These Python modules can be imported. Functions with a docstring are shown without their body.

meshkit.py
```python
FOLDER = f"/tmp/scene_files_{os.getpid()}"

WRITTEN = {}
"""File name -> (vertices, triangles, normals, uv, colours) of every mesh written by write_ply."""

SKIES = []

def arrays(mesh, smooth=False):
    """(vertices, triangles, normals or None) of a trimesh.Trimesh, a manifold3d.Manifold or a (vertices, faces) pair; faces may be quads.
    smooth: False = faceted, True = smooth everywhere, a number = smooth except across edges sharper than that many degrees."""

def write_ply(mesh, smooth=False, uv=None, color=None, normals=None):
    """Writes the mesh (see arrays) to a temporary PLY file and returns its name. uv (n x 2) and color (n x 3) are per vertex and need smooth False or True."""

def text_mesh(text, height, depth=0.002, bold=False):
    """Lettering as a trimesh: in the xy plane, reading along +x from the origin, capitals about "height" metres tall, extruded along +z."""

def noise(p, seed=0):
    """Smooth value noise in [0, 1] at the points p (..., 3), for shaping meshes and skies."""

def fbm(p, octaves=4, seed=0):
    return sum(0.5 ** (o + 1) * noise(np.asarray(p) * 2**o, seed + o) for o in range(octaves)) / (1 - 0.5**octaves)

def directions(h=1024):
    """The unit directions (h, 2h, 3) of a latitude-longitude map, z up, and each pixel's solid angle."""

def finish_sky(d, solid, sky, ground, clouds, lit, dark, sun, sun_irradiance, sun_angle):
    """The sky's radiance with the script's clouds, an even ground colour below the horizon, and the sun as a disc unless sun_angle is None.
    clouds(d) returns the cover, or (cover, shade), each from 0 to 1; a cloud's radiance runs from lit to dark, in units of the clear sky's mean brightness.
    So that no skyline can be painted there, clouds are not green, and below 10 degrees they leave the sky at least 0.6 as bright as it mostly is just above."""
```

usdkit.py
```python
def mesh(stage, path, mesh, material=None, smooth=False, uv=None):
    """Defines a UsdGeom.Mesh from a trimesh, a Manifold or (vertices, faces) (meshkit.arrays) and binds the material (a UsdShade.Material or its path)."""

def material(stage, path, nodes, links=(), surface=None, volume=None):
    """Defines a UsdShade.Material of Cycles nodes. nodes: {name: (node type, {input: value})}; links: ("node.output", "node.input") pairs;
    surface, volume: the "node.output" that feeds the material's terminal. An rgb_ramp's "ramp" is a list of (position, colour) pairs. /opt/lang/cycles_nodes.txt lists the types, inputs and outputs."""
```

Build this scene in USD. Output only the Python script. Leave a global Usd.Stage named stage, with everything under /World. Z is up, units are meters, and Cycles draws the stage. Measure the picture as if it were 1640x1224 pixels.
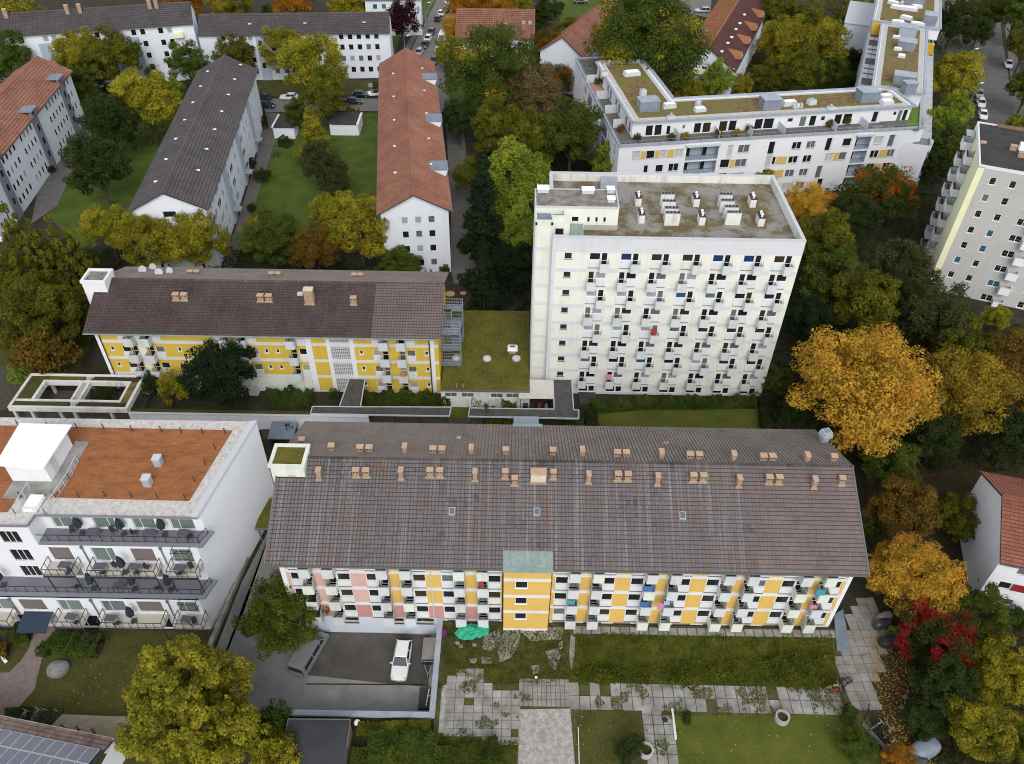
import math, random
import numpy as np
import shapely.geometry as sg
from shapely.ops import triangulate as _tri
import trimesh, usdkit, meshkit
from pxr import Usd, UsdGeom, UsdLux, UsdShade, Gf, Sdf, Vt

stage = Usd.Stage.CreateInMemory()
UsdGeom.SetStageUpAxis(stage, UsdGeom.Tokens.z)
UsdGeom.SetStageMetersPerUnit(stage, 1.0)
UsdGeom.Xform.Define(stage, '/World')
UsdGeom.Scope.Define(stage, '/World/Looks')

# ------------------------------------------------------------------ camera
FPX, PITCH, ROLL, HCAM = 1288.86, math.radians(41.621), math.radians(0.946), 77.0
cam = UsdGeom.Camera.Define(stage, '/World/camera')
cam.CreateHorizontalApertureAttr(36.0)
cam.CreateVerticalApertureAttr(36.0 * 1224 / 1640)
cam.CreateFocalLengthAttr(36.0 * FPX / 1640)
cam.CreateClippingRangeAttr(Gf.Vec2f(1, 5000))
cam.CreateExposureAttr(0.35)
_up = np.array([0, math.sin(PITCH), math.cos(PITCH)]); _rt = np.array([1., 0, 0]); _fw = np.array([0, math.cos(PITCH), -math.sin(PITCH)])
_c, _s = math.cos(ROLL), math.sin(ROLL)
_R, _U = _rt * _c + _up * _s, _up * _c - _rt * _s
cam.AddTransformOp().Set(Gf.Matrix4d(*_R, 0, *_U, 0, *(-_fw), 0, 0, 0, HCAM, 1))

# ------------------------------------------------------------------ sky and sun (overcast)
SUN_EL, SUN_ROT = math.radians(42), math.radians(174)
dome = UsdLux.DomeLight.Define(stage, '/World/sky')
dome.GetPrim().SetCustomDataByKey('kind', 'structure')
sky = usdkit.material(stage, '/World/Looks/sky_overcast', {
    'sky': ('sky_texture', {'sky_type': 'single_scattering', 'sun_disc': False, 'sun_elevation': SUN_EL, 'sun_rotation': SUN_ROT % (2 * math.pi), 'aerosol_density': 2.0}),
    'grey': ('hsv', {'saturation': 0.30, 'value': 1.0}),
    'tc': ('texture_coordinate', {}),
    'map': ('mapping', {'scale': (1, 1, 3)}),
    'n': ('noise_texture', {'scale': 2.2, 'detail': 6, 'roughness': 0.6}),
    'r': ('map_range', {'from_min': 0.35, 'from_max': 0.65, 'to_min': 0.78, 'to_max': 1.25}),
    'cl': ('mix', {'mix_type': 'multiply', 'fac': 1.0}),
    'bg': ('background_shader', {'strength': 0.145})},
    [('sky.color', 'grey.color'), ('tc.generated', 'map.vector'), ('map.vector', 'n.vector'), ('n.fac', 'r.value'),
     ('grey.color', 'cl.color1'), ('r.result', 'cl.color2'), ('cl.color', 'bg.color')], surface='bg.background')
UsdShade.MaterialBindingAPI.Apply(dome.GetPrim()).Bind(sky)
sun = UsdLux.DistantLight.Define(stage, '/World/sun')
sun.CreateIntensityAttr(0.16); sun.CreateAngleAttr(40.0); sun.CreateColorAttr(Gf.Vec3f(1, 0.965, 0.92))
sun.CreateNormalizeAttr(True)
_sd = np.array([math.cos(SUN_EL) * math.sin(SUN_ROT), math.cos(SUN_EL) * math.cos(SUN_ROT), math.sin(SUN_EL)])
_sx = np.cross([0, 0, 1], _sd); _sx /= np.linalg.norm(_sx); _sy = np.cross(_sd, _sx)
sun.AddTransformOp().Set(Gf.Matrix4d(*_sx, 0, *_sy, 0, *_sd, 0, *(_sd * 200), 1))

# ------------------------------------------------------------------ helpers
rng = random.Random(7)
nrg = np.random.default_rng(7)
names = {}

def at(u, v, z=0.0):
    """the place on the level z that was surveyed at column u, row v of the aerial picture"""
    x, y = u - 820, 612 - v
    x, y = _c * x - _s * y, _s * x + _c * y
    d = np.array([x, FPX * math.cos(PITCH) + y * math.sin(PITCH), -FPX * math.sin(PITCH) + y * math.cos(PITCH)])
    return np.array([0, 0, HCAM]) + d * ((z - HCAM) / d[2])

def on_plane(u, v, p, n):
    a, b = at(u, v, 0), np.array([0, 0, HCAM]); d = a - b
    return b + d * (np.dot(np.array(p) - b, n) / np.dot(d, n))

def path_for(parent, name):
    k = (parent, name); i = names.get(k, 0); names[k] = i + 1
    return f'{parent}/{name}' + (f'_{i:03d}' if i else '')

class T:
    """a thing: an Xform at its base; parts are given in world metres (world=True) or in its own frame"""
    def __init__(s, prim, loc, world): s.path, s.prim, s.loc, s.world = str(prim.GetPath()), prim, np.array(loc, float), world

def meta(prim, label=None, cat=None, group=None, kind=None):
    for k, v in (('label', label), ('category', cat), ('group', group), ('kind', kind)):
        if v: prim.SetCustomDataByKey(k, v)

def thing(name, label, cat, loc=(0, 0, 0), rot=0.0, world=True, group=None, kind=None):
    x = UsdGeom.Xform.Define(stage, path_for('/World', name))
    x.AddTranslateOp().Set(Gf.Vec3d(*map(float, loc)))
    if rot: x.AddRotateZOp().Set(float(rot))
    meta(x.GetPrim(), label, cat, group, kind)
    return T(x.GetPrim(), loc if world and not rot else (0, 0, 0), world)

class MB:
    def __init__(s): s.v, s.f, s.n = [], [], 0
    def add(s, v, f):
        v = np.asarray(v, float); f = np.asarray(f, int)
        if f.shape[1] == 4: f = np.vstack([f[:, [0, 1, 2]], f[:, [0, 2, 3]]])
        s.v.append(v); s.f.append(f + s.n); s.n += len(v); return s
    def tm(s, m): return s.add(m.vertices, m.faces)
    def quad(s, a, b, c, d): return s.add([a, b, c, d], [[0, 1, 2, 3]])
    def tri(s, a, b, c): return s.add([a, b, c], [[0, 1, 2]])
    def hexa(s, p): return s.add(p, [[0, 3, 2, 1], [4, 5, 6, 7], [0, 1, 5, 4], [1, 2, 6, 5], [2, 3, 7, 6], [3, 0, 4, 7]])
    def box(s, x0, y0, z0, x1, y1, z1): return s.hexa([(x0, y0, z0), (x1, y0, z0), (x1, y1, z0), (x0, y1, z0), (x0, y0, z1), (x1, y0, z1), (x1, y1, z1), (x0, y1, z1)])
    def rbox(s, cx, cy, z0, lx, ly, h, a=0.0, top=1.0):
        """box of lx by ly turned by a, its top scaled"""
        c, d = math.cos(a), math.sin(a); P = []
        for z, k in ((z0, 1.0), (z0 + h, top)):
            for i, j in ((-1, -1), (1, -1), (1, 1), (-1, 1)):
                x, y = i * lx * k / 2, j * ly * k / 2; P.append((cx + c * x - d * y, cy + d * x + c * y, z))
        return s.hexa(P)
    def bar(s, p, q, w=0.05, h=None):
        p, q = np.array(p, float), np.array(q, float); d = q - p; L = np.linalg.norm(d)
        if L < 1e-6: return s
        d /= L; a = np.cross(d, [0, 0, 1]) if abs(d[2]) < .95 else np.cross(d, [0, 1, 0]); a /= np.linalg.norm(a); b = np.cross(a, d)
        a, b = a * w / 2, b * (h or w) / 2
        return s.hexa([p - a - b, p + a - b, p + a + b, p - a + b, q - a - b, q + a - b, q + a + b, q - a + b])
    def cone(s, p, q, r0, r1, n=8, cap=True):
        p, q = np.array(p, float), np.array(q, float); d = (q - p) / max(np.linalg.norm(q - p), 1e-9)
        a = np.cross(d, [0, 0, 1]) if abs(d[2]) < .95 else np.cross(d, [0, 1, 0]); a /= np.linalg.norm(a); b = np.cross(d, a)
        t = np.arange(n) * 2 * math.pi / n; ring = np.cos(t)[:, None] * a + np.sin(t)[:, None] * b
        V = np.vstack([p + ring * r0, q + ring * r1, [p], [q]]); F = []
        for i in range(n):
            j = (i + 1) % n; F += [[i, j, n + j], [i, n + j, n + i]]
            if cap: F += [[j, i, 2 * n], [n + i, n + j, 2 * n + 1]]
        return s.add(V, F)
    def ball(s, c, r, sub=1, sc=(1, 1, 1), jit=0.0):
        m = trimesh.creation.icosphere(subdivisions=sub); v = m.vertices
        if jit: v = v * (1 + jit * (nrg.random((len(v), 1)) - .5))
        return s.add(v * r * np.array(sc) + np.array(c), m.faces)
    def poly(s, pts, z0, z1=None, holes=()):
        """a level polygon; with z1 a closed prism"""
        P = sg.Polygon([p[:2] for p in pts], [[q[:2] for q in h] for h in holes])
        if not P.is_valid: P = P.buffer(0)
        for g in getattr(P, 'geoms', [P]):
            if z1 is not None:
                m = trimesh.creation.extrude_polygon(g, z1 - z0, engine='earcut'); m.apply_translation([0, 0, z0]); s.tm(m)
            else:
                v, f = trimesh.creation.triangulate_polygon(g, engine='earcut'); f = np.asarray(f)
                a = v[f]; ar = (a[:, 1, 0] - a[:, 0, 0]) * (a[:, 2, 1] - a[:, 0, 1]) - (a[:, 1, 1] - a[:, 0, 1]) * (a[:, 2, 0] - a[:, 0, 0])
                f = np.where((ar < 0)[:, None], f[:, ::-1], f)
                s.add(np.column_stack([v, np.full(len(v), z0)]), f)
        return s
    def sbox(s, S, a0, a1, o0, o1, z0, z1):
        """box in the frame of a facade: along, outward, up"""
        P = [S(a0, o0, z0), S(a1, o0, z0), S(a1, o1, z0), S(a0, o1, z0), S(a0, o0, z1), S(a1, o0, z1), S(a1, o1, z1), S(a0, o1, z1)]
        return s.hexa([P[3], P[2], P[1], P[0], P[7], P[6], P[5], P[4]])
    def mesh(s, off=None):
        v = np.vstack(s.v); f = np.vstack(s.f)
        return (v - off if off is not None else v), f

def obj(name, mb, mat, parent=None, label=None, smooth=False, kind=None, tone=None):
    pp = '/World' if parent is None else (parent.path if isinstance(parent, T) else str(parent.path))
    off = getattr(parent, 'loc', None) if parent is not None else None
    m = usdkit.mesh(stage, path_for(pp, name), mb.mesh(off), M(mat), smooth=smooth)
    tone = getattr(mb, 'tone', None) if tone is None else tone
    if tone is not None: UsdGeom.PrimvarsAPI(m).CreatePrimvar('tone', Sdf.ValueTypeNames.FloatArray, 'vertex').Set(Vt.FloatArray.FromNumpy(np.asarray(tone, np.float32)))
    meta(m.GetPrim(), label, kind=kind)
    t = T(m.GetPrim(), off if off is not None else (0, 0, 0), True)
    return t

def single(name, mb, mat, label, cat, group=None, smooth=False, kind=None):
    """a thing of one mesh, its origin at its base"""
    v, f = mb.mesh(); c = np.array([(v[:, 0].min() + v[:, 0].max()) / 2, (v[:, 1].min() + v[:, 1].max()) / 2, v[:, 2].min()])
    m = usdkit.mesh(stage, path_for('/World', name), (v - c, f), M(mat), smooth=smooth)
    m.AddTranslateOp().Set(Gf.Vec3d(*c))
    meta(m.GetPrim(), label, cat, group, kind)
    return T(m.GetPrim(), c, True)

def struct(name, mb, mat, kind='structure', label=None):
    t = obj(name, mb, mat); meta(t.prim, label, kind=kind); return t

def kind_class(name, build):
    """a class prim with parts, referenced by the things of that kind"""
    p = stage.CreateClassPrim('/World/' + name); UsdGeom.Xform.Define(stage, p.GetPath()); p.SetSpecifier(Sdf.SpecifierClass)
    build(T(p, (0, 0, 0), True)); return p

def place(cls, name, label, cat, loc, rot=0.0, scale=(1, 1, 1), group=None):
    x = UsdGeom.Xform.Define(stage, path_for('/World', name))
    x.AddTranslateOp().Set(Gf.Vec3d(*map(float, loc))); x.AddRotateZOp().Set(float(rot))
    if tuple(scale) != (1, 1, 1): x.AddScaleOp().Set(Gf.Vec3f(*map(float, scale)))
    x.GetPrim().GetReferences().AddInternalReference(cls.GetPath()); x.GetPrim().SetInstanceable(True)
    meta(x.GetPrim(), label, cat, group)
    return x

def side(o, d):
    """frame of a facade: S(along, outward, up)"""
    o, d = np.array(o, float), np.array(d, float); L = np.linalg.norm(d[:2]); d = d / L; n = (d[1], -d[0])
    return lambda a, w, z: (o[0] + d[0] * a + n[0] * w, o[1] + d[1] * a + n[1] * w, z)

# ------------------------------------------------------------------ materials
_mats = {}
DEFS = {}
def M(name):
    if name not in _mats: _mats[name] = DEFS[name](f'/World/Looks/{name}')
    return _mats[name]

def rough(name, c1, c2, scale=1.0, rgh=0.85, detail=6, bump=0.0, bscale=None, stretch=(1, 1, 1), lo=.3, hi=.7, spec=0.3, c3=None, metal=0.0):
    """colour varying between c1 and c2 (c3 in fine specks) with relief"""
    def f(p):
        n = {'g': ('geometry', {}), 'm': ('mapping', {'scale': stretch}), 'n': ('noise_texture', {'scale': scale, 'detail': detail, 'roughness': 0.62}),
             'r': ('rgb_ramp', {'ramp': [(lo, c1), (hi, c2)]}), 'p': ('principled_bsdf', {'roughness': rgh, 'specular_ior_level': spec, 'metallic': metal})}
        l = [('g.position', 'm.vector'), ('m.vector', 'n.vector'), ('n.fac', 'r.fac')]
        last = 'r.color'
        if c3 is not None:
            n['n3'] = ('noise_texture', {'scale': scale * 9, 'detail': 3}); n['r3'] = ('rgb_ramp', {'ramp': [(.55, (0, 0, 0)), (.68, (1, 1, 1))]})
            n['x3'] = ('mix', {'color2': c3}); n['bw'] = ('rgb_to_bw', {})
            l += [('m.vector', 'n3.vector'), ('n3.fac', 'r3.fac'), ('r3.color', 'bw.color'), ('bw.val', 'x3.fac'), ('r.color', 'x3.color1')]; last = 'x3.color'
        l.append((last, 'p.base_color'))
        if bump:
            n['nb'] = ('noise_texture', {'scale': bscale or scale * 6, 'detail': 4}); n['b'] = ('bump', {'strength': 1.0, 'distance': bump})
            l += [('m.vector', 'nb.vector'), ('nb.fac', 'b.height'), ('b.normal', 'p.normal')]
        return usdkit.material(stage, p, n, l, surface='p.BSDF')
    DEFS[name] = f

def render_wall(name, c, dirt, streak=0.5, rgh=0.9):
    """painted render with rain streaks and grime"""
    def f(p):
        return usdkit.material(stage, p, {
            'g': ('geometry', {}), 'm': ('mapping', {'scale': (1.3, 1.3, 0.10)}), 'n': ('noise_texture', {'scale': 1.0, 'detail': 6, 'roughness': .65}),
            'n2': ('noise_texture', {'scale': 0.35, 'detail': 5}), 'mu': ('math', {'math_type': 'multiply'}),
            'r': ('map_range', {'from_min': 0.24, 'from_max': 0.44, 'to_min': 0.0, 'to_max': streak, 'clamp': True}),
            'x': ('mix', {'color1': c, 'color2': dirt}), 'p': ('principled_bsdf', {'roughness': rgh, 'specular_ior_level': .2})},
            [('g.position', 'm.vector'), ('m.vector', 'n.vector'), ('g.position', 'n2.vector'), ('n.fac', 'mu.value1'), ('n2.fac', 'mu.value2'), ('mu.value', 'r.value'),
             ('r.result', 'x.fac'), ('x.color', 'p.base_color')], surface='p.BSDF')
    DEFS[name] = f

def patchy(name, g1, g2, m1, m2):
    """gravel with cushions of moss"""
    def f(p):
        return usdkit.material(stage, p, {'g': ('geometry', {}), 'n': ('noise_texture', {'scale': 5.0, 'detail': 6, 'roughness': .7}), 'r': ('rgb_ramp', {'ramp': [(.35, g1), (.65, g2)]}),
            'n2': ('noise_texture', {'scale': .24, 'detail': 7, 'roughness': .66}), 'f': ('map_range', {'from_min': .45, 'from_max': .56, 'to_min': 0, 'to_max': .92, 'clamp': True}),
            'n3': ('noise_texture', {'scale': 1.1, 'detail': 4}), 'r3': ('rgb_ramp', {'ramp': [(.38, m1), (.58, m2)]}), 'x': ('mix', {}), 'b': ('bump', {'distance': .05}), 'p': ('principled_bsdf', {'roughness': .95})},
            [('g.position', 'n.vector'), ('n.fac', 'r.fac'), ('g.position', 'n2.vector'), ('n2.fac', 'f.value'), ('g.position', 'n3.vector'), ('n3.fac', 'r3.fac'), ('f.result', 'x.fac'), ('r.color', 'x.color1'), ('r3.color', 'x.color2'),
             ('x.color', 'p.base_color'), ('n.fac', 'b.height'), ('b.normal', 'p.normal')], surface='p.BSDF')
    DEFS[name] = f

def flat(name, c, rgh=0.5, metal=0.0, spec=0.4, coat=0.0):
    DEFS[name] = lambda p: usdkit.material(stage, p, {'p': ('principled_bsdf', {'base_color': c, 'roughness': rgh, 'metallic': metal, 'specular_ior_level': spec, 'coat_weight': coat})}, [], surface='p.BSDF')

def tiles(name, cols, streak, streak_col, across='x', rgh=.75):
    """roof tiles: every tile its own tone, with lichen and run-off streaks down the slope"""
    st = (2.3, .06, .05) if across == 'x' else (.06, 2.3, .05)
    def f(p):
        k = len(cols)
        return usdkit.material(stage, p, {
            'g': ('attribute', {'attribute': 'tone'}), 'tc': ('texture_coordinate', {}), 'r': ('rgb_ramp', {'ramp': [(i / (k - 1), c) for i, c in enumerate(cols)]}),
            'm': ('mapping', {'scale': st}), 'n': ('noise_texture', {'scale': 1.0, 'detail': 5, 'roughness': .7}),
            's': ('map_range', {'from_min': .50, 'from_max': .74, 'to_min': 0.0, 'to_max': streak, 'clamp': True}),
            'n2': ('noise_texture', {'scale': .30, 'detail': 5}), 'a': ('math', {'math_type': 'multiply_add', 'value2': 1.5, 'value3': -.48}), 'ad': ('math', {'math_type': 'multiply_add', 'value2': .38}),
            'n3': ('noise_texture', {'scale': 5.5, 'detail': 4}), 's3': ('map_range', {'from_min': .35, 'from_max': .65, 'to_min': .25, 'to_max': 1.0, 'clamp': True}), 'mm': ('math', {'math_type': 'multiply'}),
            'x': ('mix', {'color2': streak_col}), 'p': ('principled_bsdf', {'roughness': rgh, 'specular_ior_level': .35})},
            [('g.fac', 'ad.value1'), ('tc.object', 'n2.vector'), ('n2.fac', 'a.value1'), ('a.value', 'ad.value3'), ('ad.value', 'r.fac'), ('tc.object', 'm.vector'), ('m.vector', 'n.vector'), ('n.fac', 's.value'),
             ('tc.object', 'n3.vector'), ('n3.fac', 's3.value'), ('s.result', 'mm.value1'), ('s3.result', 'mm.value2'), ('mm.value', 'x.fac'), ('r.color', 'x.color1'), ('x.color', 'p.base_color')], surface='p.BSDF')
    DEFS[name] = f

def leaf(name, cols, top=None, patch=None, scale=.45):
    """leaves: tone per leaf and per clump; patch = second colour of whole boughs"""
    def f(p):
        k = len(cols)
        n = {'g': ('attribute', {'attribute': 'tone'}), 'tc': ('texture_coordinate', {}), 'oi': ('object_info', {}), 'r': ('rgb_ramp', {'ramp': [(i / (k - 1), c) for i, c in enumerate(cols)]}),
             'n': ('noise_texture', {'scale': scale, 'detail': 3}), 'a': ('math', {'math_type': 'multiply_add', 'value2': 1.5, 'value3': -.42}),
             'b': ('math', {'math_type': 'multiply_add', 'value2': .32}), 'h': ('hsv', {'hue': .5, 'saturation': 1.0}),
             'hv': ('map_range', {'from_min': 0, 'from_max': 1, 'to_min': .92, 'to_max': 1.12}), 'hh': ('map_range', {'from_min': 0, 'from_max': 1, 'to_min': .494, 'to_max': .506}),
             'd': ('principled_bsdf', {'roughness': .6, 'specular_ior_level': .06}), 't': ('translucent_bsdf', {}), 'mx': ('mix_closure', {'fac': .30})}
        l = [('tc.object', 'n.vector'), ('n.fac', 'a.value1'), ('g.fac', 'b.value1'), ('a.value', 'b.value3'), ('b.value', 'r.fac'),
             ('oi.random', 'hv.value'), ('hv.result', 'h.value'), ('oi.random', 'hh.value'), ('hh.result', 'h.hue')]
        last = 'r.color'
        if patch:
            n['np'] = ('noise_texture', {'scale': patch[1], 'detail': 2}); n['pr'] = ('map_range', {'from_min': patch[2], 'from_max': patch[2] + .06, 'to_min': 0, 'to_max': 1, 'clamp': True}); n['px'] = ('mix', {'color2': patch[0]})
            l += [('tc.object', 'np.vector'), ('np.fac', 'pr.value'), ('pr.result', 'px.fac'), (last, 'px.color1')]; last = 'px.color'
        l += [(last, 'h.color'), ('h.color', 'd.base_color'), ('h.color', 't.color'), ('d.BSDF', 'mx.closure1'), ('t.BSDF', 'mx.closure2')]
        return usdkit.material(stage, p, n, l, surface='mx.closure')
    DEFS[name] = f

# walls
render_wall('white_render', (.71, .72, .735), (.42, .42, .42), .35)
render_wall('hotel_white', (.71, .72, .745), (.60, .60, .61), .20)
render_wall('cream_render', (.71, .72, .64), (.42, .41, .34), .30)
render_wall('tower_band', (.60, .615, .635), (.45, .45, .45), .3)
render_wall('yellow_render', (.66, .43, .115), (.46, .30, .10), .35)
render_wall('deep_yellow_render', (.64, .45, .06), (.46, .32, .07), .35)
render_wall('pink_render', (.62, .40, .36), (.40, .24, .21), .4)
render_wall('rose_render', (.50, .25, .225), (.33, .15, .13), .45)
render_wall('pale_blue_render', (.58, .63, .70), (.38, .38, .36), .45)
render_wall('blue_grey_render', (.36, .42, .50), (.26, .29, .33), .3)
render_wall('violet_grey_render', (.20, .20, .25), (.15, .15, .18), .3)
render_wall('balcony_panel', (.58, .61, .605), (.35, .36, .32), .55)
render_wall('pale_panel', (.66, .70, .60), (.40, .42, .36), .5)
render_wall('spandrel_white', (.67, .685, .70), (.46, .45, .43), .45)
render_wall('light_yellow_render', (.76, .75, .50), (.5, .48, .3), .25)
render_wall('panel_clad', (.45, .445, .425), (.33, .32, .30), .45)
render_wall('far_white', (.68, .71, .765), (.5, .52, .55), .3)
render_wall('concrete', (.40, .39, .36), (.22, .21, .19), .8)
render_wall('pale_concrete', (.68, .67, .63), (.30, .29, .26), .7)
# ground and roofs
rough('soil', (.016, .015, .009), (.05, .043, .025), .5, .95, bump=.05)
rough('grass', (.050, .070, .007), (.115, .130, .015), .28, .95, bump=.08, bscale=14, c3=(.10, .092, .022))
rough('mid_grass', (.038, .068, .006), (.085, .122, .013), .3, .95, bump=.05, bscale=12)
rough('dull_grass', (.036, .042, .008), (.080, .076, .015), .35, .95, bump=.05, bscale=16, c3=(.085, .078, .022))
rough('moss_roof', (.055, .060, .008), (.135, .118, .017), .35, .95, bump=.06, bscale=10, c3=(.16, .125, .03))
rough('mossy_ground', (.038, .046, .009), (.110, .098, .035), .9, .95, bump=.05, bscale=12, c3=(.10, .095, .045))
patchy('sedum', (.085, .095, .016), (.21, .175, .048), (.105, .055, .022), (.22, .13, .05))
rough('asphalt', (.085, .083, .080), (.135, .130, .124), .6, .9, bump=.01, bscale=30)
rough('street', (.15, .142, .132), (.20, .192, .178), .4, .9, bump=.008, bscale=30)
rough('court_asphalt', (.21, .21, .20), (.31, .31, .295), .55, .9, bump=.015, bscale=25)
rough('court_paving', (.055, .052, .044), (.105, .098, .085), .5, .9, bump=.012, bscale=22, c3=(.075, .072, .065))
rough('path_grey', (.10, .095, .088), (.15, .14, .13), .5, .9, bump=.01, bscale=20)
rough('slab', (.165, .16, .145), (.37, .357, .335), .8, .9, bump=.012, bscale=16)
rough('slab_dark', (.15, .145, .13), (.33, .32, .298), .8, .9, bump=.012, bscale=16)
rough('slab_warm', (.18, .163, .14), (.31, .285, .25), .8, .9, bump=.012, bscale=16)
rough('joint', (.045, .042, .030), (.085, .078, .055), 1.6, .95, bump=.02)
rough('gravel', (.24, .23, .21), (.50, .485, .455), 2.2, .95, bump=.05, bscale=9, c3=(.15, .145, .12))
rough('roof_gravel', (.12, .115, .105), (.33, .31, .285), 1.1, .95, bump=.05, bscale=8, c3=(.16, .085, .045))
patchy('roof_gravel_moss', (.17, .16, .145), (.36, .34, .31), (.085, .085, .016), (.15, .095, .036))
rough('pale_gravel', (.42, .395, .365), (.68, .645, .61), 2.2, .95, bump=.06, bscale=6, c3=(.25, .235, .22))
rough('rust_cover', (.20, .072, .024), (.40, .160, .062), 1.1, .95, bump=.08, bscale=6, c3=(.15, .055, .022), stretch=(.6, 1.6, 1), lo=.25, hi=.75)
rough('brick_paving', (.17, .130, .115), (.25, .20, .18), 2.2, .9, bump=.015, bscale=14)
rough('sand', (.30, .25, .16), (.42, .36, .25), 1.2, .95, bump=.03, bscale=8)
rough('bitumen', (.050, .047, .045), (.100, .094, .088), .8, .9, bump=.01, c3=(.13, .125, .115))
rough('dark_roof', (.035, .032, .032), (.060, .055, .054), .6, .9)
rough('shed_roof', (.022, .024, .026), (.038, .040, .043), .5, .7)
rough('copper_green', (.20, .265, .25), (.31, .38, .355), 1.3, .5, c3=(.17, .21, .20))
rough('zinc', (.30, .34, .39), (.42, .46, .52), .7, .45, metal=.25)
rough('zinc_dark', (.16, .19, .23), (.24, .28, .33), .7, .5, metal=.2)
rough('brick_chimney', (.275, .19, .125), (.385, .275, .19), 3, .9)
rough('cream_chimney', (.52, .46, .34), (.64, .57, .44), 2, .9)
rough('brown_cap', (.42, .28, .19), (.52, .36, .25), 2, .8)
rough('old_stone', (.20, .185, .165), (.38, .355, .325), 1.2, .95, bump=.03, c3=(.10, .095, .08))
rough('boulder_stone', (.14, .14, .13), (.28, .28, .265), 2.0, .9, bump=.05)
rough('bark', (.030, .024, .018), (.075, .062, .048), 3, .95, bump=.03)
rough('wood_deck', (.36, .20, .12), (.46, .27, .17), 2, .8, stretch=(6, 1, 1))
rough('brown_wood', (.16, .095, .05), (.25, .16, .09), 3, .8)
rough('stump_wood', (.34, .22, .10), (.50, .34, .17), 4, .9)
rough('canopy_cream', (.52, .49, .42), (.64, .61, .54), .8, .7)
rough('tarp_green', (.015, .30, .16), (.03, .42, .25), 1.2, .45, bump=.05, bscale=3)
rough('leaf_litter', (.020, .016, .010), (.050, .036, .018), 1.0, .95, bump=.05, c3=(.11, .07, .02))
tiles('old_tiles', [(.090, .080, .085), (.130, .112, .115), (.155, .136, .139), (.148, .126, .122), (.165, .108, .090), (.19, .105, .076)], .65, (.42, .41, .40))
tiles('worn_tiles', [(.040, .033, .033), (.075, .058, .056), (.11, .082, .074), (.125, .108, .098)], .55, (.27, .26, .24))
tiles('new_tiles', [(.085, .064, .060), (.105, .080, .074), (.125, .098, .092)], .15, (.18, .16, .155))
tiles('back_tiles', [(.15, .125, .106), (.20, .168, .144), (.24, .205, .180)], .30, (.30, .28, .25))
tiles('brown_tiles', [(.050, .034, .033), (.085, .058, .055), (.115, .080, .073)], .25, (.20, .18, .17))
tiles('mauve_tiles', [(.13, .098, .094), (.17, .130, .124), (.205, .162, .152)], .2, (.24, .21, .20))
tiles('red_tiles', [(.20, .080, .050), (.285, .125, .080), (.35, .175, .115)], .35, (.13, .065, .045), across='y')
tiles('faded_tiles', [(.10, .062, .052), (.19, .13, .11), (.26, .20, .18)], .4, (.34, .30, .28))
tiles('red_tiles_x', [(.19, .058, .036), (.26, .088, .054), (.32, .125, .080)], .25, (.30, .22, .18))
tiles('orange_tiles', [(.26, .098, .036), (.32, .126, .050), (.36, .155, .068)], .2, (.24, .12, .06), across='y')
tiles('maroon_tiles', [(.055, .019, .016), (.078, .027, .022), (.10, .037, .030)], .1, (.12, .06, .05), across='y')
tiles('grey_tiles', [(.060, .053, .054), (.086, .076, .077), (.112, .100, .099)], .15, (.10, .09, .09), across='y')
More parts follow.
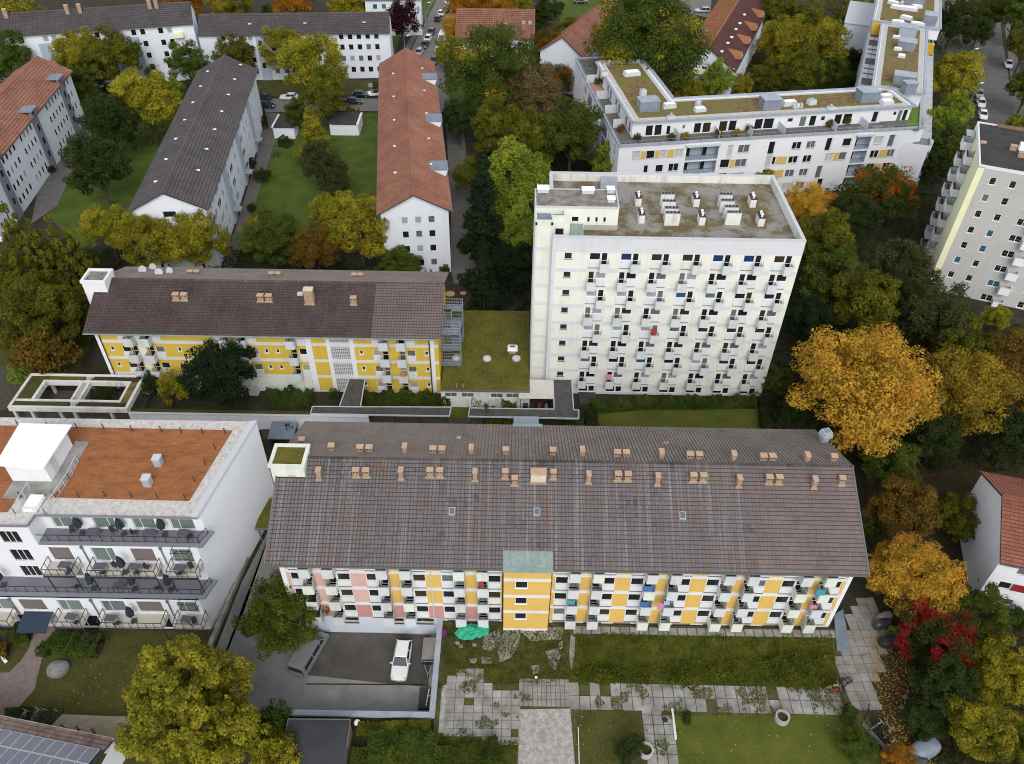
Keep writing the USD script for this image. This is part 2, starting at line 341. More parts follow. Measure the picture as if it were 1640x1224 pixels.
# metals, glass, paint
flat('white_frame', (.76, .77, .78), .45)
flat('pale_trim', (.52, .54, .56), .5)
flat('steel', (.34, .37, .41), .4, .6)
flat('dark_steel', (.045, .048, .055), .45, .3)
flat('rail_dark', (.035, .038, .045), .4, .4)
flat('slab_slate', (.115, .12, .14), .7)
flat('slate_edge', (.19, .20, .225), .6)
flat('terrace_floor', (.15, .15, .175), .6)
flat('beige_floor', (.47, .44, .37), .8)
flat('parasol_cloth', (.018, .026, .030), .9)
flat('blue_awning', (.022, .036, .062), .8)
flat('table_grey', (.085, .085, .105), .5)
flat('chair_dark', (.03, .03, .036), .5)
flat('gutter', (.15, .16, .16), .5, .3)
flat('pipe_dark', (.04, .038, .036), .5)
flat('black_gap', (.006, .006, .006), .9)
flat('yellow_panel', (.58, .40, .13), .7)
flat('red_shutter', (.20, .016, .020), .6)
flat('brown_blind', (.15, .125, .118), .7)
flat('white_metal', (.80, .81, .83), .35, .0)
flat('bright_white', (.90, .90, .91), .6)
flat('dish_grey', (.55, .56, .58), .4)
flat('tyre', (.012, .012, .012), .85)
flat('hub', (.30, .31, .32), .35, .7)
flat('lamp_red', (.25, .012, .012), .3)
flat('lamp_clear', (.55, .56, .58), .15)
flat('car_glass', (.012, .015, .018), .12, spec=.35)
flat('solar_cell', (.17, .175, .215), .22, spec=.6)
flat('solar_line', (.62, .64, .67), .4)
flat('blue_cloth', (.05, .13, .34), .9)
flat('sky_cloth', (.30, .42, .58), .9)
flat('purple', (.10, .015, .09), .5)
flat('pink_cloth', (.55, .20, .34), .9)
flat('teal_cloth', (.05, .28, .34), .9)
flat('red_cloth', (.33, .03, .03), .9)
flat('magenta_cloth', (.42, .012, .08), .9)
flat('orange_cloth', (.5, .2, .04), .9)
flat('grey_cloth', (.22, .22, .23), .8)
flat('dark_cloth', (.018, .018, .022), .6)
flat('yellow_frame', (.60, .36, .02), .6)
flat('turf_green', (.10, .18, .02), .95)
flat('planter_dark', (.06, .05, .045), .9)
flat('terracotta', (.32, .12, .06), .8)
for nm, c in dict(white=(.76, .77, .78), silver=(.42, .43, .44), grey=(.25, .255, .26), black=(.012, .012, .014), navy=(.014, .018, .035), charcoal=(.045, .047, .05), blue=(.05, .09, .17)).items():
    flat('paint_' + nm, c, .28, .0 if nm in ('white', 'black') else .35, .5, .6)
flat('pane_dark', (.010, .011, .012), .12, spec=.28)
flat('pane_brown', (.030, .022, .013), .2, spec=.25)
flat('pane_grey', (.105, .12, .125), .2, spec=.5)
flat('pane_curtain', (.30, .33, .34), .35, spec=.4)
flat('pane_green', (.12, .155, .14), .2, spec=.5)
flat('pane_blue', (.012, .024, .095), .25, spec=.4)
flat('pane_teal', (.02, .075, .12), .25, spec=.5)
flat('pane_shutter', (.46, .46, .45), .6, spec=.3)
FRONT_PANES = ['pane_dark'] * 8 + ['pane_brown'] * 2 + ['pane_grey'] * 2
PANES = ['pane_dark'] * 9 + ['pane_brown'] * 2 + ['pane_grey'] * 4 + ['pane_curtain'] * 3 + ['pane_teal']
# leaves
leaf('leaf_gold', [(.11, .088, .012), (.34, .235, .025), (.60, .365, .045), (.70, .42, .06)], patch=((.50, .24, .030), .28, .57))
leaf('leaf_yellow', [(.055, .066, .007), (.165, .160, .012), (.35, .295, .024), (.48, .375, .035)])
leaf('leaf_poplar', [(.042, .056, .008), (.135, .140, .014), (.285, .255, .024), (.40, .325, .035)], scale=.6)
leaf('leaf_fresh', [(.022, .038, .006), (.055, .078, .010), (.105, .122, .015), (.18, .17, .02)], scale=.5)
leaf('leaf_lime', [(.058, .098, .010), (.135, .185, .018), (.25, .29, .034), (.35, .33, .045)])
leaf('leaf_olive', [(.030, .040, .006), (.075, .085, .010), (.135, .132, .014), (.20, .172, .018)])
leaf('leaf_olive_gold', [(.046, .056, .007), (.135, .135, .012), (.275, .24, .020), (.39, .31, .028)])
leaf('leaf_green', [(.022, .038, .007), (.050, .074, .011), (.084, .108, .016), (.13, .138, .020)])
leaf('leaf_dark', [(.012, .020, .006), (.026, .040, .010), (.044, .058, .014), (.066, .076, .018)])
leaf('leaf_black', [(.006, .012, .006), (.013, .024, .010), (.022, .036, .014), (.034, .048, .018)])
leaf('leaf_pine', [(.018, .025, .010), (.040, .050, .016), (.066, .074, .024), (.092, .094, .03)])
leaf('leaf_brown', [(.05, .036, .016), (.115, .080, .034), (.175, .125, .054), (.22, .16, .07)])
leaf('leaf_rust', [(.042, .036, .009), (.105, .070, .012), (.175, .105, .016), (.23, .13, .018)])
leaf('leaf_ochre', [(.06, .044, .010), (.16, .110, .014), (.28, .185, .02), (.36, .235, .028)])
leaf('leaf_orange', [(.075, .045, .008), (.20, .095, .010), (.35, .15, .012), (.43, .17, .014)])
leaf('leaf_turning', [(.018, .032, .006), (.040, .060, .010), (.070, .085, .014), (.12, .105, .018)], patch=((.32, .10, .012), .30, .53))
leaf('leaf_green_gold', [(.018, .034, .006), (.042, .062, .010), (.072, .090, .014), (.11, .115, .018)], patch=((.25, .20, .018), .20, .58))
leaf('leaf_red', [(.015, .022, .006), (.034, .044, .010), (.055, .062, .014), (.08, .07, .018)], patch=((.22, .014, .013), .26, .47))
leaf('leaf_crimson', [(.010, .004, .005), (.022, .007, .009), (.040, .010, .013), (.055, .016, .016)])
leaf('leaf_bed', [(.030, .044, .007), (.068, .082, .011), (.115, .120, .016), (.18, .16, .022)], scale=.9)
leaf('leaf_hedge', [(.016, .032, .006), (.036, .062, .010), (.062, .092, .015), (.10, .12, .02)])
# ------------------------------------------------------------------ building helpers
def wall(mb, S, s0, s1, z0, z1, ops=(), depth=.09):
    """a wall face with window openings and their reveals"""
    ops = [o for o in ops if o[0] < s1 and o[1] > s0 and o[2] < z1 and o[3] > z0]
    xs = sorted({s0, s1} | {round(o[0], 3) for o in ops} | {round(o[1], 3) for o in ops}); zs = sorted({z0, z1} | {round(o[2], 3) for o in ops} | {round(o[3], 3) for o in ops})
    for j in range(len(zs) - 1):
        run = None
        for i in range(len(xs)):
            hole = True
            if i < len(xs) - 1:
                cx, cz = (xs[i] + xs[i + 1]) / 2, (zs[j] + zs[j + 1]) / 2
                hole = any(o[0] < cx < o[1] and o[2] < cz < o[3] for o in ops)
            if not hole and run is None: run = xs[i]
            if hole and run is not None:
                mb.quad(S(run, 0, zs[j]), S(xs[i], 0, zs[j]), S(xs[i], 0, zs[j + 1]), S(run, 0, zs[j + 1])); run = None
    for a, b, c, d in ops:
        mb.quad(S(a, 0, c), S(b, 0, c), S(b, -depth, c), S(a, -depth, c)); mb.quad(S(a, -depth, d), S(b, -depth, d), S(b, 0, d), S(a, 0, d))
        mb.quad(S(a, 0, c), S(a, -depth, c), S(a, -depth, d), S(a, 0, d)); mb.quad(S(b, -depth, c), S(b, 0, c), S(b, 0, d), S(b, -depth, d))
    return mb

def window(par, S, a, b, c, d, pane=None, nx=1, nz=1, depth=.09, fw=.055, frame='white_frame', sill=True, splits=None, name='window'):
    """frame with mullions; the panes behind it and the sill below are its parts"""
    f = MB(); o0, o1 = -depth - .02, -depth + .05
    f.sbox(S, a, a + fw, o0, o1, c, d); f.sbox(S, b - fw, b, o0, o1, c, d); f.sbox(S, a + fw, b - fw, o0, o1, d - fw, d); f.sbox(S, a + fw, b - fw, o0, o1, c, c + fw)
    for k in (splits or [i / nx for i in range(1, nx)]):
        x = a + (b - a) * k; f.sbox(S, x - fw * .45, x + fw * .45, o0, o1 - .004, c + fw, d - fw)
    for i in range(1, nz):
        z = c + (d - c) * i / nz; f.sbox(S, a + fw, b - fw, o0, o1 - .008, z - fw * .4, z + fw * .4)
    w = obj(name, f, frame, par)
    p = MB(); e = -depth - .005
    p.quad(S(a + .01, e, c + .01), S(b - .01, e, c + .01), S(b - .01, e, d - .01), S(a + .01, e, d - .01))
    obj('pane', p, pane or rng.choice(PANES), w)
    if sill:
        s = MB(); s.sbox(S, a - .06, b + .06, -depth + .052, .07, c - .05, c); obj('sill', s, frame if sill is True else sill, w)
    return w

def tile_field(A, B, U, tw=.34, tl=.42, lift=.085, side_lift=.05, holes=None, jitter=.006, seed=1):
    """separate lapped tiles from the eave A-B up the slope vector U; returns one mesh of real tiles"""
    A, B, U = (np.array(q, float) for q in (A, B, U)); X = B - A; Lx, Lu = np.linalg.norm(X), np.linalg.norm(U); x, u = X / Lx, U / Lu; n = np.cross(x, u)
    nx, nu = max(1, round(Lx / tw)), max(1, round(Lu / tl)); I, J = np.meshgrid(np.arange(nx), np.arange(nu)); I, J = I.ravel(), J.ravel()
    dx, du = Lx / nx, Lu / nu; r = np.random.default_rng(seed); k = len(I)
    x0, x1 = I * dx + tw * .045, (I + 1) * dx - tw * .045; u0, u1 = J * du + tl * .03, np.minimum((J + 1) * du - tl * .07, Lu)
    cx, cu = (x0 + x1) / 2, (u0 + u1) / 2
    if holes is not None:
        keep = ~holes(A + cx[:, None] * x + cu[:, None] * u); x0, x1, u0, u1 = x0[keep], x1[keep], u0[keep], u1[keep]; k = keep.sum()
    j = r.normal(0, jitter, (k, 2)); lo, hi = lift + j[:, 0], lift + side_lift + j[:, 1]
    def P(a, b, h): return A + a[:, None] * x + b[:, None] * u + h[:, None] * n
    V = np.stack([P(x0, u0, lo), P(x1, u0, hi), P(x1, u1, hi - lift + .012), P(x0, u1, lo - lift + .012), P(x0 + .0, u0 + .07, lo * 0 - .02), P(x1 - .03, u0 + .07, lo * 0 - .02), P(x1 - .035, u1, lo * 0 - .02)], 1).reshape(-1, 3)
    F = np.array([[0, 1, 2], [0, 2, 3], [4, 5, 1], [4, 1, 0], [5, 6, 2], [5, 2, 1]])
    o = MB().add(V, (F[None] + 7 * np.arange(k)[:, None, None]).reshape(-1, 3)); o.tone = np.repeat(r.random(k), 7); return o

def gable_house(t, W, L, eave, ridge, wall_mat, tile_mat, over=.6, gov=.5, tw=.6, tl=.6, front=(), right=(), back=(), left=(), trim='white_frame', zb=0.0, sill=True, base=None):
    """ridge along y. front/right/back/left: lists of (s0, s1, z0, z1, nx). Local frame, near-left corner at the origin."""
    SF, SR, SB, SL = side((0, 0), (1, 0)), side((W, 0), (0, 1)), side((W, L), (-1, 0)), side((0, L), (0, -1))
    ops = [(SF, W, front), (SR, L, right), (SB, W, back), (SL, L, left)]
    m = MB()
    for S, ln, o in ops: wall(m, S, 0, ln, zb, eave, [q[:4] for q in o])
    m.tri((0, 0, eave), (W, 0, eave), (W / 2, 0, ridge)); m.tri((W, L, eave), (0, L, eave), (W / 2, L, ridge))
    obj('wall', m, wall_mat, t)
    k = (ridge - eave) / (W / 2); ez = eave - over * k; th = .18
    r = MB()
    for sx in (0, 1):
        x = -over if sx == 0 else W + over
        P = [(x, -gov, ez), (x, L + gov, ez), (W / 2, L + gov, ridge), (W / 2, -gov, ridge)]
        r.hexa([(p[0], p[1], p[2] + .02) for p in P] + [(p[0], p[1], p[2] + th) for p in P])
    rf = obj('roof', r, 'dark_roof', t)
    up = math.hypot(W / 2 + over, ridge - ez)
    a = tile_field((-over, L + gov, ez + th), (-over, -gov, ez + th), (W / 2 + over, 0, ridge - ez), tw, tl, seed=int(L * 10))
    b = tile_field((W + over, -gov, ez + th), (W + over, L + gov, ez + th), (-W / 2 - over, 0, ridge - ez), tw, tl, seed=int(L * 10) + 1)
    if isinstance(tile_mat, (tuple, list)): ml, mr = tile_mat
    else: ml = mr = tile_mat
    obj('roof_tiles', a, ml, rf, kind='stuff'); obj('roof_tiles', b, mr, rf, kind='stuff')
    rc = MB(); rc.bar((W / 2, -gov, ridge + th + .06), (W / 2, L + gov, ridge + th + .06), .32, .16); obj('ridge_cap', rc, 'new_tiles' if 'grey' in str(tile_mat) or 'brown' in str(tile_mat) else ml, rf)
    for x, d in ((-over - .1, 0), (W + over + .02, 0)):
        g = MB(); g.box(x, -gov, ez + .02, x + .1, L + gov, ez + .13); obj('gutter', g, 'gutter', t)
    for S, ln, o in ops:
        for q in o:
            window(t, S, *q[:4], nx=q[4] if len(q) > 4 else 1, frame=trim, sill=sill, pane=q[5] if len(q) > 5 else None)
    return rf, k, ez + th

def rows(s_list, z_list, w, h, nx=1): return [(s, s + w, z, z + h, nx) for z in z_list for s in s_list]
# ------------------------------------------------------------------ ground, roads, lawns
def px_poly(pts, z=0.0): return [tuple(at(u, v, z)[:2]) for u, v in pts]
COURT_Z = -2.6
court_hole = [(-30.9, 37.2), (-7.45, 37.2), (-7.45, 47.7), (-22.95, 47.7), (-23.6, 62.0), (-28.2, 62.0), (-29.9, 52.0)]
g = MB(); g.poly([(-900, -300), (900, -300), (900, 1500), (-900, 1500)], 0.0, holes=[court_hole]); struct('ground', g, 'soil')
lift = [0.0]
def patch(name, pts, mat, z=None, world=False, label=None):
    if z is None: lift[0] += .004; z = lift[0]
    m = MB(); m.poly(pts if world else px_poly(pts), z); return struct(name, m, mat, label=label)
# sunken parking court with its ramp
c = MB(); c.poly([(-30.9, 37.2), (-7.45, 37.2), (-7.45, 47.7), (-22.95, 47.7), (-23.0, 49.0), (-29.7, 49.0), (-29.9, 48.0)], COURT_Z)
c.quad((-29.7, 49, COURT_Z), (-23.0, 49, COURT_Z), (-23.6, 62, 0), (-28.2, 62, 0)); struct('parking_court', c, 'court_asphalt')
m = MB(); m.poly([at(u, v, COURT_Z)[:2] for u, v in ((478, 1080), (505, 1010), (690, 1017), (686, 1100), (640, 1097))], COURT_Z + .006); struct('parking_bay_paving', m, 'court_paving')
m = MB()
P = court_hole
for i in range(len(P)):
    a, b = P[i], P[(i + 1) % len(P)]
    if i in (1, 2): continue
    za = lambda p: 0 if p[1] > 61 else COURT_Z
    m.quad((*a, za(a)), (*b, za(b)), (*b, .0), (*a, .0))
struct('court_bank', m, 'concrete')
# lawns, far to near
patch('lawn', [(640, 60), (668, 50), (700, 10), (712, 0), (740, -60), (660, -60), (600, 60), (628, 98)], 'mid_grass')
patch('lawn', [(700, 150), (718, 118), (760, 110), (790, 190), (760, 205), (722, 165)], 'mid_grass')
patch('lawn', [(410, 125), (628, 130), (640, 145), (625, 152), (410, 155)], 'dull_grass')
patch('lawn', [(436, 215), (470, 195), (612, 180), (640, 220), (640, 345), (480, 420), (385, 400)], 'mid_grass')
patch('lawn', [(130, 190), (330, 140), (215, 345), (130, 400), (60, 330)], 'mid_grass')
patch('lawn', [(880, 0), (980, -40), (960, 30), (900, 40)], 'mid_grass')
patch('lawn', [(1360, 0), (1400, -30), (1380, 60), (1330, 160), (1290, 160)], 'mid_grass')
patch('lawn', [(945, 652), (1228, 650), (1222, 700), (930, 696)], 'grass')
patch('lawn', [(570, 640), (835, 628), (830, 672), (560, 668)], 'grass')
patch('field', [(-80, 560), (60, 500), (150, 545), (120, 600), (0, 660), (-100, 660)], 'dull_grass')
patch('bare_ground', [(-20, 600), (30, 575), (52, 600), (20, 655), (-30, 660)], 'joint')
# streets
patch('street', [(745, -60), (735, 0), (728, 60), (712, 150), (740, 175), (660, 180), (660, 120), (655, 90), (668, 60), (700, 0), (712, -60)], 'street')
patch('pavement', [(700, -10), (712, -60), (705, -60), (692, 0), (640, 92), (650, 95)], 'path_grey')
patch('street', [(330, 155), (408, 158), (560, 158), (720, 160), (720, 180), (560, 178), (430, 180), (330, 178)], 'street')
patch('pavement', [(590, 133), (650, 140), (650, 148), (590, 140)], 'slab_warm')
patch('street', [(1480, -80), (1515, 30), (1535, 70), (1560, 120), (1568, 170), (1572, 240), (1625, 240), (1625, 180), (1606, 70), (1600, 20), (1570, -80)], 'asphalt')
patch('pavement', [(1500, 40), (1530, 62), (1560, 110), (1545, 112), (1500, 70)], 'path_grey')
patch('pavement', [(1630, 240), (1612, 70), (1606, 20), (1616, 20), (1640, 150), (1660, 240)], 'path_grey')
patch('path', [(418, 180), (446, 182), (440, 230), (378, 420), (362, 440), (350, 400), (372, 385), (412, 250)], 'path_grey')
patch('path', [(128, 190), (160, 186), (110, 290), (92, 330), (50, 360), (60, 310)], 'path_grey')
patch('path', [(712, 158), (738, 160), (752, 300), (772, 470), (735, 495), (722, 430), (722, 330)], 'path_grey')
patch('pavement', [(1080, 0), (1140, -20), (1138, 30), (1095, 20)], 'street')
# bare earth with stumps behind the flat green roof
patch('bare_ground', [(712, 455), (770, 455), (775, 500), (712, 500)], 'leaf_litter')
# court side strips between the two long houses
patch('yard', [(420, 668), (560, 668), (830, 672), (930, 690), (930, 705), (420, 705)], 'joint')
# garden in front of the long house
patch('mossy_yard', [(705, 996), (1350, 1008), (1420, 1240), (690, 1240)], 'mossy_ground')
patch('overgrown_bed', [(916, 1012), (1336, 1018), (1334, 1102), (912, 1094)], 'grass')
patch('lawn', [(924, 1140), (1030, 1137), (1040, 1180), (1046, 1240), (920, 1240)], 'dull_grass')
patch('lawn', [(1084, 1148), (1345, 1146), (1385, 1180), (1420, 1240), (1070, 1240)], 'grass')
patch('gravel_patch', [(832, 1137), (913, 1136), (922, 1240), (828, 1240)], 'gravel')
patch('gravel_strip', [(708, 1100), (722, 1095), (716, 1175), (702, 1175)], 'gravel')
patch('gravel_patch', [(826, 1004), (905, 1006), (898, 1025), (850, 1028)], 'gravel')
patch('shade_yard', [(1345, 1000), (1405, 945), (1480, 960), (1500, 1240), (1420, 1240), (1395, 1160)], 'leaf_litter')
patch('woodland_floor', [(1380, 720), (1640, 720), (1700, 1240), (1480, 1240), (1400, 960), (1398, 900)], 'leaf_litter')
# hotel garden
patch('lawn', [(-60, 1010), (345, 1010), (345, 1240), (-60, 1240)], 'dull_grass')
HP = [(52, 1003), (92, 1003), (80, 1030), (68, 1056), (61, 1083), (56, 1105), (30, 1135), (0, 1155), (-60, 1170), (-60, 1080), (15, 1078), (34, 1060), (48, 1038), (52, 1020)]
patch('garden_path', HP, 'brick_paving')
patch('sand_bed', [(84, 1163), (100, 1145), (170, 1148), (260, 1150), (260, 1185), (180, 1190)], 'sand')

# paving: separate slabs over a jointed bed
def slab_field(st, origin, ang, nx, ny, dx, dy, inside, mats, gap=.035, z=.0, th=.05, drop=.04, seed=3, cap=[0]):
    r = random.Random(seed); c, s = math.cos(ang), math.sin(ang)
    for j in range(ny):
        for i in range(nx):
            x0, y0 = (i + .5) * dx, (j + .5) * dy; X, Y = origin[0] + c * x0 - s * y0, origin[1] + s * x0 + c * y0
            if not inside(X, Y) or r.random() < drop or cap[0] >= 700: continue
            cap[0] += 1
            m = MB(); t = z + r.uniform(-.012, .012); w, h = dx - gap, dy - gap
            P = []
            for zz, k in ((z - .03, 1.0), (t + th, .985)):
                for a, b in ((-1, -1), (1, -1), (1, 1), (-1, 1)):
                    xx, yy = x0 + a * w / 2 * k, y0 + b * h / 2 * k; P.append((origin[0] + c * xx - s * yy, origin[1] + s * xx + c * yy, zz + (r.uniform(-.01, .01) if zz > z else 0)))
            m.hexa(P); obj('paving_slab', m, r.choice(mats), st)
def inp(pts):
    P = sg.Polygon(px_poly(pts)); return lambda X, Y: P.contains(sg.Point(X, Y))
pv = thing('courtyard_paving', 'cracked grey concrete slabs between the parking wall and the gravel square', None, (-6.5, 31, 0), kind='structure')
slab_field(pv, (-6.0, 31.2), 0.01, 8, 14, .93, .78, inp([(720, 1078), (768, 1074), (780, 1100), (832, 1104), (832, 1195), (700, 1180)]), ['slab', 'slab', 'slab_dark'], z=lift[0], seed=4)
pv = thing('courtyard_paving', 'small grey slabs across the top of the gravel square', None, (1.0, 38.2, 0), kind='structure')
slab_field(pv, (1.2, 38.25), 0.0, 11, 4, .46, .72, lambda X, Y: True, ['slab_warm', 'slab_dark', 'slab_dark'], z=lift[0], seed=5, gap=.04)
pv = thing('garden_path', 'long slab path between overgrown bed and lawns', None, (6, 38, 0), kind='structure')
slab_field(pv, (6.2, 38.0), -0.005, 27, 2, 1.05, 1.42, inp([(912, 1094), (1340, 1106), (1350, 1147), (1030, 1140), (912, 1138)]), ['slab', 'slab', 'slab_warm', 'slab_dark'], z=lift[0], seed=6, gap=.06)
slab_field(pv, (13.3, 32.8), 0.0, 3, 6, 1.0, .95, inp([(1034, 1138), (1078, 1140), (1090, 1240), (1040, 1240)]), ['slab', 'slab_dark'], z=lift[0], seed=8, gap=.07, drop=.08)
pv = thing('side_paving', 'brownish slabs beside the gable end of the long house', None, (34, 38, 0), kind='structure')
slab_field(pv, (34.3, 38.3), 0.06, 7, 14, 1.0, .98, inp([(1340, 1045), (1366, 970), (1440, 940), (1440, 1010), (1412, 1060), (1400, 1110), (1436, 1180), (1420, 1190), (1375, 1150), (1345, 1146), (1338, 1106)]), ['slab_warm', 'slab_warm', 'slab_dark'], z=lift[0], seed=9)
slab_field(pv, (6.9, 46.3), 0.0, 28, 1, 1.02, .95, lambda X, Y: True, ['slab_dark', 'slab_dark', 'slab'], z=lift[0], seed=10, gap=.09)
pv = thing('courtyard_paving', 'broken pale concrete slabs in moss below the stairwell bay', None, (-4, 42, 0), kind='structure')
for i, (pts) in enumerate([[(806, 1012), (835, 1012), (830, 1035), (818, 1055), (800, 1062), (797, 1045)], [(775, 1020), (800, 1008), (803, 1030), (785, 1045), (772, 1040)], [(752, 1055), (764, 1056), (762, 1064), (752, 1063)], [(770, 1053), (786, 1054), (788, 1064), (772, 1064)],
                           [(874, 1045), (892, 1040), (898, 1052), (890, 1075), (880, 1068)], [(851, 1068), (862, 1066), (864, 1078), (854, 1081)], [(914, 1018), (921, 1022), (920, 1050), (915, 1075), (911, 1050)], [(895, 1030), (902, 1028), (901, 1040), (894, 1042)]]):
    m = MB(); Q = px_poly(pts); m.poly(Q, lift[0] - .02, lift[0] + .045); obj('broken_slab', m, 'slab' if i % 2 else 'slab_dark', pv)
# ------------------------------------------------------------------ chimneys, hatches
def chimney(par, c, w, d, h, slope, mat='brick_chimney', cap='brown_cap', vents=2, flash=True):
    """c: where it leaves the slope"""
    m = MB(); x, y, z = c; m.box(x - w / 2, y - d / 2, z - .45, x + w / 2, y + d / 2, z + h); o = obj('chimney', m, mat, par)
    k = MB(); k.box(x - w / 2 - .04, y - d / 2 - .04, z + h, x + w / 2 + .04, y + d / 2 + .04, z + h + .07); obj('chimney_cap', k, cap, o)
    if vents:
        v = MB()
        for i in range(vents):
            a = x - w / 2 + w * (i + .5) / vents; v.box(a - w * .28 / vents, y - d / 2 - .012, z + h - .24, a + w * .28 / vents, y - d / 2 - .002, z + h - .1)
        obj('vent_slot', v, 'black_gap', o)
    if flash:
        f = MB(); f.hexa([(x - w / 2 - .12, y - d / 2 - .16, z - .16 * 1 + .06 - slope * 0), (x + w / 2 + .12, y - d / 2 - .16, z - .10), (x + w / 2 + .12, y - d / 2 - .01, z + .05), (x - w / 2 - .12, y - d / 2 - .01, z + .05),
                          (x - w / 2 - .12, y - d / 2 - .16, z - .02), (x + w / 2 + .12, y - d / 2 - .16, z - .02), (x + w / 2 + .12, y - d / 2 - .01, z + .12), (x - w / 2 - .12, y - d / 2 - .01, z + .12)])
        obj('flashing', f, 'brick_chimney', o)
    return o

def balcony(par, S, a, b, z, h, out, wall_o=0.0, panel='balcony_panel', wall_mat=None):
    """slab, front panel and two sides; a narrow handrail on top"""
    m = MB(); m.sbox(S, a, b, wall_o, out, z - .12, z)
    m.sbox(S, a, b, out - .05, out, z + .001, z + h); m.sbox(S, a, a + .04, wall_o, out - .051, z + .001, z + h); m.sbox(S, b - .04, b, wall_o, out - .051, z + .001, z + h)
    o = obj('balcony', m, panel, par)
    r = MB(); r.sbox(S, a - .02, b + .02, out - .07, out + .02, z + h + .001, z + h + .05); obj('handrail', r, 'pale_trim', o)
    return o

def door_pane(par, S, a, b, c, d, depth=.3):
    return window(par, S, a, b, c, d, nz=2, depth=depth, fw=.06, sill=False, name='balcony_door', pane=rng.choice(['pane_dark'] * 5 + ['pane_grey', 'pane_brown', 'pane_curtain']))

# ================================================================== long yellow and pink house in front
YF = 47.7
dorm = thing('apartment_house', 'long foreground house with yellow and pink panels and many chimneys on its brown roof', 'apartment house', (5.75, YF, 0))
SF = side((0, YF), (1, 0))
X0, X1, YB = -23.0, 34.5, 64.8
ops, units = [], [(-19.1, 'pink'), (-11.45, 'mix'), (-3.8, 'yellow'), (7.75, 'yellow'), (15.4, 'yellow'), (23.05, 'yellow'), (30.7, 'yellow')]
FL = [0.0, 2.82, 5.64, 8.46]
def fl_ok(c, dx, f): return not (c == -3.8 and dx > 2.5)
for c, kind in units:
    for f in FL:
        for sgn in (-1, 1):
            wa = c + sgn * 2.36 - .64
            if c == -3.8 and sgn > 0: wa = c + 1.72
            ops.append((wa, wa + 1.28, f + 1.62, f + 2.80)); da = c + sgn * 1.15 - .4; ops.append((da, da + .8, f + .72, f + 2.72))
gw = [(-18.1, -16.1, -.72, .35), (-13.2, -11.25, -.72, .35), (-9.9, -8.0, -.72, .35)]
m = MB()
wall(m, SF, X0, -7.4, .57, 11.9, [o for o in ops if o[1] < -7.4]); wall(m, SF, -7.4, X1, .0, 11.9, [o for o in ops if o[0] >= -7.4])
SR_, SB_, SL_ = side((X1, YF), (0, 1)), side((X1, YB), (-1, 0)), side((X0, YB), (0, -1))
bops = [(a, a + 1.3, f + 1.7, f + 2.75) for f in FL for a in (2, 5.8, 9.6, 13.4, 17.2, 21, 30, 34, 38, 42, 46, 50)]
wall(m, SR_, 0, YB - YF, 0, 11.9); wall(m, SB_, 0, X1 - X0, 0, 11.9, bops); wall(m, SL_, 0, YB - YF, COURT_Z, 11.9)
RZ0, RY0, RK = 11.5, 46.37, 0.4757
rz = lambda y: RZ0 + (y - RY0) * RK
ym = (YF + YB) / 2
for x in (X0, X1):
    P = [(x, YF, 11.9), (x, YB, 11.9), (x, ym, 15.85)]; m.tri(*(P if x > 0 else P[::-1]))
obj('wall', m, 'spandrel_white', dorm)
m = MB(); wall(m, SF, X0, -7.44, COURT_Z, .57, gw); gwall = obj('garage_wall', m, 'pale_blue_render', dorm)
for o in gw: window(dorm, SF, *o, nx=2, pane='pane_dark', sill='concrete', splits=[.33], name='basement_window', depth=.3)
# coloured panels between the window columns, proud of the wall
def cpanel(a, b, c, d, mat, nm='wall_panel'):
    m = MB(); m.sbox(SF, a, b, .002, .03, c, d); obj(nm, m, mat, dorm)
for i, (c, kind) in enumerate(units):
    lm, rm = {'pink': ('pink_render', 'pink_render'), 'mix': ('pink_render', 'yellow_render'), 'yellow': ('yellow_render', 'yellow_render')}[kind]
    for k, f in enumerate(FL):
        z0, z1 = f + .60, f + 2.82
        if k == 0 and c < 0: lm2 = mm = rm2 = 'rose_render'
        else: lm2, mm, rm2 = lm, ('yellow_render' if kind != 'pink' else 'pink_render'), rm
        if k == 0: z0 = .57 if c < 0 else .30
        nxt = units[i + 1][0] - 3.05 if i < 6 and c != -3.8 else (-.55 if c == -3.8 else X1 - .45)
        cpanel(c - .75 + .02, c + .75 - .02, z0, z1, mm)
        lo = c + 3.02
        if nxt - lo > .15: cpanel(lo, nxt, z0, z1, rm2 if not (kind == 'mix' and k) else 'yellow_render')
        if i == 0: cpanel(X0 + .5, c - 3.02, z0, z1, lm2)
        if c == 7.75: cpanel(4.3, c - 3.02, z0, z1, 'yellow_render')
        if k == 0:
            for sgn in (-1, 1):
                a = c + sgn * 2.36 - .66
                cpanel(a, a + 1.32, z0, 1.05, mm)
for c, kind in units:
    for f in FL:
        for sgn in (-1, 1):
            wa = c + sgn * 2.36 - .64
            window(dorm, SF, wa, wa + 1.28, f + 1.62, f + 2.80, sill=False, depth=.05, fw=.045, pane=rng.choice(FRONT_PANES))
            s = MB(); s.sbox(SF, wa - .03, wa + 1.31, .031, .08, f + .66, f + 1.61); obj('spandrel', s, 'spandrel_white', dorm)
            s = MB(); s.sbox(SF, wa - .05, wa + 1.33, .031, .14, f + .58, f + .655); obj('ledge', s, 'gutter', dorm)
            da = c + sgn * 1.15 - .4; door_pane(dorm, SF, da, da + .8, f + .72, f + 2.72)
            balcony(dorm, SF, c + sgn * 1.17 - .55, c + sgn * 1.17 + .55, f + .74, 1.26, 1.15, panel='pale_panel' if rng.random() < .25 else 'balcony_panel')
            p = MB(); p.sbox(SF, (c + sgn * .62) - .03, (c + sgn * .62) + .03, .03, .9, f + .75, f + 2.6); obj('divider', p, 'concrete', dorm)
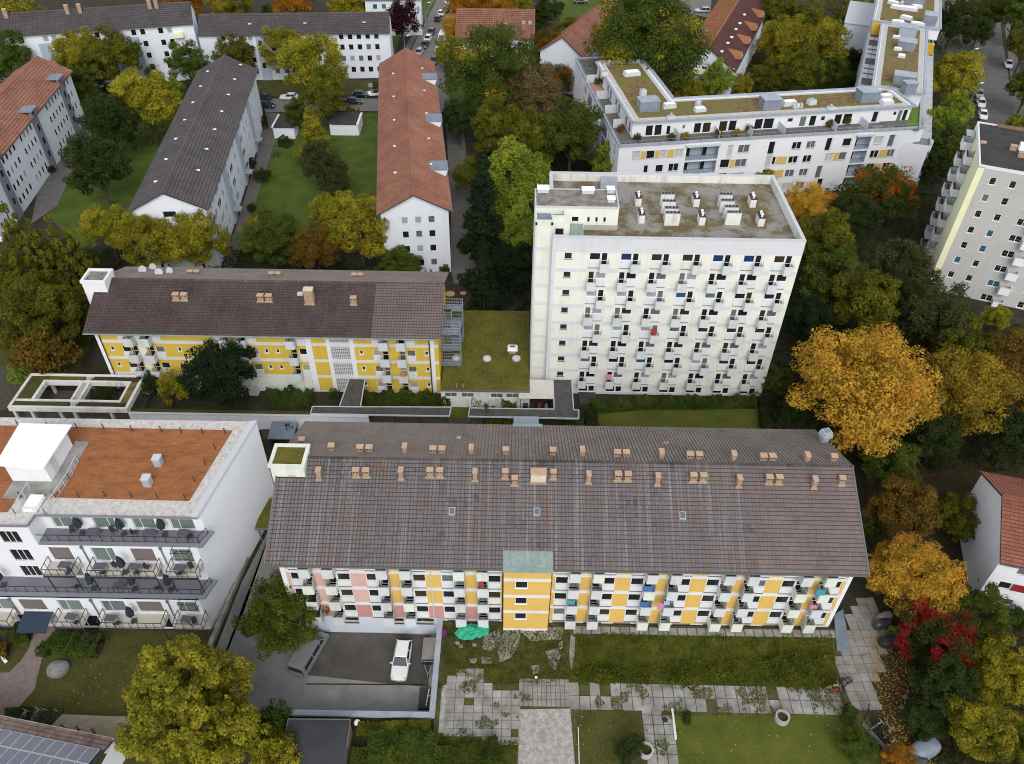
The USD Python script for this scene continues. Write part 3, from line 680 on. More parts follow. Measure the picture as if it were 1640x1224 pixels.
for a in (X0, X1 - .42):
    m = MB(); m.sbox(SF, a, a + .42, .002, .06, .3, 11.5); obj('corner_strip', m, 'white_frame', dorm)
m = MB()
for a, b in ((-6.5, -4.4), (-3.2, -.9), (4.8, 6.6), (8.1, 10.0), (11.3, 13.2), (14.5, 16.4), (17.7, 19.6), (21.0, 22.9), (24.2, 26.1), (27.4, 29.3), (30.8, 32.7)):
    v = MB(); v.sbox(SF, a, b, .002, .025, .02, .26); obj('basement_vent', v, 'gutter', dorm)
# stairwell bay with copper roof
BX0, BX1, BY = -.5, 4.2, 46.6
SBy = side((0, BY), (1, 0))
bwin = [(.68, 1.9, z, z + 1.15) for z in (2.35, 5.15, 7.95)]
m = MB(); wall(m, SBy, BX0, BX1, 0, 11.2, bwin); m.quad((BX1, BY, 0), (BX1, YF, 0), (BX1, YF, 11.2), (BX1, BY, 11.2)); m.quad((BX0, YF, 0), (BX0, BY, 0), (BX0, BY, 11.2), (BX0, YF, 11.2)); m.quad((BX0, BY, 11.2), (BX1, BY, 11.2), (BX1, YF, 11.2), (BX0, YF, 11.2))
bay = obj('stairwell_bay', m, 'yellow_render', dorm)
for o in bwin: window(dorm, SBy, *o, pane='pane_dark', depth=.05)
for f, g_ in ((0.0, .55), (3.5, 3.95), (6.32, 6.77), (9.14, 9.6)):
    m = MB(); m.sbox(SBy, BX0 - .01, BX1 + .01, .002, .03, f, g_); obj('floor_band', m, 'spandrel_white', bay)
m = MB(); y1 = 48.0; zt = rz(y1) + .02
m.hexa([(BX0 - .1, BY - .25, 11.2), (BX1 + .1, BY - .25, 11.2), (BX1 + .1, y1, 11.2), (BX0 - .1, y1, 11.2), (BX0 - .1, BY - .25, 11.95), (BX1 + .1, BY - .25, 11.95), (BX1 + .1, y1, zt), (BX0 - .1, y1, zt)])
cr = obj('copper_roof', m, 'copper_green', dorm)
for i in range(8):
    x = BX0 - .08 + i * (BX1 - BX0 + .16) / 7; s = MB(); s.bar((x, BY - .25, 11.96), (x, y1 - .1, zt - .0), .05, .05); s.bar((x, BY - .255, 11.2), (x, BY - .255, 11.95), .05, .03); obj('seam', s, 'copper_green', cr)
m = MB(); m.box(BX0 - .14, BY - .36, 11.08, BX1 + .14, BY - .255, 11.2); obj('copper_gutter', m, 'copper_green', cr)
for x in (BX0 - .1, BX1 + .12):
    m = MB(); m.cone((x, YF - .12, 0), (x, YF - .12, 11.3), .07, .07); obj('downpipe', m, 'pipe_dark', dorm)
m = MB(); m.cone((-7.9, YF - .08, .3), (-7.9, YF - .08, 11.3), .05, .05); obj('downpipe', m, 'pale_trim', dorm)
# roof
EX0, EX1, RYB = -23.75, 35.0, 66.13
ry = (RY0 + RYB) / 2; RZ = rz(ry)
m = MB()
for ya in (RY0, RYB):
    P = [(EX0, ya, RZ0), (EX1, ya, RZ0), (EX1, ry, RZ), (EX0, ry, RZ)]; m.hexa([(p[0], p[1], p[2] - .2) for p in P] + [(p[0], p[1], p[2] - .02) for p in P])
droof = obj('roof', m, 'dark_roof', dorm)
XN = 24.3
dormer = lambda c: ((c[:, 0] > BX0 - .2) & (c[:, 0] < BX1 + .2) & (c[:, 1] < y1 - .15)) | ((c[:, 0] < -20.7) & (c[:, 1] > 54.4))
U = (0, ry - RY0, RZ - RZ0)
obj('roof_tiles', tile_field((EX0, RY0, RZ0), (XN, RY0, RZ0), U, .36, .43, holes=dormer, seed=11, jitter=.01), 'old_tiles', droof, label='weathered dark tiles streaked with lichen', kind='stuff')
obj('roof_tiles', tile_field((XN, RY0, RZ0), (EX1, RY0, RZ0), U, .36, .43, seed=12), 'mauve_tiles', droof, label='newer even mauve brown tiles at the right end', kind='stuff')
hb = lambda c: (c[:, 0] < -20.7) & (c[:, 1] < 57.4)
obj('roof_tiles', tile_field((XN, RYB, RZ0), (EX0, RYB, RZ0), (0, ry - RYB, RZ - RZ0), .36, .43, side_lift=.07, holes=hb, seed=13), 'back_tiles', droof, label='grey brown tiles of the rear slope', kind='stuff')
obj('roof_tiles', tile_field((EX1, RYB, RZ0), (XN, RYB, RZ0), (0, ry - RYB, RZ - RZ0), .36, .43, side_lift=.07, seed=14), 'back_tiles', droof, kind='stuff')
m = MB()
for i in range(136):
    x = -20.6 + i * .41; m.bar((x, ry, RZ + .05), (x + .4, ry, RZ + .07), .26, .12)
obj('ridge_cap', m, 'worn_tiles', droof, kind='stuff')
m = MB(); m.box(EX0, RY0 - .16, RZ0 - .14, BX0 - .16, RY0 - .01, RZ0 + .0); m.box(BX1 + .16, RY0 - .16, RZ0 - .14, EX1, RY0 - .01, RZ0 + .0); obj('gutter', m, 'gutter', dorm)
m = MB(); m.box(EX0, RYB + .01, RZ0 - .14, EX1, RYB + .16, RZ0 + .0); obj('gutter', m, 'gutter', dorm)
for ex in (EX0, EX1):
    m = MB()
    for ya in (RY0, RYB): m.bar((ex, ya, RZ0 + .0), (ex, ry, RZ + .0), .12, .3)
    obj('verge_board', m, 'gutter', droof)
nF, nB = np.array([0, -RK, 1]), np.array([0, RK, 1])
def on_front(u, v): return on_plane(u, v, (0, RY0, RZ0), nF)
def on_back(u, v): return on_plane(u, v, (0, RYB, RZ0), nB)
for u, v, ty in ((512, 764, 's'), (579, 761, 'd'), (643, 764, 's'), (697, 761, 'd'), (761, 766, 's'), (809, 763, 'w'), (824, 774, 'w'), (886, 764, 'w'), (942, 770, 's'), (997, 767, 'd'), (1052, 773, 's'), (1117, 769, 'd'), (1182, 776, 's'), (1238, 772, 'd'), (1302, 778, 's'), (1346, 774, 'w'), (469, 757, 'w')):
    p = on_front(u, v)
    if ty == 's': chimney(dorm, p, .44, .68, 1.1, RK, vents=0)
    elif ty == 'w': chimney(dorm, p, .56, .54, .85, RK)
    else:
        for sx in (-.5, .5): chimney(dorm, p + np.array([sx, 0, 0]), .64, .54, .82, RK)
p = on_front(862, 768); chimney(dorm, p, 1.55, .9, 1.15, RK, 'cream_chimney', 'brown_cap', 0)
for u, v, ty in ((485, 712, 'w'), (532, 722, 'w'), (585, 724, 'd'), (649, 725, 's'), (701, 726, 'd'), (755, 727, 's'), (810, 728, 'w'), (885, 729, 'w'), (932, 730, 's'), (995, 732, 'd'), (1058, 734, 's'), (1111, 735, 'd'), (1173, 737, 's'), (1228, 738, 'd'), (1290, 739, 's'), (1333, 739, 'w')):
    p = on_back(u, v)
    if ty == 's': chimney(dorm, p, .45, .7, 1.05, RK, vents=0, flash=False)
    elif ty == 'w': chimney(dorm, p, .6, .55, .85, RK, flash=False)
    else:
        for sx in (-.47, .47): chimney(dorm, p + np.array([sx, 0, 0]), .66, .55, .8, RK, flash=False)
for u, v in ((724, 820), (860, 821), (1093, 827)):
    p = on_front(u, v); m = MB(); s = np.array([0, 1, RK]) / math.hypot(1, RK)
    c = [p + np.array([a * .32, 0, 0]) + s * b * .38 for a, b in ((-1, -1), (1, -1), (1, 1), (-1, 1))]; m.hexa([q + [0, 0, -.05] for q in c] + [q + [0, 0, .17] for q in c]); h = obj('roof_hatch', m, 'zinc', dorm)
    m = MB(); c = [p + np.array([a * .25, 0, 0]) + s * b * .3 + [0, 0, .176] for a, b in ((-1, -1), (1, -1), (1, 1), (-1, 1))]; m.quad(*c); obj('pane', m, 'pane_grey', h)
p = on_back(735, 703); m = MB(); m.rbox(p[0], p[1], p[2] - .2, .5, .4, .45); obj('roof_hatch', m, 'zinc', droof)
p = on_back(1067, 711); m = MB(); m.rbox(p[0], p[1], p[2] - .2, .6, .35, .4); obj('roof_hatch', m, 'brick_chimney', droof)
p = at(845, 683, 12.0); m = MB(); m.hexa([(p[0] - 1.7, RYB - .55, 11.75), (p[0] + 1.7, RYB - .55, 11.75), (p[0] + 1.7, RYB + .2, 11.4), (p[0] - 1.7, RYB + .2, 11.4), (p[0] - 1.7, RYB - .55, 11.98), (p[0] + 1.7, RYB - .55, 11.98), (p[0] + 1.7, RYB + .2, 11.66), (p[0] - 1.7, RYB + .2, 11.66)]); obj('copper_sheet', m, 'copper_green', droof)
# metal ventilation cowl at the right end of the ridge
p = on_back(1318, 708); m = MB(); m.rbox(p[0], p[1], p[2] - .3, .75, .75, 1.2); cw = obj('vent_cowl', m, 'zinc', dorm)
m = MB(); m.rbox(p[0], p[1], p[2] + .9, 1.15, 1.05, .35, .3); m.rbox(p[0], p[1], p[2] + 1.25, 1.15, 1.05, .5, .3, .8); obj('cowl_head', m, 'zinc', cw)
m = MB(); m.rbox(p[0], p[1], p[2] + 1.751, .6, .55, .02, .3); obj('louvre', m, 'zinc_dark', cw)
# stair tower head with moss on its flat top
m = MB(); m.box(-24.15, 54.4, 10, -20.8, 57.3, 16.75)
tw_ = obj('stair_head', m, 'pale_panel', dorm)
m = MB(); m.box(-24.3, 54.25, 16.75, -20.65, 54.6, 17.0); m.box(-24.3, 57.1, 16.75, -20.65, 57.45, 17.0); m.box(-24.3, 54.6, 16.75, -23.95, 57.1, 17.0); m.box(-21.0, 54.6, 16.75, -20.65, 57.1, 17.0); obj('parapet', m, 'pale_panel', tw_)
m = MB(); m.box(-23.94, 54.61, 16.752, -21.01, 57.09, 16.82); obj('moss_cover', m, 'moss_roof', tw_)
# glazed basement stair cover at the right gable
p = [at(*q, .3) for q in ((1336, 985), (1350, 975), (1362, 1040), (1341, 1042))]
m = MB(); m.hexa([(q[0], q[1], 0.02) for q in p] + [(q[0], q[1], .30) for q in p])
single('cellar_stair_cover', m, 'zinc_dark', 'low dark metal cover of the cellar stairs beside the right gable', 'stair cover')

# ================================================================== yellow house behind
YY = 84.0
yel = thing('apartment_house', 'yellow house with white bands and dark tiled roof, left of the white tower', 'apartment house', (-33, YY, 0))
SY = side((0, YY), (1, 0)); A0, A1, AB = -55.9, -10.0, 96.8
FY = [0.0, 2.85, 5.70, 8.55]
ycent = [-50.1, -37.3]
yw, ysw, ybal = [], [], []
for c in ycent: yw += [c - 2.75, c + 1.75]; ybal += [c - 1.1, c + 1.1]
yw += [-28.9]; ybal += [-29.65]; c = -16.1; yw += [c - 2.75, c + 1.8]; ybal += [c - 1.15, c + 1.15]
ysw = [-54.5, -45.4, -43.8, -33.6, -32.1, -20.75, -11.9]
ops = [(a, a + 1.15, f + 1.0, f + 2.05) for a in yw for f in FY] + [(a, a + .55, f + 1.2, f + 1.95) for a in ysw for f in FY] + [(b - .4, b + .4, f + .05, f + 2.05) for b in ybal for f in FY]
STX = (-27.4, -21.7)
ops = [(max(o[0], A0), o[1], o[2], o[3]) for o in ops]
m = MB(); wall(m, SY, A0, A1, 0, 11, ops)
wall(m, side((A1, YY), (0, 1)), 0, AB - YY, 0, 11); wall(m, side((A1, AB), (-1, 0)), 0, A1 - A0, 0, 11, [(a, a + 1.3, f + 1, f + 2.1) for f in FY for a in range(2, 42, 4)]); wall(m, side((A0, AB), (0, -1)), 0, AB - YY, 0, 11)
yk = (14.35 - 11.0) / 7.75; yym = (YY + AB) / 2
for x in (A0, A1):
    P = [(x, YY, 11), (x, AB, 11), (x, yym, 13.75)]; m.tri(*(P if x == A1 else P[::-1]))
obj('wall', m, 'deep_yellow_render', yel)
for f in FY:
    m = MB(); m.sbox(SY, A0, STX[0], .002, .03, f - .28 if f else 0, f + .24); m.sbox(SY, STX[1], A1, .002, .03, f - .28 if f else 0, f + .24); obj('floor_band', m, 'spandrel_white', yel)
for a, b in ((A0, A0 + .55), (A1 - 1.1, A1 - .55), (STX[0] - .5, STX[0] + .35), (STX[1] - .25, STX[1] + .35)):
    m = MB(); m.sbox(SY, a, b, .031, .06, 0, 10.6); obj('corner_strip', m, 'white_frame', yel)
m = MB(); m.sbox(SY, -25.1, -24.6, .031, .055, 0, 10.6); obj('corner_strip', m, 'white_frame', yel)
m = MB(); m.cone((A0 + .6, YY - .14, 0), (A0 + .6, YY - .14, 10.6), .07, .07); obj('downpipe', m, 'pipe_dark', yel)
m = MB(); m.cone((-11.2, YY - .12, 0), (-11.2, YY - .12, 10.6), .08, .08); obj('downpipe', m, 'pipe_dark', yel)
for a in yw:
    for f in FY:
        window(yel, SY, a, a + 1.15, f + 1.0, f + 2.05, sill=False, pane=rng.choice(['pane_dark', 'pane_grey', 'pane_curtain', 'pane_dark']))
        s = MB(); s.sbox(SY, a - .05, a + 1.2, .031, .10, f - .02, f + .98); obj('spandrel', s, 'spandrel_white', yel)
for a in ysw:
    for f in FY: window(yel, SY, a, a + .55, f + 1.2, f + 1.95, sill=True, pane='pane_brown', fw=.1)
for b in ybal:
    for f in FY:
        door_pane(yel, SY, b - .4, b + .4, f + .05, f + 2.05); balcony(yel, SY, b - .62, b + .62, f + .05, 1.2, 1.15)
m = MB(); m.sbox(SY, -39.0, -27.95, .031, .045, .26, 2.55); obj('wall_panel', m, 'cream_render', yel, label='cream painted ground floor strip')
for f in FY:
    m = MB(); m.sbox(SY, -50.6, -49.6, .031, .04, f + .25, f + 2.55); obj('wall_panel', m, 'cream_render', yel)
# glass brick grille of the stairs
for f in FY:
    m = MB(); m.sbox(SY, -24.55, -22.0, -.02, .012, f + .4, f + 2.45); obj('stair_glazing', m, 'pane_grey', yel)
    m = MB()
    for i in range(11): x = -24.55 + i * .255; m.sbox(SY, x - .03, x + .03, .013, .05, f + .4, f + 2.45)
    for i in range(9): z = f + .4 + i * .256; m.sbox(SY, -24.55, -22.0, .014, .048, z - .03, z + .03)
    obj('grille', m, 'spandrel_white', yel)
    m = MB(); m.sbox(SY, -25.12, -21.9, .002, .034, f - .3 if f else 0, f + .38); obj('floor_band', m, 'spandrel_white', yel)
    m = MB(); m.sbox(SY, -27.0, -25.15, .002, .028, f - .25 if f else 0, f + .22); obj('floor_band', m, 'spandrel_white', yel)
QX0, QX1, QF, QB = -56.4, -9.45, 82.5, 98.0; qm = (QF + QB) / 2; QZ, QR = 11.0, 14.35; QK = (QR - QZ) / (qm - QF)
m = MB()
for ya in (QF, QB):
    P = [(QX0, ya, QZ), (QX1, ya, QZ), (QX1, qm, QR), (QX0, qm, QR)]; m.hexa([(p[0], p[1], p[2] - .2) for p in P] + [(p[0], p[1], p[2] - .02) for p in P])
yroof = obj('roof', m, 'dark_roof', yel)
hd = lambda c: (c[:, 0] < -54.6) & (c[:, 1] > 88.0)
obj('roof_tiles', tile_field((QX0, QF, QZ), (-18.6, QF, QZ), (0, qm - QF, QR - QZ), .36, .43, holes=hd, seed=21, jitter=.009), 'brown_tiles', yroof, label='dark brown weathered tiles', kind='stuff')
obj('roof_tiles', tile_field((-18.6, QF, QZ), (QX1, QF, QZ), (0, qm - QF, QR - QZ), .36, .43, seed=22), 'mauve_tiles', yroof, label='lighter mauve tiles at the right end', kind='stuff')
obj('roof_tiles', tile_field((QX1, QB, QZ), (QX0, QB, QZ), (0, qm - QB, QR - QZ), .36, .43, side_lift=.07, seed=23), 'back_tiles', yroof, kind='stuff')
m = MB(); m.bar((-54.4, qm, QR + .05), (QX1, qm, QR + .05), .28, .13); obj('ridge_cap', m, 'worn_tiles', yroof)
m = MB(); m.box(QX0, QF - .15, QZ - .14, QX1, QF - .01, QZ); obj('gutter', m, 'copper_green', yel)
m = MB(); m.box(-58.0 + .4, 88.3, 0, -54.5, 91.2, 14.9); h = obj('stair_head', m, 'white_render', yel)
m = MB()
for a in ((-57.7, 88.2, -54.4, 88.5), (-57.7, 91.0, -54.4, 91.3), (-57.7, 88.5, -57.4, 91.0), (-54.7, 88.5, -54.4, 91.0)): m.box(a[0], a[1], 14.9, a[2], a[3], 15.3)
obj('parapet', m, 'white_render', h)
m = MB(); m.box(-57.39, 88.51, 14.902, -54.71, 90.99, 15.0); obj('gravel_cover', m, 'roof_gravel', h)
yF = lambda u, v: on_plane(u, v, (0, QF, QZ), np.array([0, -QK, 1])); yB = lambda u, v: on_plane(u, v, (0, QB, QZ), np.array([0, QK, 1]))
for u, v in ((290, 479), (425, 481)):
    for sx in (-.55, .55): chimney(yel, yF(u, v) + np.array([sx, 0, 0]), .8, .6, .85, QK)
chimney(yel, yF(567, 486), .75, .6, 1.0, QK); chimney(yel, yF(497, 484), 1.2, .9, 2.1, QK, 'brick_chimney', 'cream_chimney', 0)
for u, v in ((311, 440), (441, 443), (573, 445)):
    for sx in (-.45, .45): chimney(yel, yB(u, v) + np.array([sx, 0, 0]), .7, .5, .6, QK, flash=False)
p = yF(481, 471); m = MB(); m.rbox(p[0], p[1], p[2] - .1, .7, .6, .3); obj('roof_hatch', m, 'dish_grey', yroof)
def dish(parent, p, r, az, el, mat='dish_grey'):
    """bowl, arm and mast"""
    c = np.array([math.cos(el) * math.sin(az), math.cos(el) * math.cos(az), math.sin(el)]); a = np.cross(c, [0, 0, 1]); a /= np.linalg.norm(a); b = np.cross(a, c)
    V, F = [], []
    for i in range(5):
        q = i / 4 * r
        for j in range(14): t = j * 2 * math.pi / 14; V.append(p + a * q * math.cos(t) + b * q * math.sin(t) + c * (q * q / r * .35))
    for i in range(4):
        for j in range(14): k = (j + 1) % 14; F.append([i * 14 + j, (i + 1) * 14 + j, (i + 1) * 14 + k, i * 14 + k])
    m = MB().add(V, F); d = obj('satellite_dish', m, mat, parent)
    m = MB(); m.cone(p - c * .02, (p[0], p[1], p[2] - .9), .03, .03); m.bar(p - b * r * .9 + c * .25, p + c * r * .95, .03); obj('mast', m, 'steel', d)
for (u, v), az in zip(((229, 436), (247, 432), (256, 440), (274, 438)), (2.6, 3.3, 2.9, 3.4)):
    p = yB(u, v); dish(yel, p + np.array([0, 0, .45]), .55, az, .5)
# ================================================================== white tower
YT = 84.45
tow = thing('tower_block', 'nine storey white and cream tower with small staggered balconies and gravel roof', 'tower block', (20, YT, 0))
ST = side((0, YT), (1, 0)); TX0, TX1, TB, TZ = 4.66, 35.3, 101.3, 25.45
bays = [9.31, 13.15, 16.91, 20.72, 24.47, 28.26, 32.01]
ops = []; plan = []
for k in range(8):
    hz = 23.4 - 2.752 * k
    ops.append((6.21, 7.13, hz - .95, hz - .06))
    for x in bays:
        if k % 2 == 0: w, d = (x, x + 1.32), (x + 1.46, x + 2.2); b = (x + 1.27, x + 2.36)
        else: d, w = (x + .02, x + .76), (x + .92, x + 2.2); b = (x - .16, x + .95)
        ops += [(*w, hz - 1.02, hz), (*d, hz - 2.2, hz)]; plan.append((w, d, b, hz, k))
gr = [(x + .1, x + 1.35, .42, 1.5) for x in bays] + [(x + 1.45, x + 2.3, .42, 1.5) for x in bays]
ops += gr
m = MB(); wall(m, ST, TX0, TX1, 0, TZ, ops); wall(m, side((TX1, YT), (0, 1)), 0, TB - YT, 0, TZ, [(y, y + .9, 2.75 * k + 1.4, 2.75 * k + 3.4) for k in range(8) for y in (3.6, 11.2)])
wall(m, side((TX1, TB), (-1, 0)), 0, TX1 - TX0, 0, TZ, [(a, a + 1.4, 2.75 * k + .9, 2.75 * k + 2.0) for k in range(9) for a in range(2, 29, 4)]); wall(m, side((TX0, TB), (0, -1)), 0, TB - YT, 0, TZ)
obj('wall', m, 'cream_render', tow)
STR = side((TX1, YT), (0, 1))
for k in range(8):
    for y in (3.6, 11.2): window(tow, STR, y, y + .9, 2.75 * k + 1.4, 2.75 * k + 3.4, sill=False, name='balcony_door')
# light floor bands and the attic band, set proud between the window groups
m = MB(); m.sbox(ST, TX0, TX1, .002, .02, 23.46, 25.448); obj('attic_band', m, 'tower_band', tow)
for k in range(8):
    z1 = 21.1 - 2.752 * k; segs = [(TX0 + .5, 9.2)] + [(bays[i] + 2.4, (bays[i + 1] - .2) if i < 6 else TX1) for i in range(7)]
    for a, b in segs:
        m = MB(); m.sbox(ST, a, b, .002, .018, z1 - .55, z1); obj('floor_band', m, 'tower_band', tow)
m = MB(); m.sbox(ST, TX0, TX0 + .45, .002, .02, 0, 23.45); obj('corner_strip', m, 'tower_band', tow)
m = MB(); m.sbox(ST, TX0 + .46, TX1, .002, .02, 0.0, .40); obj('plinth', m, 'tower_band', tow)
for k in range(8):
    hz = 23.4 - 2.752 * k; window(tow, ST, 6.21, 7.13, hz - .95, hz - .06, sill='gutter', pane='pane_brown', fw=.04, frame='spandrel_white')
for w, d, b, hz, k in plan:
    c = rng.random(); pane = rng.choice(['pane_blue', 'pane_dark', 'pane_brown']) if k == 0 else rng.choice(['pane_dark', 'pane_brown', 'pane_grey', 'pane_grey', 'pane_curtain', 'pane_dark', 'pane_dark', 'pane_teal', 'pane_curtain', 'pane_dark'])
    window(tow, ST, *w, hz - 1.02, hz, pane=pane, sill=False, fw=.05, depth=.05)
    s = MB(); s.sbox(ST, w[0] - .05, w[1] + .05, .003, .07, hz - 2.1, hz - 1.03); obj('spandrel', s, 'spandrel_white', tow)
    s = MB(); s.sbox(ST, w[0] - .08, w[1] + .05, .003, .12, hz - 2.17, hz - 2.105); obj('ledge', s, 'gutter', tow)
    window(tow, ST, *d, hz - 2.2, hz, nz=2, sill=False, fw=.05, name='balcony_door', pane=rng.choice(['pane_dark'] * 4 + ['pane_grey', 'pane_brown']) if k else 'pane_dark')
    balcony(tow, ST, *b, hz - 2.2, 1.15, 1.0)
    r = MB()
    for a in (b[0] + .02, b[1] - .02): r.bar(ST(a, .3, hz - .55), ST(a, .98, hz - .98), .03)
    obj('balcony_strut', r, 'dark_steel', tow)
for o in gr: window(tow, ST, *o, sill=False, name='basement_window', pane='pane_dark', fw=.05)
# stair shaft on the left corner
SX0, SX1, SYF, SZ = 2.5, 4.655, 85.4, 27.2
SS = side((0, SYF), (1, 0)); m = MB()
m.box(SX0, SYF, 0, SX1, 92.5, SZ - .6); sh = obj('stair_shaft', m, 'cream_render', tow)
for k in range(9):
    z1 = 23.5 - 2.752 * k; m = MB(); m.sbox(SS, SX0 + .02, SX1 - .02, .003, .02, z1 - .55, z1) ; obj('floor_band', m, 'tower_band', sh)
for a in (SX0, SX1 - .25):
    m = MB(); m.sbox(SS, a, a + .25, .021, .05, 0, SZ - .2); obj('corner_strip', m, 'tower_band', sh)
# parapet and roof
m = MB(); P = .4
m.box(TX0, YT - .05, TZ, TX1 + .05, YT + P, TZ + .12); m.box(TX0, TB - P, TZ, TX1 + .05, TB + .05, TZ + .12); m.box(TX1 - P, YT + P + .002, TZ, TX1 + .05, TB - P - .002, TZ + .12); m.box(TX0 - .05, 92.7, TZ, TX0 + P, TB - P - .002, TZ + .12)
obj('coping', m, 'pale_trim', tow)
m = MB(); m.quad((TX0 + P, TB - P, 24.3), (TX1 - P, TB - P, 24.3), (TX1 - P, TB - P, TZ), (TX0 + P, TB - P, TZ)); m.quad((TX1 - P, TB - P, 24.3), (TX1 - P, YT + P, 24.3), (TX1 - P, YT + P, TZ), (TX1 - P, TB - P, TZ)); m.quad((TX0 + P, 92.7, 24.3), (TX0 + P, TB - P, 24.3), (TX0 + P, TB - P, TZ), (TX0 + P, 92.7, TZ)); m.quad((TX1 - P, YT + P, 24.3), (TX0 + P, YT + P, 24.3), (TX0 + P, YT + P, TZ), (TX1 - P, YT + P, TZ)); obj('parapet', m, 'pale_concrete', tow)
m = MB(); m.poly([(TX0 + P, YT + P), (TX1 - P, YT + P), (TX1 - P, TB - P), (TX0 + P, TB - P)], 24.4); troof = obj('roof', m, 'roof_gravel_moss', tow)
# machine room on the roof
HX0, HX1, HY0, HY1, HZ = SX0, 12.8, 88.1, 92.6, 27.55
SH = side((0, HY0), (1, 0)); ow = [(7.05, 7.95, 25.55, 26.25)] + [(a, a + .4, 25.5, 26.25) for a in (8.95, 9.95, 10.95)]
m = MB(); wall(m, SH, 4.67, HX1, 24.4, HZ, ow); m.quad((HX1, HY0, 24.4), (HX1, HY1, 24.4), (HX1, HY1, HZ), (HX1, HY0, HZ)); m.quad((HX1, HY1, 24.4), (SX0, HY1, 24.4), (SX0, HY1, HZ), (HX1, HY1, HZ)); m.quad((SX0, HY1, SZ - .6), (SX0, HY0, SZ - .6), (SX0, HY0, HZ), (SX0, HY1, HZ)); m.quad((SX0, HY0, SZ - .6), (4.67, HY0, SZ - .6), (4.67, HY0, HZ), (SX0, HY0, HZ))
ph = obj('machine_room', m, 'cream_render', tow)
for o in ow: window(tow, SH, *o, pane='pane_dark', fw=.05)
m = MB(); m.sbox(SH, 8.7, HX1 - .02, .003, .03, 24.42, 25.15); obj('plinth', m, 'concrete', ph)
m = MB(); m.poly([(SX0 + .15, HY0 + .12), (HX1 - .12, HY0 + .12), (HX1 - .12, HY1 - .12), (SX0 + .15, HY1 - .12)], HZ - .05, HZ + .04); obj('gravel_cover', m, 'roof_gravel', ph)
m = MB(); m.box(SX0 - .02, HY0 - .05, HZ - .14, HX1 + .05, HY0 + .12, HZ + .1); m.box(SX0 - .02, HY1 - .12, HZ - .14, HX1 + .05, HY1 + .05, HZ + .1); m.box(SX0 - .02, HY0 + .12, HZ - .14, SX0 + .15, HY1 - .12, HZ + .1); m.box(HX1 - .12, HY0 + .12, HZ - .14, HX1 + .05, HY1 - .12, HZ + .1); obj('parapet', m, 'pale_trim', ph)
m = MB(); m.box(4.67, 86.1, 24.4, 6.75, HY0 - .06, 26.5); lo = obj('lobby', m, 'cream_render', tow)
m = MB(); m.box(2.48, 85.35, SZ - .6, 4.66, 85.55, SZ + .06); m.box(2.48, 85.55, SZ - .6, 2.7, HY0 - .06, SZ + .06); m.box(4.5, 85.55, SZ - .6, 4.66, 86.6, SZ + .06); m.box(6.0, 86.7, 26.501, 6.2, HY0 - .06, SZ + .06); m.box(4.661, 86.6, 26.501, 6.2, 86.7, SZ + .04); obj('parapet', m, 'pale_panel', sh)
m = MB(); m.box(2.71, 85.551, SZ - .599, 4.49, HY0 - .06, SZ - .5); m.box(4.662, 86.71, 26.502, 5.99, HY0 - .07, 26.6); obj('shaft_roof', m, 'zinc_dark', sh)
m = MB(); m.box(5.0, 86.05, 24.95, 6.0, 86.098, 25.75); obj('lobby_window', m, 'pane_dark', lo)
m = MB(); m.hexa([(6.8, 86.2, 24.42), (8.55, 86.2, 24.42), (8.55, HY0 - .05, 24.42), (6.8, HY0 - .05, 24.42), (6.8, 86.2, 24.55), (8.55, 86.2, 24.55), (8.55, HY0 - .05, 25.3), (6.8, HY0 - .05, 25.3)]); gs = obj('sloping_skylight', m, 'copper_green', tow)
for i in range(4):
    x = 6.83 + i * .56; s = MB(); s.bar((x, 86.2, 24.58), (x, HY0 - .05, 25.33), .05, .05); obj('glazing_bar', s, 'copper_green', gs)
for u, v, w, d, h in ((870, 302, 1.4, 1.0, .5), (942, 304, 1.5, .9, .5), (978, 303, .9, .8, .5), (979, 318, .9, .8, .45)):
    p = at(u, v, HZ + .4); m = MB(); m.rbox(p[0], p[1], HZ + .02, w, d, h); hh = obj('roof_vent', m, 'pale_trim', tow); m = MB(); m.rbox(p[0], p[1], HZ + .02 + h, w + .15, d + .15, .1); obj('vent_lid', m, 'bright_white', hh)
p = at(977, 303, 25.2); m = MB(); m.rbox(p[0], p[1] + 2.2, 24.4, 2.2, 1.2, 1.2); obj('roof_vent', m, 'zinc', tow)
# ventilation stacks on the gravel
for u, v in ((1021, 350 - 24), (1026, 353), (1113, 327), (1122, 356), (1203, 328), (1216, 358)):
    p = at(u, v, 24.4); m = MB(); m.rbox(p[0], p[1], 24.4, .75, 1.6, 1.15); s = obj('vent_stack', m, 'pale_concrete', tow)
    m = MB(); m.rbox(p[0], p[1], 25.55, .82, 1.66, .06); obj('stack_lid', m, 'dark_roof', s)
    m = MB()
    for dy in (-.4, .25): m.cone((p[0], p[1] + dy, 25.61), (p[0], p[1] + dy, 25.95), .13, .13); m.cone((p[0], p[1] + dy, 25.95), (p[0], p[1] + dy, 26.1), .2, .1)
    obj('vent_pipe', m, 'white_metal', s)
for u, v, w in ((1067, 329, 1.7), (1069, 341, 1.75), (1073, 352, 1.75), (1075, 360, 1.85), (1159, 330, 1.7), (1162, 340, 1.75), (1168, 350, 1.75), (1172, 359, 1.85)):
    p = at(u, v, 24.4); m = MB(); m.rbox(p[0], p[1], 24.4, w, .5, 1.7); s = obj('vent_slab', m, 'pale_concrete', tow)
    m = MB(); m.rbox(p[0], p[1], 26.1, w + .05, .55, .06); obj('slab_lid', m, 'zinc_dark', s)
    m = MB()
    for i in range(4): x = p[0] - w / 2 + w * (i + .5) / 4; m.rbox(x, p[1], 26.161, .26, .3, .1)
    obj('vent_grid', m, 'dark_roof', s)
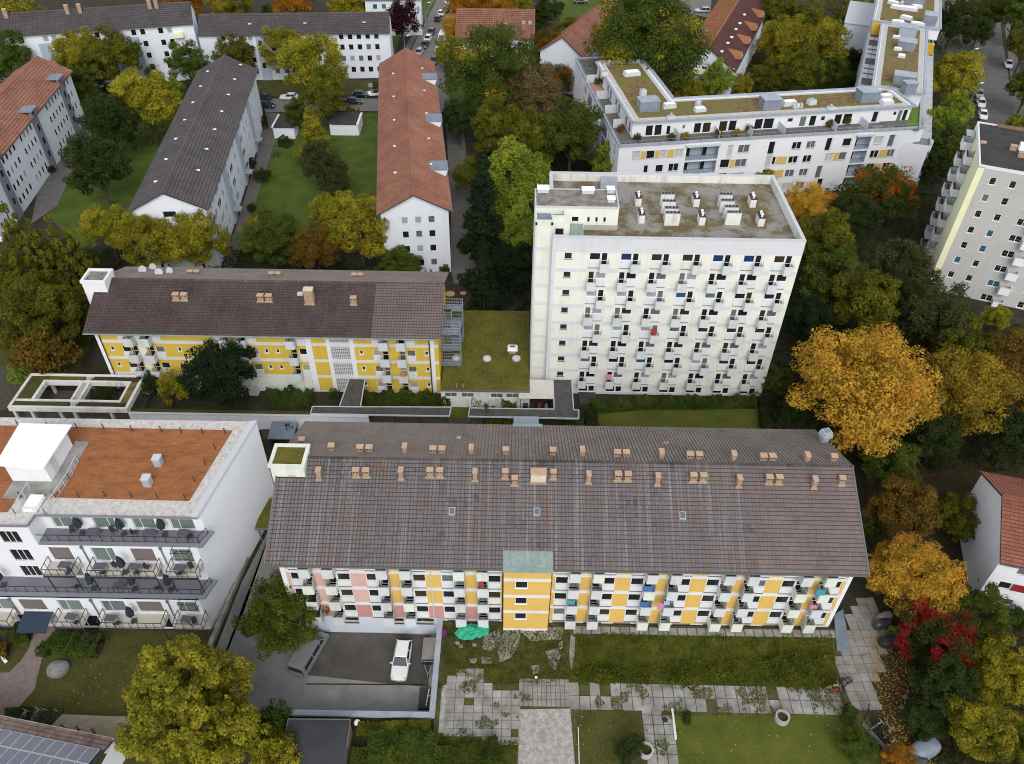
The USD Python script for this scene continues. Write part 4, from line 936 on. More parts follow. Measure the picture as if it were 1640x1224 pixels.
# steel mesh balconies on the right end
for k in range(8):
    z = 2.75 * k + 1.4
    m = MB()
    for y0 in (3.1,):
        m.sbox(STR, y0, y0 + 2.0, 0.01, 1.0, z - .08, z)
        for zz in (z + .5, z + 1.0):
            m.bar(STR(y0, 0, zz), STR(y0, 1, zz), .05); m.bar(STR(y0 + 2, 0, zz), STR(y0 + 2, 1, zz), .05); m.bar(STR(y0, 1, zz), STR(y0 + 2, 1, zz), .05)
        for i in range(9): m.bar(STR(y0 + i * .25, 1, z), STR(y0 + i * .25, 1, z + 1), .02)
        for i in range(5): m.bar(STR(y0, i * .25, z), STR(y0, i * .25, z + 1), .02)
        m.bar(STR(y0, .02, z + 1.0), STR(y0, .95, z + 2.2), .04)
    obj('mesh_balcony', m, 'zinc_dark', tow)
# ================================================================== white hotel with terraces
hot = thing('hotel_building', 'white building with stepped terraces and rust red roof cover, left of the parking court', 'hotel', (-45, 46.2, 0))
HL = -63.0; Y1, Y3, Y5 = 46.2, 48.6, 50.6
def hx(y): return -31.55 + (y - 46.2) * .185          # the slanting right wall
S1, S3, S5 = side((0, Y1), (1, 0)), side((0, Y3), (1, 0)), side((0, Y5), (1, 0))
w1 = [(-60.6, -58.2, 3.1, 5.15), (-56.9, -54.4, 3.1, 5.15), (-53.3, -51.0, 3.1, 5.15), (-50.2, -47.7, 3.1, 5.15), (-46.3, -43.9, 3.1, 5.1), (-41.85, -39.4, 3.1, 5.1), (-38.1, -35.6, 3.1, 5.1), (-34.0, -31.95, 3.1, 5.1)]
w0 = [(a, b, .15, 2.3) for a, b in ((-60, -57.5), (-56, -53), (-51.5, -49.5), (-46, -43), (-42, -39.5), (-38, -35.5), (-34.3, -32.2))]
w3 = [(-46.1, -44.0, 8.5, 10.75), (-41.9, -39.65, 8.5, 10.75), (-37.9, -35.65, 8.5, 10.75), (-33.95, -31.85, 8.5, 10.75)]
w2 = [(a, b, 5.7, 7.95) for a, b, *_ in w3]
w5 = [(-45.9, -43.8, 11.3, 13.2), (-41.8, -39.6, 11.3, 13.2), (-37.85, -35.6, 11.3, 13.2), (-34.05, -31.7, 11.3, 13.2)]
Yst = 48.62
SSt = side((0, Yst - .02), (1, 0)); wst = [(-61, -58.7, z, z + 1.85) for z in (5.75, 8.5, 11.3)] + [(-50.2, -48.2, 11.35, 13.2), (-50.25, -48.2, 8.4, 10.25), (-50.3, -48.3, 5.7, 7.5)] + [(-55.6, -53.4, z, z + 1.85) for z in (5.75, 8.5, 11.3)]
m = MB()
wall(m, S1, HL, hx(Y1), 0, 5.5, w0 + w1); wall(m, S3, -46.85, hx(Y3), 5.5, 11.1, w2 + w3); wall(m, S5, -46.85, hx(Y5), 11.1, 14.0, w5); wall(m, SSt, HL, -46.85, 5.5, 14.0, wst)
m.quad((-46.85, Yst - .02, 5.5), (-46.85, Y5, 5.5), (-46.85, Y5, 14), (-46.85, Yst - .02, 14))
yb = 63.6
for a, b, z0, z1 in ((Y1, Y3, 0, 5.5), (Y3, Y5, 0, 11.1), (Y5, yb, 0, 14.0)): m.quad((hx(a), a, z0), (hx(b), b, z0), (hx(b), b, z1), (hx(a), a, z1))
m.quad((hx(yb), yb, 0), (HL, yb, 0), (HL, yb, 14), (hx(yb), yb, 14)); m.quad((HL, yb, 0), (HL, Y1, 0), (HL, Y1, 14), (HL, yb, 14))
obj('wall', m, 'hotel_white', hot)
# roof with pale gravel edge and rust coloured cover
R = [(HL, 48.65), (-46.9, 48.65), (-46.75, 50.0), (hx(50.0) + .1, 50.0), (hx(yb), yb), (HL, yb)]
m = MB(); m.poly(R, 13.75, 14.0); hr = obj('roof', m, 'pale_gravel', hot)
RC = [(-62.9, 50.3), (-49.6, 50.3), (-49.4, 52.3), (-32.2, 52.1), (-30.55, 62.1), (-62.9, 62.3)]
m = MB(); m.poly(RC, 14.004, 14.07); obj('rust_cover', m, 'rust_cover', hr)
m = MB()
for i in range(len(R) - 1):
    a, b = R[i], R[i + 1]
    if i in (0, 1, 2): m.bar((*a, 13.98), (*b, 13.98), .14, .22)
obj('roof_edge', m, 'slate_edge', hot)
m = MB(); a, b = (hx(50.0) + .02, 50.0), (hx(yb) + .02, yb); m.hexa([(a[0] - .75, a[1], 13.9), (a[0] + .08, a[1], 13.9), (b[0] + .08, b[1], 13.9), (b[0] - .75, b[1], 13.9), (a[0] - .75, a[1], 14.05), (a[0] + .08, a[1], 14.2), (b[0] + .08, b[1], 14.2), (b[0] - .75, b[1], 14.05)]); obj('coping', m, 'pale_trim', hot)
def hwin(S, o, k):
    st = (o[0] * 7 + o[2]) % 3
    if k == 'blind':
        p = MB(); p.sbox(S, o[0] + .02, o[1] - .02, -.10, -.06, o[2] + .3, o[3] - .02); obj('roller_blind', p, 'brown_blind', hot); window(hot, S, *o, splits=[.4], sill=False, pane='pane_dark', depth=.16)
    else: window(hot, S, *o, splits=[.36] if k == 'l' else [.66], sill=False, depth=.16, pane=rng.choice(['pane_green', 'pane_green', 'pane_grey']))
for i, o in enumerate(w1): hwin(S1, o, 'blind' if i in (3, 6) else 'l')
for i, o in enumerate(w3): hwin(S3, o, 'blind' if i in (0, 2) else 'lr'[i == 1])
for i, o in enumerate(w5): hwin(S5, o, 'lrll'[i])
for o in w2: hwin(S3, o, 'l')
for o in w0: window(hot, S1, *o, nx=2, sill=False, pane='pane_dark')
for o in wst: window(hot, SSt, *o, splits=[.38, .66], sill=True, pane='pane_dark', nz=1)
def rail(par, pts, h=.95, step=1.3, mat='rail_dark'):
    m = MB()
    for a, b in zip(pts, pts[1:]):
        a, b = np.array(a, float), np.array(b, float); n = max(1, int(round(np.linalg.norm(b - a) / step)))
        m.bar(a + [0, 0, h], b + [0, 0, h], .06); m.bar(a + [0, 0, .12], b + [0, 0, .12], .03)
        for i in range(n + 1): q = a + (b - a) * i / n; m.bar(q, q + [0, 0, h], .045)
    return obj('railing', m, mat, par)
# top and middle terraces: slate slabs along the whole front
for x0, yo, yi, z in ((-47.1, 49.0, Y5, 11.2), (HL, 46.75, Y3, 5.6)):
    xr = hx(yi) + .55
    m = MB(); m.poly([(x0, yo - .35), (hx(yo) + .45, yo - .35), (xr + .25, yi), (x0, yi)], z - .25, z - .001); tr = obj('terrace_slab', m, 'slate_edge', hot)
    m = MB(); m.poly([(x0 + .1, yo + .02), (hx(yo) + .12, yo + .02), (xr - .2, yi - .02), (x0 + .1, yi - .02)], z, z + .03); obj('terrace_floor', m, 'terrace_floor', tr)
    rail(hot, [(x0 + .1, yo, z + .03), (hx(yo) + .1, yo, z + .03), (hx(yi - .4) + .4, yi - .4, z + .03)], step=1.05)
# beige balconies
for z, yf, yi, segs in ((8.4, 46.85, Y3, ((-46.6, -43.45), (-42.05, -35.3), (-34.15, -31.1))), (2.85, 44.45, Y1, ((-61, -54.3), (-53.9, -51.0), (-46.5, -43.6), (-41.95, -35.3), (-34.2, -31.2)))):
    for a, b in segs:
        m = MB(); m.box(a, yf, z - .2, b, yi - .01, z); bl = obj('balcony', m, 'beige_floor', hot)
        m = MB(); m.box(a - .03, yf - .06, z - .24, b + .03, yf - .005, z + .04); obj('edge_beam', m, 'rail_dark', bl)
        rail(hot, [(a + .05, yi - .1, z), (a + .05, yf + .05, z), (b - .05, yf + .05, z), (b - .05, yi - .1, z)], step=.85)
        m = MB()
        for x in (a + .15, b - .15): m.bar((x, yf + .2, z - .2), (x, yf + .2, z - 2.8), .09)
        obj('post', m, 'rail_dark', bl)
for x, S, z in ((-42.6, S3, 11.0), (-34.75, S3, 11.0), (-50.9, S1, 5.35), (-42.6, S1, 5.35), (-34.8, S1, 5.35)):
    m = MB(); m.cone(S(x, .12, z), S(x, .12, z - 2.7), .06, .06); m.cone(S(x, .14, z - .1), S(x, .14, z + .12), .14, .14); obj('downpipe', m, 'gutter', hot)
# steel stair between the terraces
for y, z in ((49.0, 11.2), (46.8, 5.6)):
    m = MB()
    for zz in (z - .05, z - 1.0):
        m.bar((-33.5, y - .3, zz), (-31.8, y - .3, zz), .05); m.bar((-33.5, y - 1.2, zz), (-31.8, y - 1.2, zz), .05); m.bar((-33.5, y - .3, zz), (-33.5, y - 1.2, zz), .05); m.bar((-31.8, y - .3, zz), (-31.8, y - 1.2, zz), .05)
    for x in (-33.5, -32.6, -31.8): m.bar((x, y - 1.2, z - 1.0), (x, y - 1.2, z), .04)
    obj('steel_cage', m, 'rail_dark', hot)
# plant house on the roof
m = MB(); m.box(-50.9, 54.3, 14.0, -46.9, 59.4, 16.9); rh = obj('plant_house', m, 'hotel_white', hot)
m = MB(); P = [(-51.3, 53.8, 16.9), (-46.35, 53.3, 16.9), (-46.1, 59.6, 16.9), (-51.6, 59.7, 16.9)]; m.hexa(P + [(p[0], p[1], 17.06) for p in P]); obj('plant_house_roof', m, 'bright_white', rh)
m = MB(); m.box(-46.898, 55.2, 14.1, -46.85, 56.2, 16.2); obj('plant_door', m, 'pale_trim', rh)
m = MB(); m.poly([(-50.9, 52.0), (-46.2, 51.9), (-45.4, 54.2), (-45.4, 60), (-46.88, 60), (-46.88, 54.28), (-50.9, 54.28)], 14.071, 14.12); obj('walkway', m, 'slab', hr)
rail(hot, [(-48.6, 53.2, 14.1), (-48.6, 50.0, 14.1), (-45.6, 50.0, 14.1), (-45.2, 54.6, 14.1), (-45.3, 57.0, 14.1)], 1.0, .95, 'pale_trim')
m = MB(); m.rbox(-47.3, 51.2, 14.12, 1.3, 1.9, .45); obj('roof_light', m, 'bright_white', hot)
for u, v in ((255, 744), (238, 776)):
    p = at(u, v, 14.1); m = MB(); m.rbox(p[0], p[1], 14.07, .75, .75, 1.1); v_ = obj('roof_vent', m, 'zinc', hot); m = MB(); m.rbox(p[0], p[1], 15.17, .85, .85, .1); obj('vent_lid', m, 'pale_trim', v_)
for u, v in ((124, 687), (167, 688), (212, 691), (259, 692), (291, 694), (325, 695), (361, 695), (345, 720), (329, 745), (312, 772), (297, 800), (253, 799), (211, 797), (169, 796), (127, 797), (88, 797), (34, 797), (30, 683), (78, 685)):
    p = at(u, v, 14.07); m = MB(); m.bar((p[0], p[1], 14.07), (p[0], p[1], 14.95), .09); obj('rope_post', m, 'dark_steel', hot)
# awning over the garden door
m = MB(); P = [(-50.3, 46.15, 3.0), (-47.3, 46.15, 3.0), (-47.3, 44.1, 2.6), (-50.3, 44.1, 2.6)]; m.hexa([(p[0], p[1], p[2] - .05) for p in P] + P); m.box(-50.3, 44.02, 2.35, -47.3, 44.09, 2.6)
obj('awning', m, 'blue_awning', hot)

# parasols, tables and chairs on the balconies
def build_parasol(t):
    m = MB(); n = 10
    prof = [(1.0, .06), (1.25, .30), (1.9, .27), (2.5, .16), (2.95, .03)]
    V, F = [], []
    for z, r in prof:
        for i in range(n): a = i * 2 * math.pi / n; k = r * (1.18 if i % 2 else .82); V.append((k * math.cos(a), k * math.sin(a), z))
    for j in range(len(prof) - 1):
        for i in range(n): q = (i + 1) % n; F.append([j * n + i, j * n + q, (j + 1) * n + q, (j + 1) * n + i])
    m.add(V, F); obj('canopy', m, 'parasol_cloth', t)
    m = MB(); m.cone((0, 0, 0), (0, 0, 2.98), .03, .03); obj('pole', m, 'dark_steel', t)
    m = MB(); m.rbox(0, 0, 0, .5, .5, .08); obj('base', m, 'dark_steel', t)
c_par = kind_class('folded_parasol_kind', build_parasol)
def build_table(t):
    m = MB(); m.rbox(0, 0, .70, 1.15, .75, .04); obj('table_top', m, 'table_grey', t)
    for x in (-.5, .5):
        for y in (-.3, .3): m = MB(); m.bar((x, y, 0), (x, y, .7), .05); obj('leg', m, 'dark_steel', t)
c_tab = kind_class('balcony_table_kind', build_table)
def build_chair(t):
    m = MB(); m.rbox(0, 0, .42, .48, .46, .05); obj('seat', m, 'chair_dark', t)
    m = MB(); m.hexa([(-.24, .2, .47), (.24, .2, .47), (.24, .25, .47), (-.24, .25, .47), (-.22, .30, .9), (.22, .30, .9), (.22, .34, .9), (-.22, .34, .9)]); obj('backrest', m, 'chair_dark', t)
    for x in (-.21, .21):
        for y in (-.2, .2): m = MB(); m.bar((x, y, 0), (x, y, .42), .035); obj('leg', m, 'dark_steel', t)
c_chr = kind_class('balcony_chair_kind', build_chair)
sp = [(-43.0, 50.0, 11.23, 'folded dark parasol on the top terrace, nearest the stair wall'), (-38.8, 50.0, 11.23, 'folded dark parasol on the top terrace, middle of three'), (-34.7, 50.0, 11.23, 'folded dark parasol on the top terrace, nearest the white end wall'),
      (-38.6, 47.4, 8.4, 'folded dark parasol in the middle of the wide upper beige balcony'), (-52.0, 47.5, 5.63, 'folded dark parasol at the left end of the lower slate terrace'), (-42.6, 47.3, 5.63, 'folded dark parasol on the lower slate terrace below the gap between two beige balconies'),
      (-38.4, 47.3, 5.63, 'folded dark parasol on the lower slate terrace under the wide balcony'), (-34.7, 47.3, 5.63, 'folded dark parasol on the lower slate terrace near the right railing'), (-38.6, 45.3, 2.85, 'folded dark parasol on the lower beige balcony above the yellow tree top'), (-52.4, 43.8, .05, 'folded dark parasol on the paved ground terrace at the left picture edge')]
for x, y, z, l in sp: place(c_par, 'folded_parasol', l, 'parasol', (x, y, z), rng.uniform(0, 90), (1.2, 1.2, .92), 'folded parasols on the white building')
tb = [(-44.6, 47.7, 8.4, 'small grey table on the leftmost upper beige balcony'), (-41.0, 47.6, 8.4, 'small grey table at the left end of the wide upper beige balcony'), (-37.6, 47.6, 8.4, 'small grey table right of the parasol on the wide upper balcony'), (-33.0, 47.6, 8.4, 'small grey table on the rightmost upper beige balcony'),
      (-44.9, 45.3, 2.85, 'small grey table on the lower balcony right of the blue awning'), (-40.8, 45.2, 2.85, 'small grey table on the lower balcony left of the yellow tree top'), (-33.0, 45.2, 2.85, 'small grey table on the lower balcony by the white end wall'), (-41.6, 49.8, 11.23, 'small grey table between first and second top terrace parasols'), (-36.0, 49.8, 11.23, 'small grey table left of the third top terrace parasol'), (-32.6, 49.8, 11.23, 'small grey table at the right end of the top terrace'), (-39.9, 47.2, 5.63, 'small grey table on the lower slate terrace under the wide balcony')]
for x, y, z, l in tb: place(c_tab, 'balcony_table', l, 'table', (x, y, z), rng.uniform(-12, 12), group='tables on the white building')
chs = [(-44.0, 47.0, 8.4, 'dark chair on the leftmost upper beige balcony', 0), (-39.6, 47.9, 8.4, 'dark chair left of the parasol on the wide upper balcony', 70), (-40.6, 46.95 + .1, 8.4, 'dark chair in front of the left table on the wide upper balcony', 180), (-36.4, 47.8, 8.4, 'dark chair at the right end of the wide upper balcony', 80), (-37.2, 47.1, 8.4, 'dark chair in front of the right table on the wide upper balcony', 180),
       (-32.0, 47.9, 8.4, 'dark chair on the rightmost upper beige balcony, by the wall', 40), (-32.9, 47.1, 8.4, 'dark chair in front of the table on the rightmost upper balcony', 180), (-44.2, 44.8, 2.85, 'dark chair on the lower balcony right of the blue awning', 160), (-40.0, 44.8, 2.85, 'dark chair on the lower balcony left of the yellow tree top', 180), (-32.2, 45.1, 2.85, 'dark chair on the lower balcony by the white end wall', 30),
       (-43.9, 50.0, 11.23, 'dark chair on the top terrace left of all parasols', 20), (-39.8, 50.1, 11.23, 'dark chair on the top terrace left of the middle parasol', 60), (-37.6, 49.9, 11.23, 'dark chair on the top terrace right of the middle parasol', 100), (-31.9, 49.5, 11.23, 'dark chair at the right end of the top terrace', 180), (-44.2, 47.2, 5.63, 'dark chair at the left on the lower slate terrace', 170), (-36.0, 47.2, 5.63, 'dark chair at the right on the lower slate terrace', 190)]
for x, y, z, l, r in chs: place(c_chr, 'balcony_chair', l, 'chair', (x, y, z), r, group='chairs on the white building')
# ================================================================== L shaped building with green roof
LA = 9.854
def loc_at(t_org, rot, u, v, z):
    p = at(u, v, z); c, s = math.cos(math.radians(rot)), math.sin(math.radians(rot)); d = p[:2] - np.array(t_org[:2]); return np.array([c * d[0] + s * d[1], -s * d[0] + c * d[1], z])
LO = (18.8, 137.6, 0)
lb = thing('apartment_block', 'white L shaped block with green sedum roof and yellow window panels behind the white tower', 'apartment block', LO, LA, world=False)
SFL = side((0, 0), (1, 0)); LZ = 12.2
ow = []; yp = []
def W_(a, b, c, d, nx=1, kind='w'): ow.append((a, b, c, d, nx, kind))
for z in (9.45, 6.6, 3.8, 1.0):
    o = {9.45: 0, 6.6: .8, 3.8: -.4, 1.0: .5}[z]
    if z == 9.45: W_(2.5, 4.2, z, z + 1.7); yp.append((4.25, 5.2, z, z + 1.6)); W_(5.25, 6.9, z, z + 1.6); yp.append((6.95, 7.75, z, z + 1.6)); W_(7.8, 9.2, z, z + 1.6); yp.append((9.25, 10.6, z, z + 1.6)); W_(10.65, 12.4, z, z + 1.6, 2)
    else: W_(4.3 + o, 5.2 + o, z, z + 1.6); W_(6.6 + o, 8.1 + o, z, z + 1.5); W_(9.9, 11.9, z, z + 1.6, 2)
    W_(20.9 if z > 9 else 20.0, 22.0 if z > 9 else 21.9, z - (.7 if z > 9 else 0), z + 1.75, 1); W_(23.0, 25.3, z, z + 1.6, 2)
    if z < 9: yp.append((21.95, 22.95, z, z + 1.6))
    W_(29.0, 30.3, z - .7, z + 1.9); W_(33.7, 35.6, z, z + 1.5, 2); W_(36.6, 38.4, z, z + 1.5, 2)
    if z < 9: yp.append((31.2, 33.3, z, z + 1.6)); W_(30.4, 31.15, z, z + 1.6)
    if z != 6.6: W_(40.5 + o, 41.7 + o, z - .7, z + 1.9)
    else: W_(41.1, 42.8, z, z + 1.65, 2); yp.append((42.85, 43.9, z, z + 1.65)); W_(43.95, 45.5, z, z + 1.65)
    if z > 9: W_(43.9, 45.7, z, z + 1.6)
    W_(50.4 if z < 9 else 50.2, 52.2, z, z + 1.6, 2)
    if z < 9: yp.append((52.25, 53.9, z, z + 1.6)); W_(53.95, 55.5, z, z + 1.6, 2)
    else: W_(53.3, 54.6, z - .7, z + 1.75)
    if z == 6.6: W_(56.2, 57.8, z, z + 1.6)
    if z == 3.8: W_(57.6, 59.4, z, z + 1.7, 2); yp.append((59.45, 60.6, z, z + 1.7)); W_(60.65, 61.8, z, z + 1.7); yp.append((61.85, 63.0, z, z + 1.7))
logs = [(12.9, 19.2, z + .2, z + 2.75) for z in (8.35, 5.55, 2.75, .05)] + [(46.5, 49.6, z + .2, z + 2.75) for z in (8.35, 5.55, 2.75, .05)]
m = MB()
wall(m, SFL, 0, 60, 0, LZ, [o[:4] for o in ow] + logs, depth=.2); wall(m, SFL, 60, 63.1, 0, 9.4, [o[:4] for o in ow] , depth=.2)
m.quad((63.1, 0, 0), (63.1, 7, 0), (63.1, 7, 9.4), (63.1, 0, 9.4)); m.quad((60, 0, 9.4), (63.1, 0, 9.4), (63.1, 14, 9.4), (60, 14, 9.4)); m.quad((60, 0, 9.4), (60, 14, 9.4), (60, 14, LZ), (60, 0, LZ)); m.quad((63.1, 7, 0), (60, 14, 0), (60, 14, 9.4), (63.1, 7, 9.4))
m.quad((60, 14, 0), (15, 14, 0), (15, 14, LZ), (60, 14, LZ)); m.quad((15, 14, 0), (15.3, 43.5, 0), (15.3, 43.5, LZ), (15, 14, LZ)); m.quad((15.3, 43.5, 0), (1.6, 43.5, 0), (1.6, 43.5, LZ), (15.3, 43.5, LZ))
SLL = side((1.6, 43.5), (-1.6, -43.5)); lwo = [(a, a + w, z, z + h) for z in (1.0, 3.8, 6.6, 9.45) for a, w, h in ((6, 1.0, 1.7), (10, 1.4, 1.7), (22, 1.0, 1.7), (26, 1.0, 1.7), (34, 1.1, 1.7), (39.5, 1.2, 1.6))]
llog = [(a, a + 4.2, z + .2, z + 2.6) for z in (8.35, 5.55, 2.75) for a in (14.5, 29)]
wall(m, SLL, 0, 43.53, 0, LZ, lwo + llog, depth=.2)
obj('wall', m, 'hotel_white', lb)
for o in ow:
    if o[0] < 63: window(lb, SFL, *o[:4], nx=o[4], depth=.2, fw=.09, pane=rng.choice(['pane_dark', 'pane_dark', 'pane_grey', 'pane_shutter']))
for a in yp: m = MB(); m.sbox(SFL, *a[:2], .002, .03, *a[2:]); obj('wall_panel', m, 'yellow_panel', lb)
for o in lwo: window(lb, SLL, *o, depth=.2, pane=rng.choice(['pane_dark', 'pane_grey']))
for z in (6.6, 9.45): m = MB(); m.sbox(SLL, 11.6, 13.4, .002, .03, z, z + 1.7); obj('wall_panel', m, 'yellow_panel', lb)
def loggia(S, o):
    a, b, c, d = o; m = MB(); m.quad(S(a, -1.6, c), S(b, -1.6, c), S(b, -1.6, d), S(a, -1.6, d)); m.quad(S(a, -.2, c), S(a, -1.6, c), S(a, -1.6, d), S(a, -.2, d)); m.quad(S(b, -1.6, c), S(b, -.2, c), S(b, -.2, d), S(b, -1.6, d)); m.quad(S(a, -.2, c), S(b, -.2, c), S(b, -1.6, c), S(a, -1.6, c)); m.quad(S(a, -1.6, d), S(b, -1.6, d), S(b, -.2, d), S(a, -.2, d))
    l = obj('loggia', m, 'blue_grey_render', lb)
    r = MB(); n = int((b - a) / .35)
    r.bar(S(a, -.1, c + 1.0), S(b, -.1, c + 1.0), .06)
    for i in range(n + 1): x = a + (b - a) * i / n; r.bar(S(x, -.1, c), S(x, -.1, c + 1.0), .03)
    obj('railing', r, 'dark_steel', l)
    w = MB(); w.sbox(S, a + .3, a + 1.3, -1.59, -1.55, c + .1, d - .5); obj('loggia_window', w, 'pane_dark', l)
    if b - a > 5: w = MB(); w.sbox(S, a + 3.6, a + 4.6, -1.59, -1.55, c + .1, d - .5); obj('loggia_window', w, 'pane_dark', l); w = MB(); w.sbox(S, a + 3.1, a + 3.18, -.3, -.15, c, d); obj('loggia_post', w, 'zinc', l)
for o in logs: loggia(SFL, o)
for o in llog: loggia(SLL, o)
m = MB(); m.sbox(SFL, 12.7, 19.3, .002, .7, 11.5, 11.75); obj('awning_box', m, 'pale_trim', lb)
m = MB(); m.sbox(SFL, 46.3, 49.8, .002, .7, 11.5, 11.75); obj('awning_box', m, 'pale_trim', lb)
# terrace deck, coping
m = MB(); m.poly([(0.02, .02), (59.98, .02), (59.98, 13.98), (15.02, 13.98), (15.28, 43.48), (1.6, 43.48)], LZ - .3, LZ - .02); dk = obj('terrace_deck', m, 'path_grey', lb)
m = MB(); e = [(0, 0), (60, 0), (60, 14), (15, 14), (15.3, 43.5), (1.6, 43.5), (0, 0)]
for a, b in zip(e, e[1:]):
    if a != (60, 0): m.bar((*a, LZ + .16), (*b, LZ + .16), .42, .38)
obj('coping', m, 'zinc', lb)
for i in range(22):
    m = MB(); m.rbox(45.6 + (i % 11) * 1.05, .75 + (i // 11) * 1.05, LZ - .02, 1.0, 1.0, .04); obj('deck_slab', m, 'slate_edge' if i % 3 else 'path_grey', dk)
m = MB(); m.poly([(1.2, 22), (3.4, 22), (3.5, 29.5), (1.6, 29.5)], LZ - .015, LZ + .03); obj('wood_deck', m, 'wood_deck', dk)
m = MB(); m.poly([(57.2, .5), (59.9, .5), (64.6, 9.4), (62.4, 9.4), (59.0, 3.2), (57.2, 3.2)], LZ - .015, LZ + .19); obj('artificial_turf', m, 'turf_green', dk)
# penthouse
PZ = 15.0; pent = [(3.2, 3.6), (58.5, 3.6), (58.5, 12.4), (13.5, 12.4), (13.5, 33), (3.8, 33)]
SP = side((0, 3.6), (1, 0)); pw = [(5.8, 7.2, 12.25, 14.3), (7.5, 8.9, 12.25, 14.3), (9.8, 10.6, 12.25, 14.0), (12.8, 13.4, 13.2, 14.0), (15.1, 16.5, 12.25, 14.2), (16.8, 18.4, 12.25, 14.2), (20, 21.6, 12.25, 14.3), (21.9, 23.4, 12.25, 14.3), (27.0, 28.6, 12.25, 14.3), (28.8, 30.8, 12.25, 14.3), (33.5, 34.6, 13.3, 14.1), (36, 37.3, 12.25, 14.3), (38, 39.3, 12.25, 14.3), (40.2, 41.1, 13.2, 14.1), (43, 44.5, 12.25, 14.3), (44.8, 46.6, 12.25, 14.3), (50.8, 51.9, 12.25, 14.4), (55, 55.7, 13.4, 14.2), (56, 56.9, 12.25, 14.4), (57.1, 58.0, 12.25, 14.4)]
m = MB(); wall(m, SP, 3.2, 58.5, LZ - .02, PZ, pw); SPL = side((3.8, 33), (-.6, -29.4)); plw = [(a, a + 1.6, 12.25, 14.3) for a in (1.5, 4, 9, 11.5, 16, 18.5, 24, 26.5)]; wall(m, SPL, 0, 29.4, LZ - .02, PZ, plw)
for a, b in (((58.5, 3.6), (58.5, 12.4)), ((58.5, 12.4), (13.5, 12.4)), ((13.5, 12.4), (13.5, 33)), ((13.5, 33), (3.8, 33))): m.quad((*a, LZ - .02), (*b, LZ - .02), (*b, PZ), (*a, PZ))
pp = obj('penthouse', m, 'hotel_white', lb)
for o in pw: window(lb, SP, *o, pane=rng.choice(['pane_dark', 'pane_dark', 'pane_green', 'pane_brown']), sill=False)
for o in plw: window(lb, SPL, *o, pane='pane_grey', sill=False)
m = MB(); m.poly([(3.0, 3.2), (58.8, 3.2), (58.8, 12.7), (13.8, 12.7), (13.8, 33.3), (3.5, 33.3)], PZ + .001, PZ + .1); obj('penthouse_roof', m, 'white_metal', pp)
m = MB(); m.poly([(3.7, 4.1), (58.0, 4.1), (58.0, 11.9), (13.0, 11.9), (13.0, 32.5), (4.3, 32.5)], PZ + .101, PZ + .16); sr = obj('gravel_strip', m, 'pale_gravel', lb)
m = MB(); m.poly([(4.7, 5.0), (57.2, 5.0), (57.2, 11.1), (12.2, 11.1), (12.2, 31.6), (5.2, 31.6)], PZ + .161, PZ + .24); obj('sedum_roof', m, 'sedum', sr)
m = MB(); e = [(3.0, 3.2), (58.8, 3.2), (58.8, 12.7), (13.8, 12.7), (13.8, 33.3), (3.5, 33.3), (3.0, 3.2)]
for a, b in zip(e, e[1:]): m.bar((*a, PZ + .25), (*b, PZ + .25), .5, .3)
obj('coping', m, 'zinc', pp)
RO = PZ + .24
for u, v, w, d, h, mt in ((1038, 167, 3.6, 2.6, 1.9, 'zinc_dark'), (1233, 164, 3.4, 2.8, 1.9, 'zinc_dark'), (1389, 152, 3.6, 2.8, 2.0, 'zinc_dark'), (1456, 140, 2.2, 1.8, 2.0, 'zinc_dark')):
    p = loc_at(LO, LA, u, v, RO + h / 2); m = MB(); m.rbox(p[0], p[1], RO, w, d, h); o = obj('roof_plant', m, mt, lb); m = MB(); m.rbox(p[0], p[1], RO + h, w + .2, d + .2, .12); obj('plant_lid', m, 'zinc', o)
    m = MB()
    for i in range(7): x = p[0] - w / 2 + w * i / 6; m.box(x - .03, p[1] - d / 2 - .05, RO, x + .03, p[1] - d / 2 - .002, RO + h)
    obj('standing_seam', m, 'zinc', o)
for u, v, w, d, h in ((1012, 117, 3.4, 1.6, .8), (1072, 169, 2.6, 1.0, .9), (1121, 175, 2.2, 1.2, .7), (1075, 188, 1.5, .9, .6), (1030, 148, 1.2, 1.0, 1.1), (1264, 165, 2.8, 1.2, .9), (1278, 170, 1.8, .8, .6), (1300, 163, 1.6, 1.2, .9), (1331, 173, 1.4, .9, .6), (1418, 155, 2.6, 1.4, .9), (1420, 163, 2.4, 1.6, .7), (968, 118, 1.4, 1.0, .8), (1118, 166, .9, .8, 1.2)):
    p = loc_at(LO, LA, u, v, RO + h / 2); m = MB(); m.rbox(p[0], p[1], RO, w, d, h, .1, .9); o = obj('roof_light', m, 'pale_trim', lb); m = MB(); m.rbox(p[0], p[1], RO + h, w * .8, d * .8, .1, .1, .85); obj('dome_light', m, 'bright_white' if w > 1.7 else 'zinc', o)
for u, v in ((1030, 145), (1121, 170), (1075, 184), (1276, 168), (1283, 168), (1300, 160), (1331, 170), (976, 100), (1009, 97), (960, 195)):
    p = loc_at(LO, LA, u, v, RO + .7); m = MB(); m.cone((p[0], p[1], RO), (p[0], p[1], RO + .9), .16, .16); m.cone((p[0], p[1], RO + .9), (p[0], p[1], RO + 1.1), .3, .2); obj('vent_pipe', m, 'steel', lb)
def glass_screen(par, a, b, z, h=1.8, mat='pale_trim'):
    m = MB(); m.bar((*a, z + h / 2), (*b, z + h / 2), .05, h); return obj('privacy_screen', m, mat, par)
for a in (11.3, 19.1, 25.4, 31.8, 42.2, 48.4): glass_screen(lb, (a, .5), (a, 3.5), LZ, 1.5)
for b in (8, 14.5, 21.5, 30): glass_screen(lb, (.8, b), (3.2, b), LZ, 1.7)
m = MB()
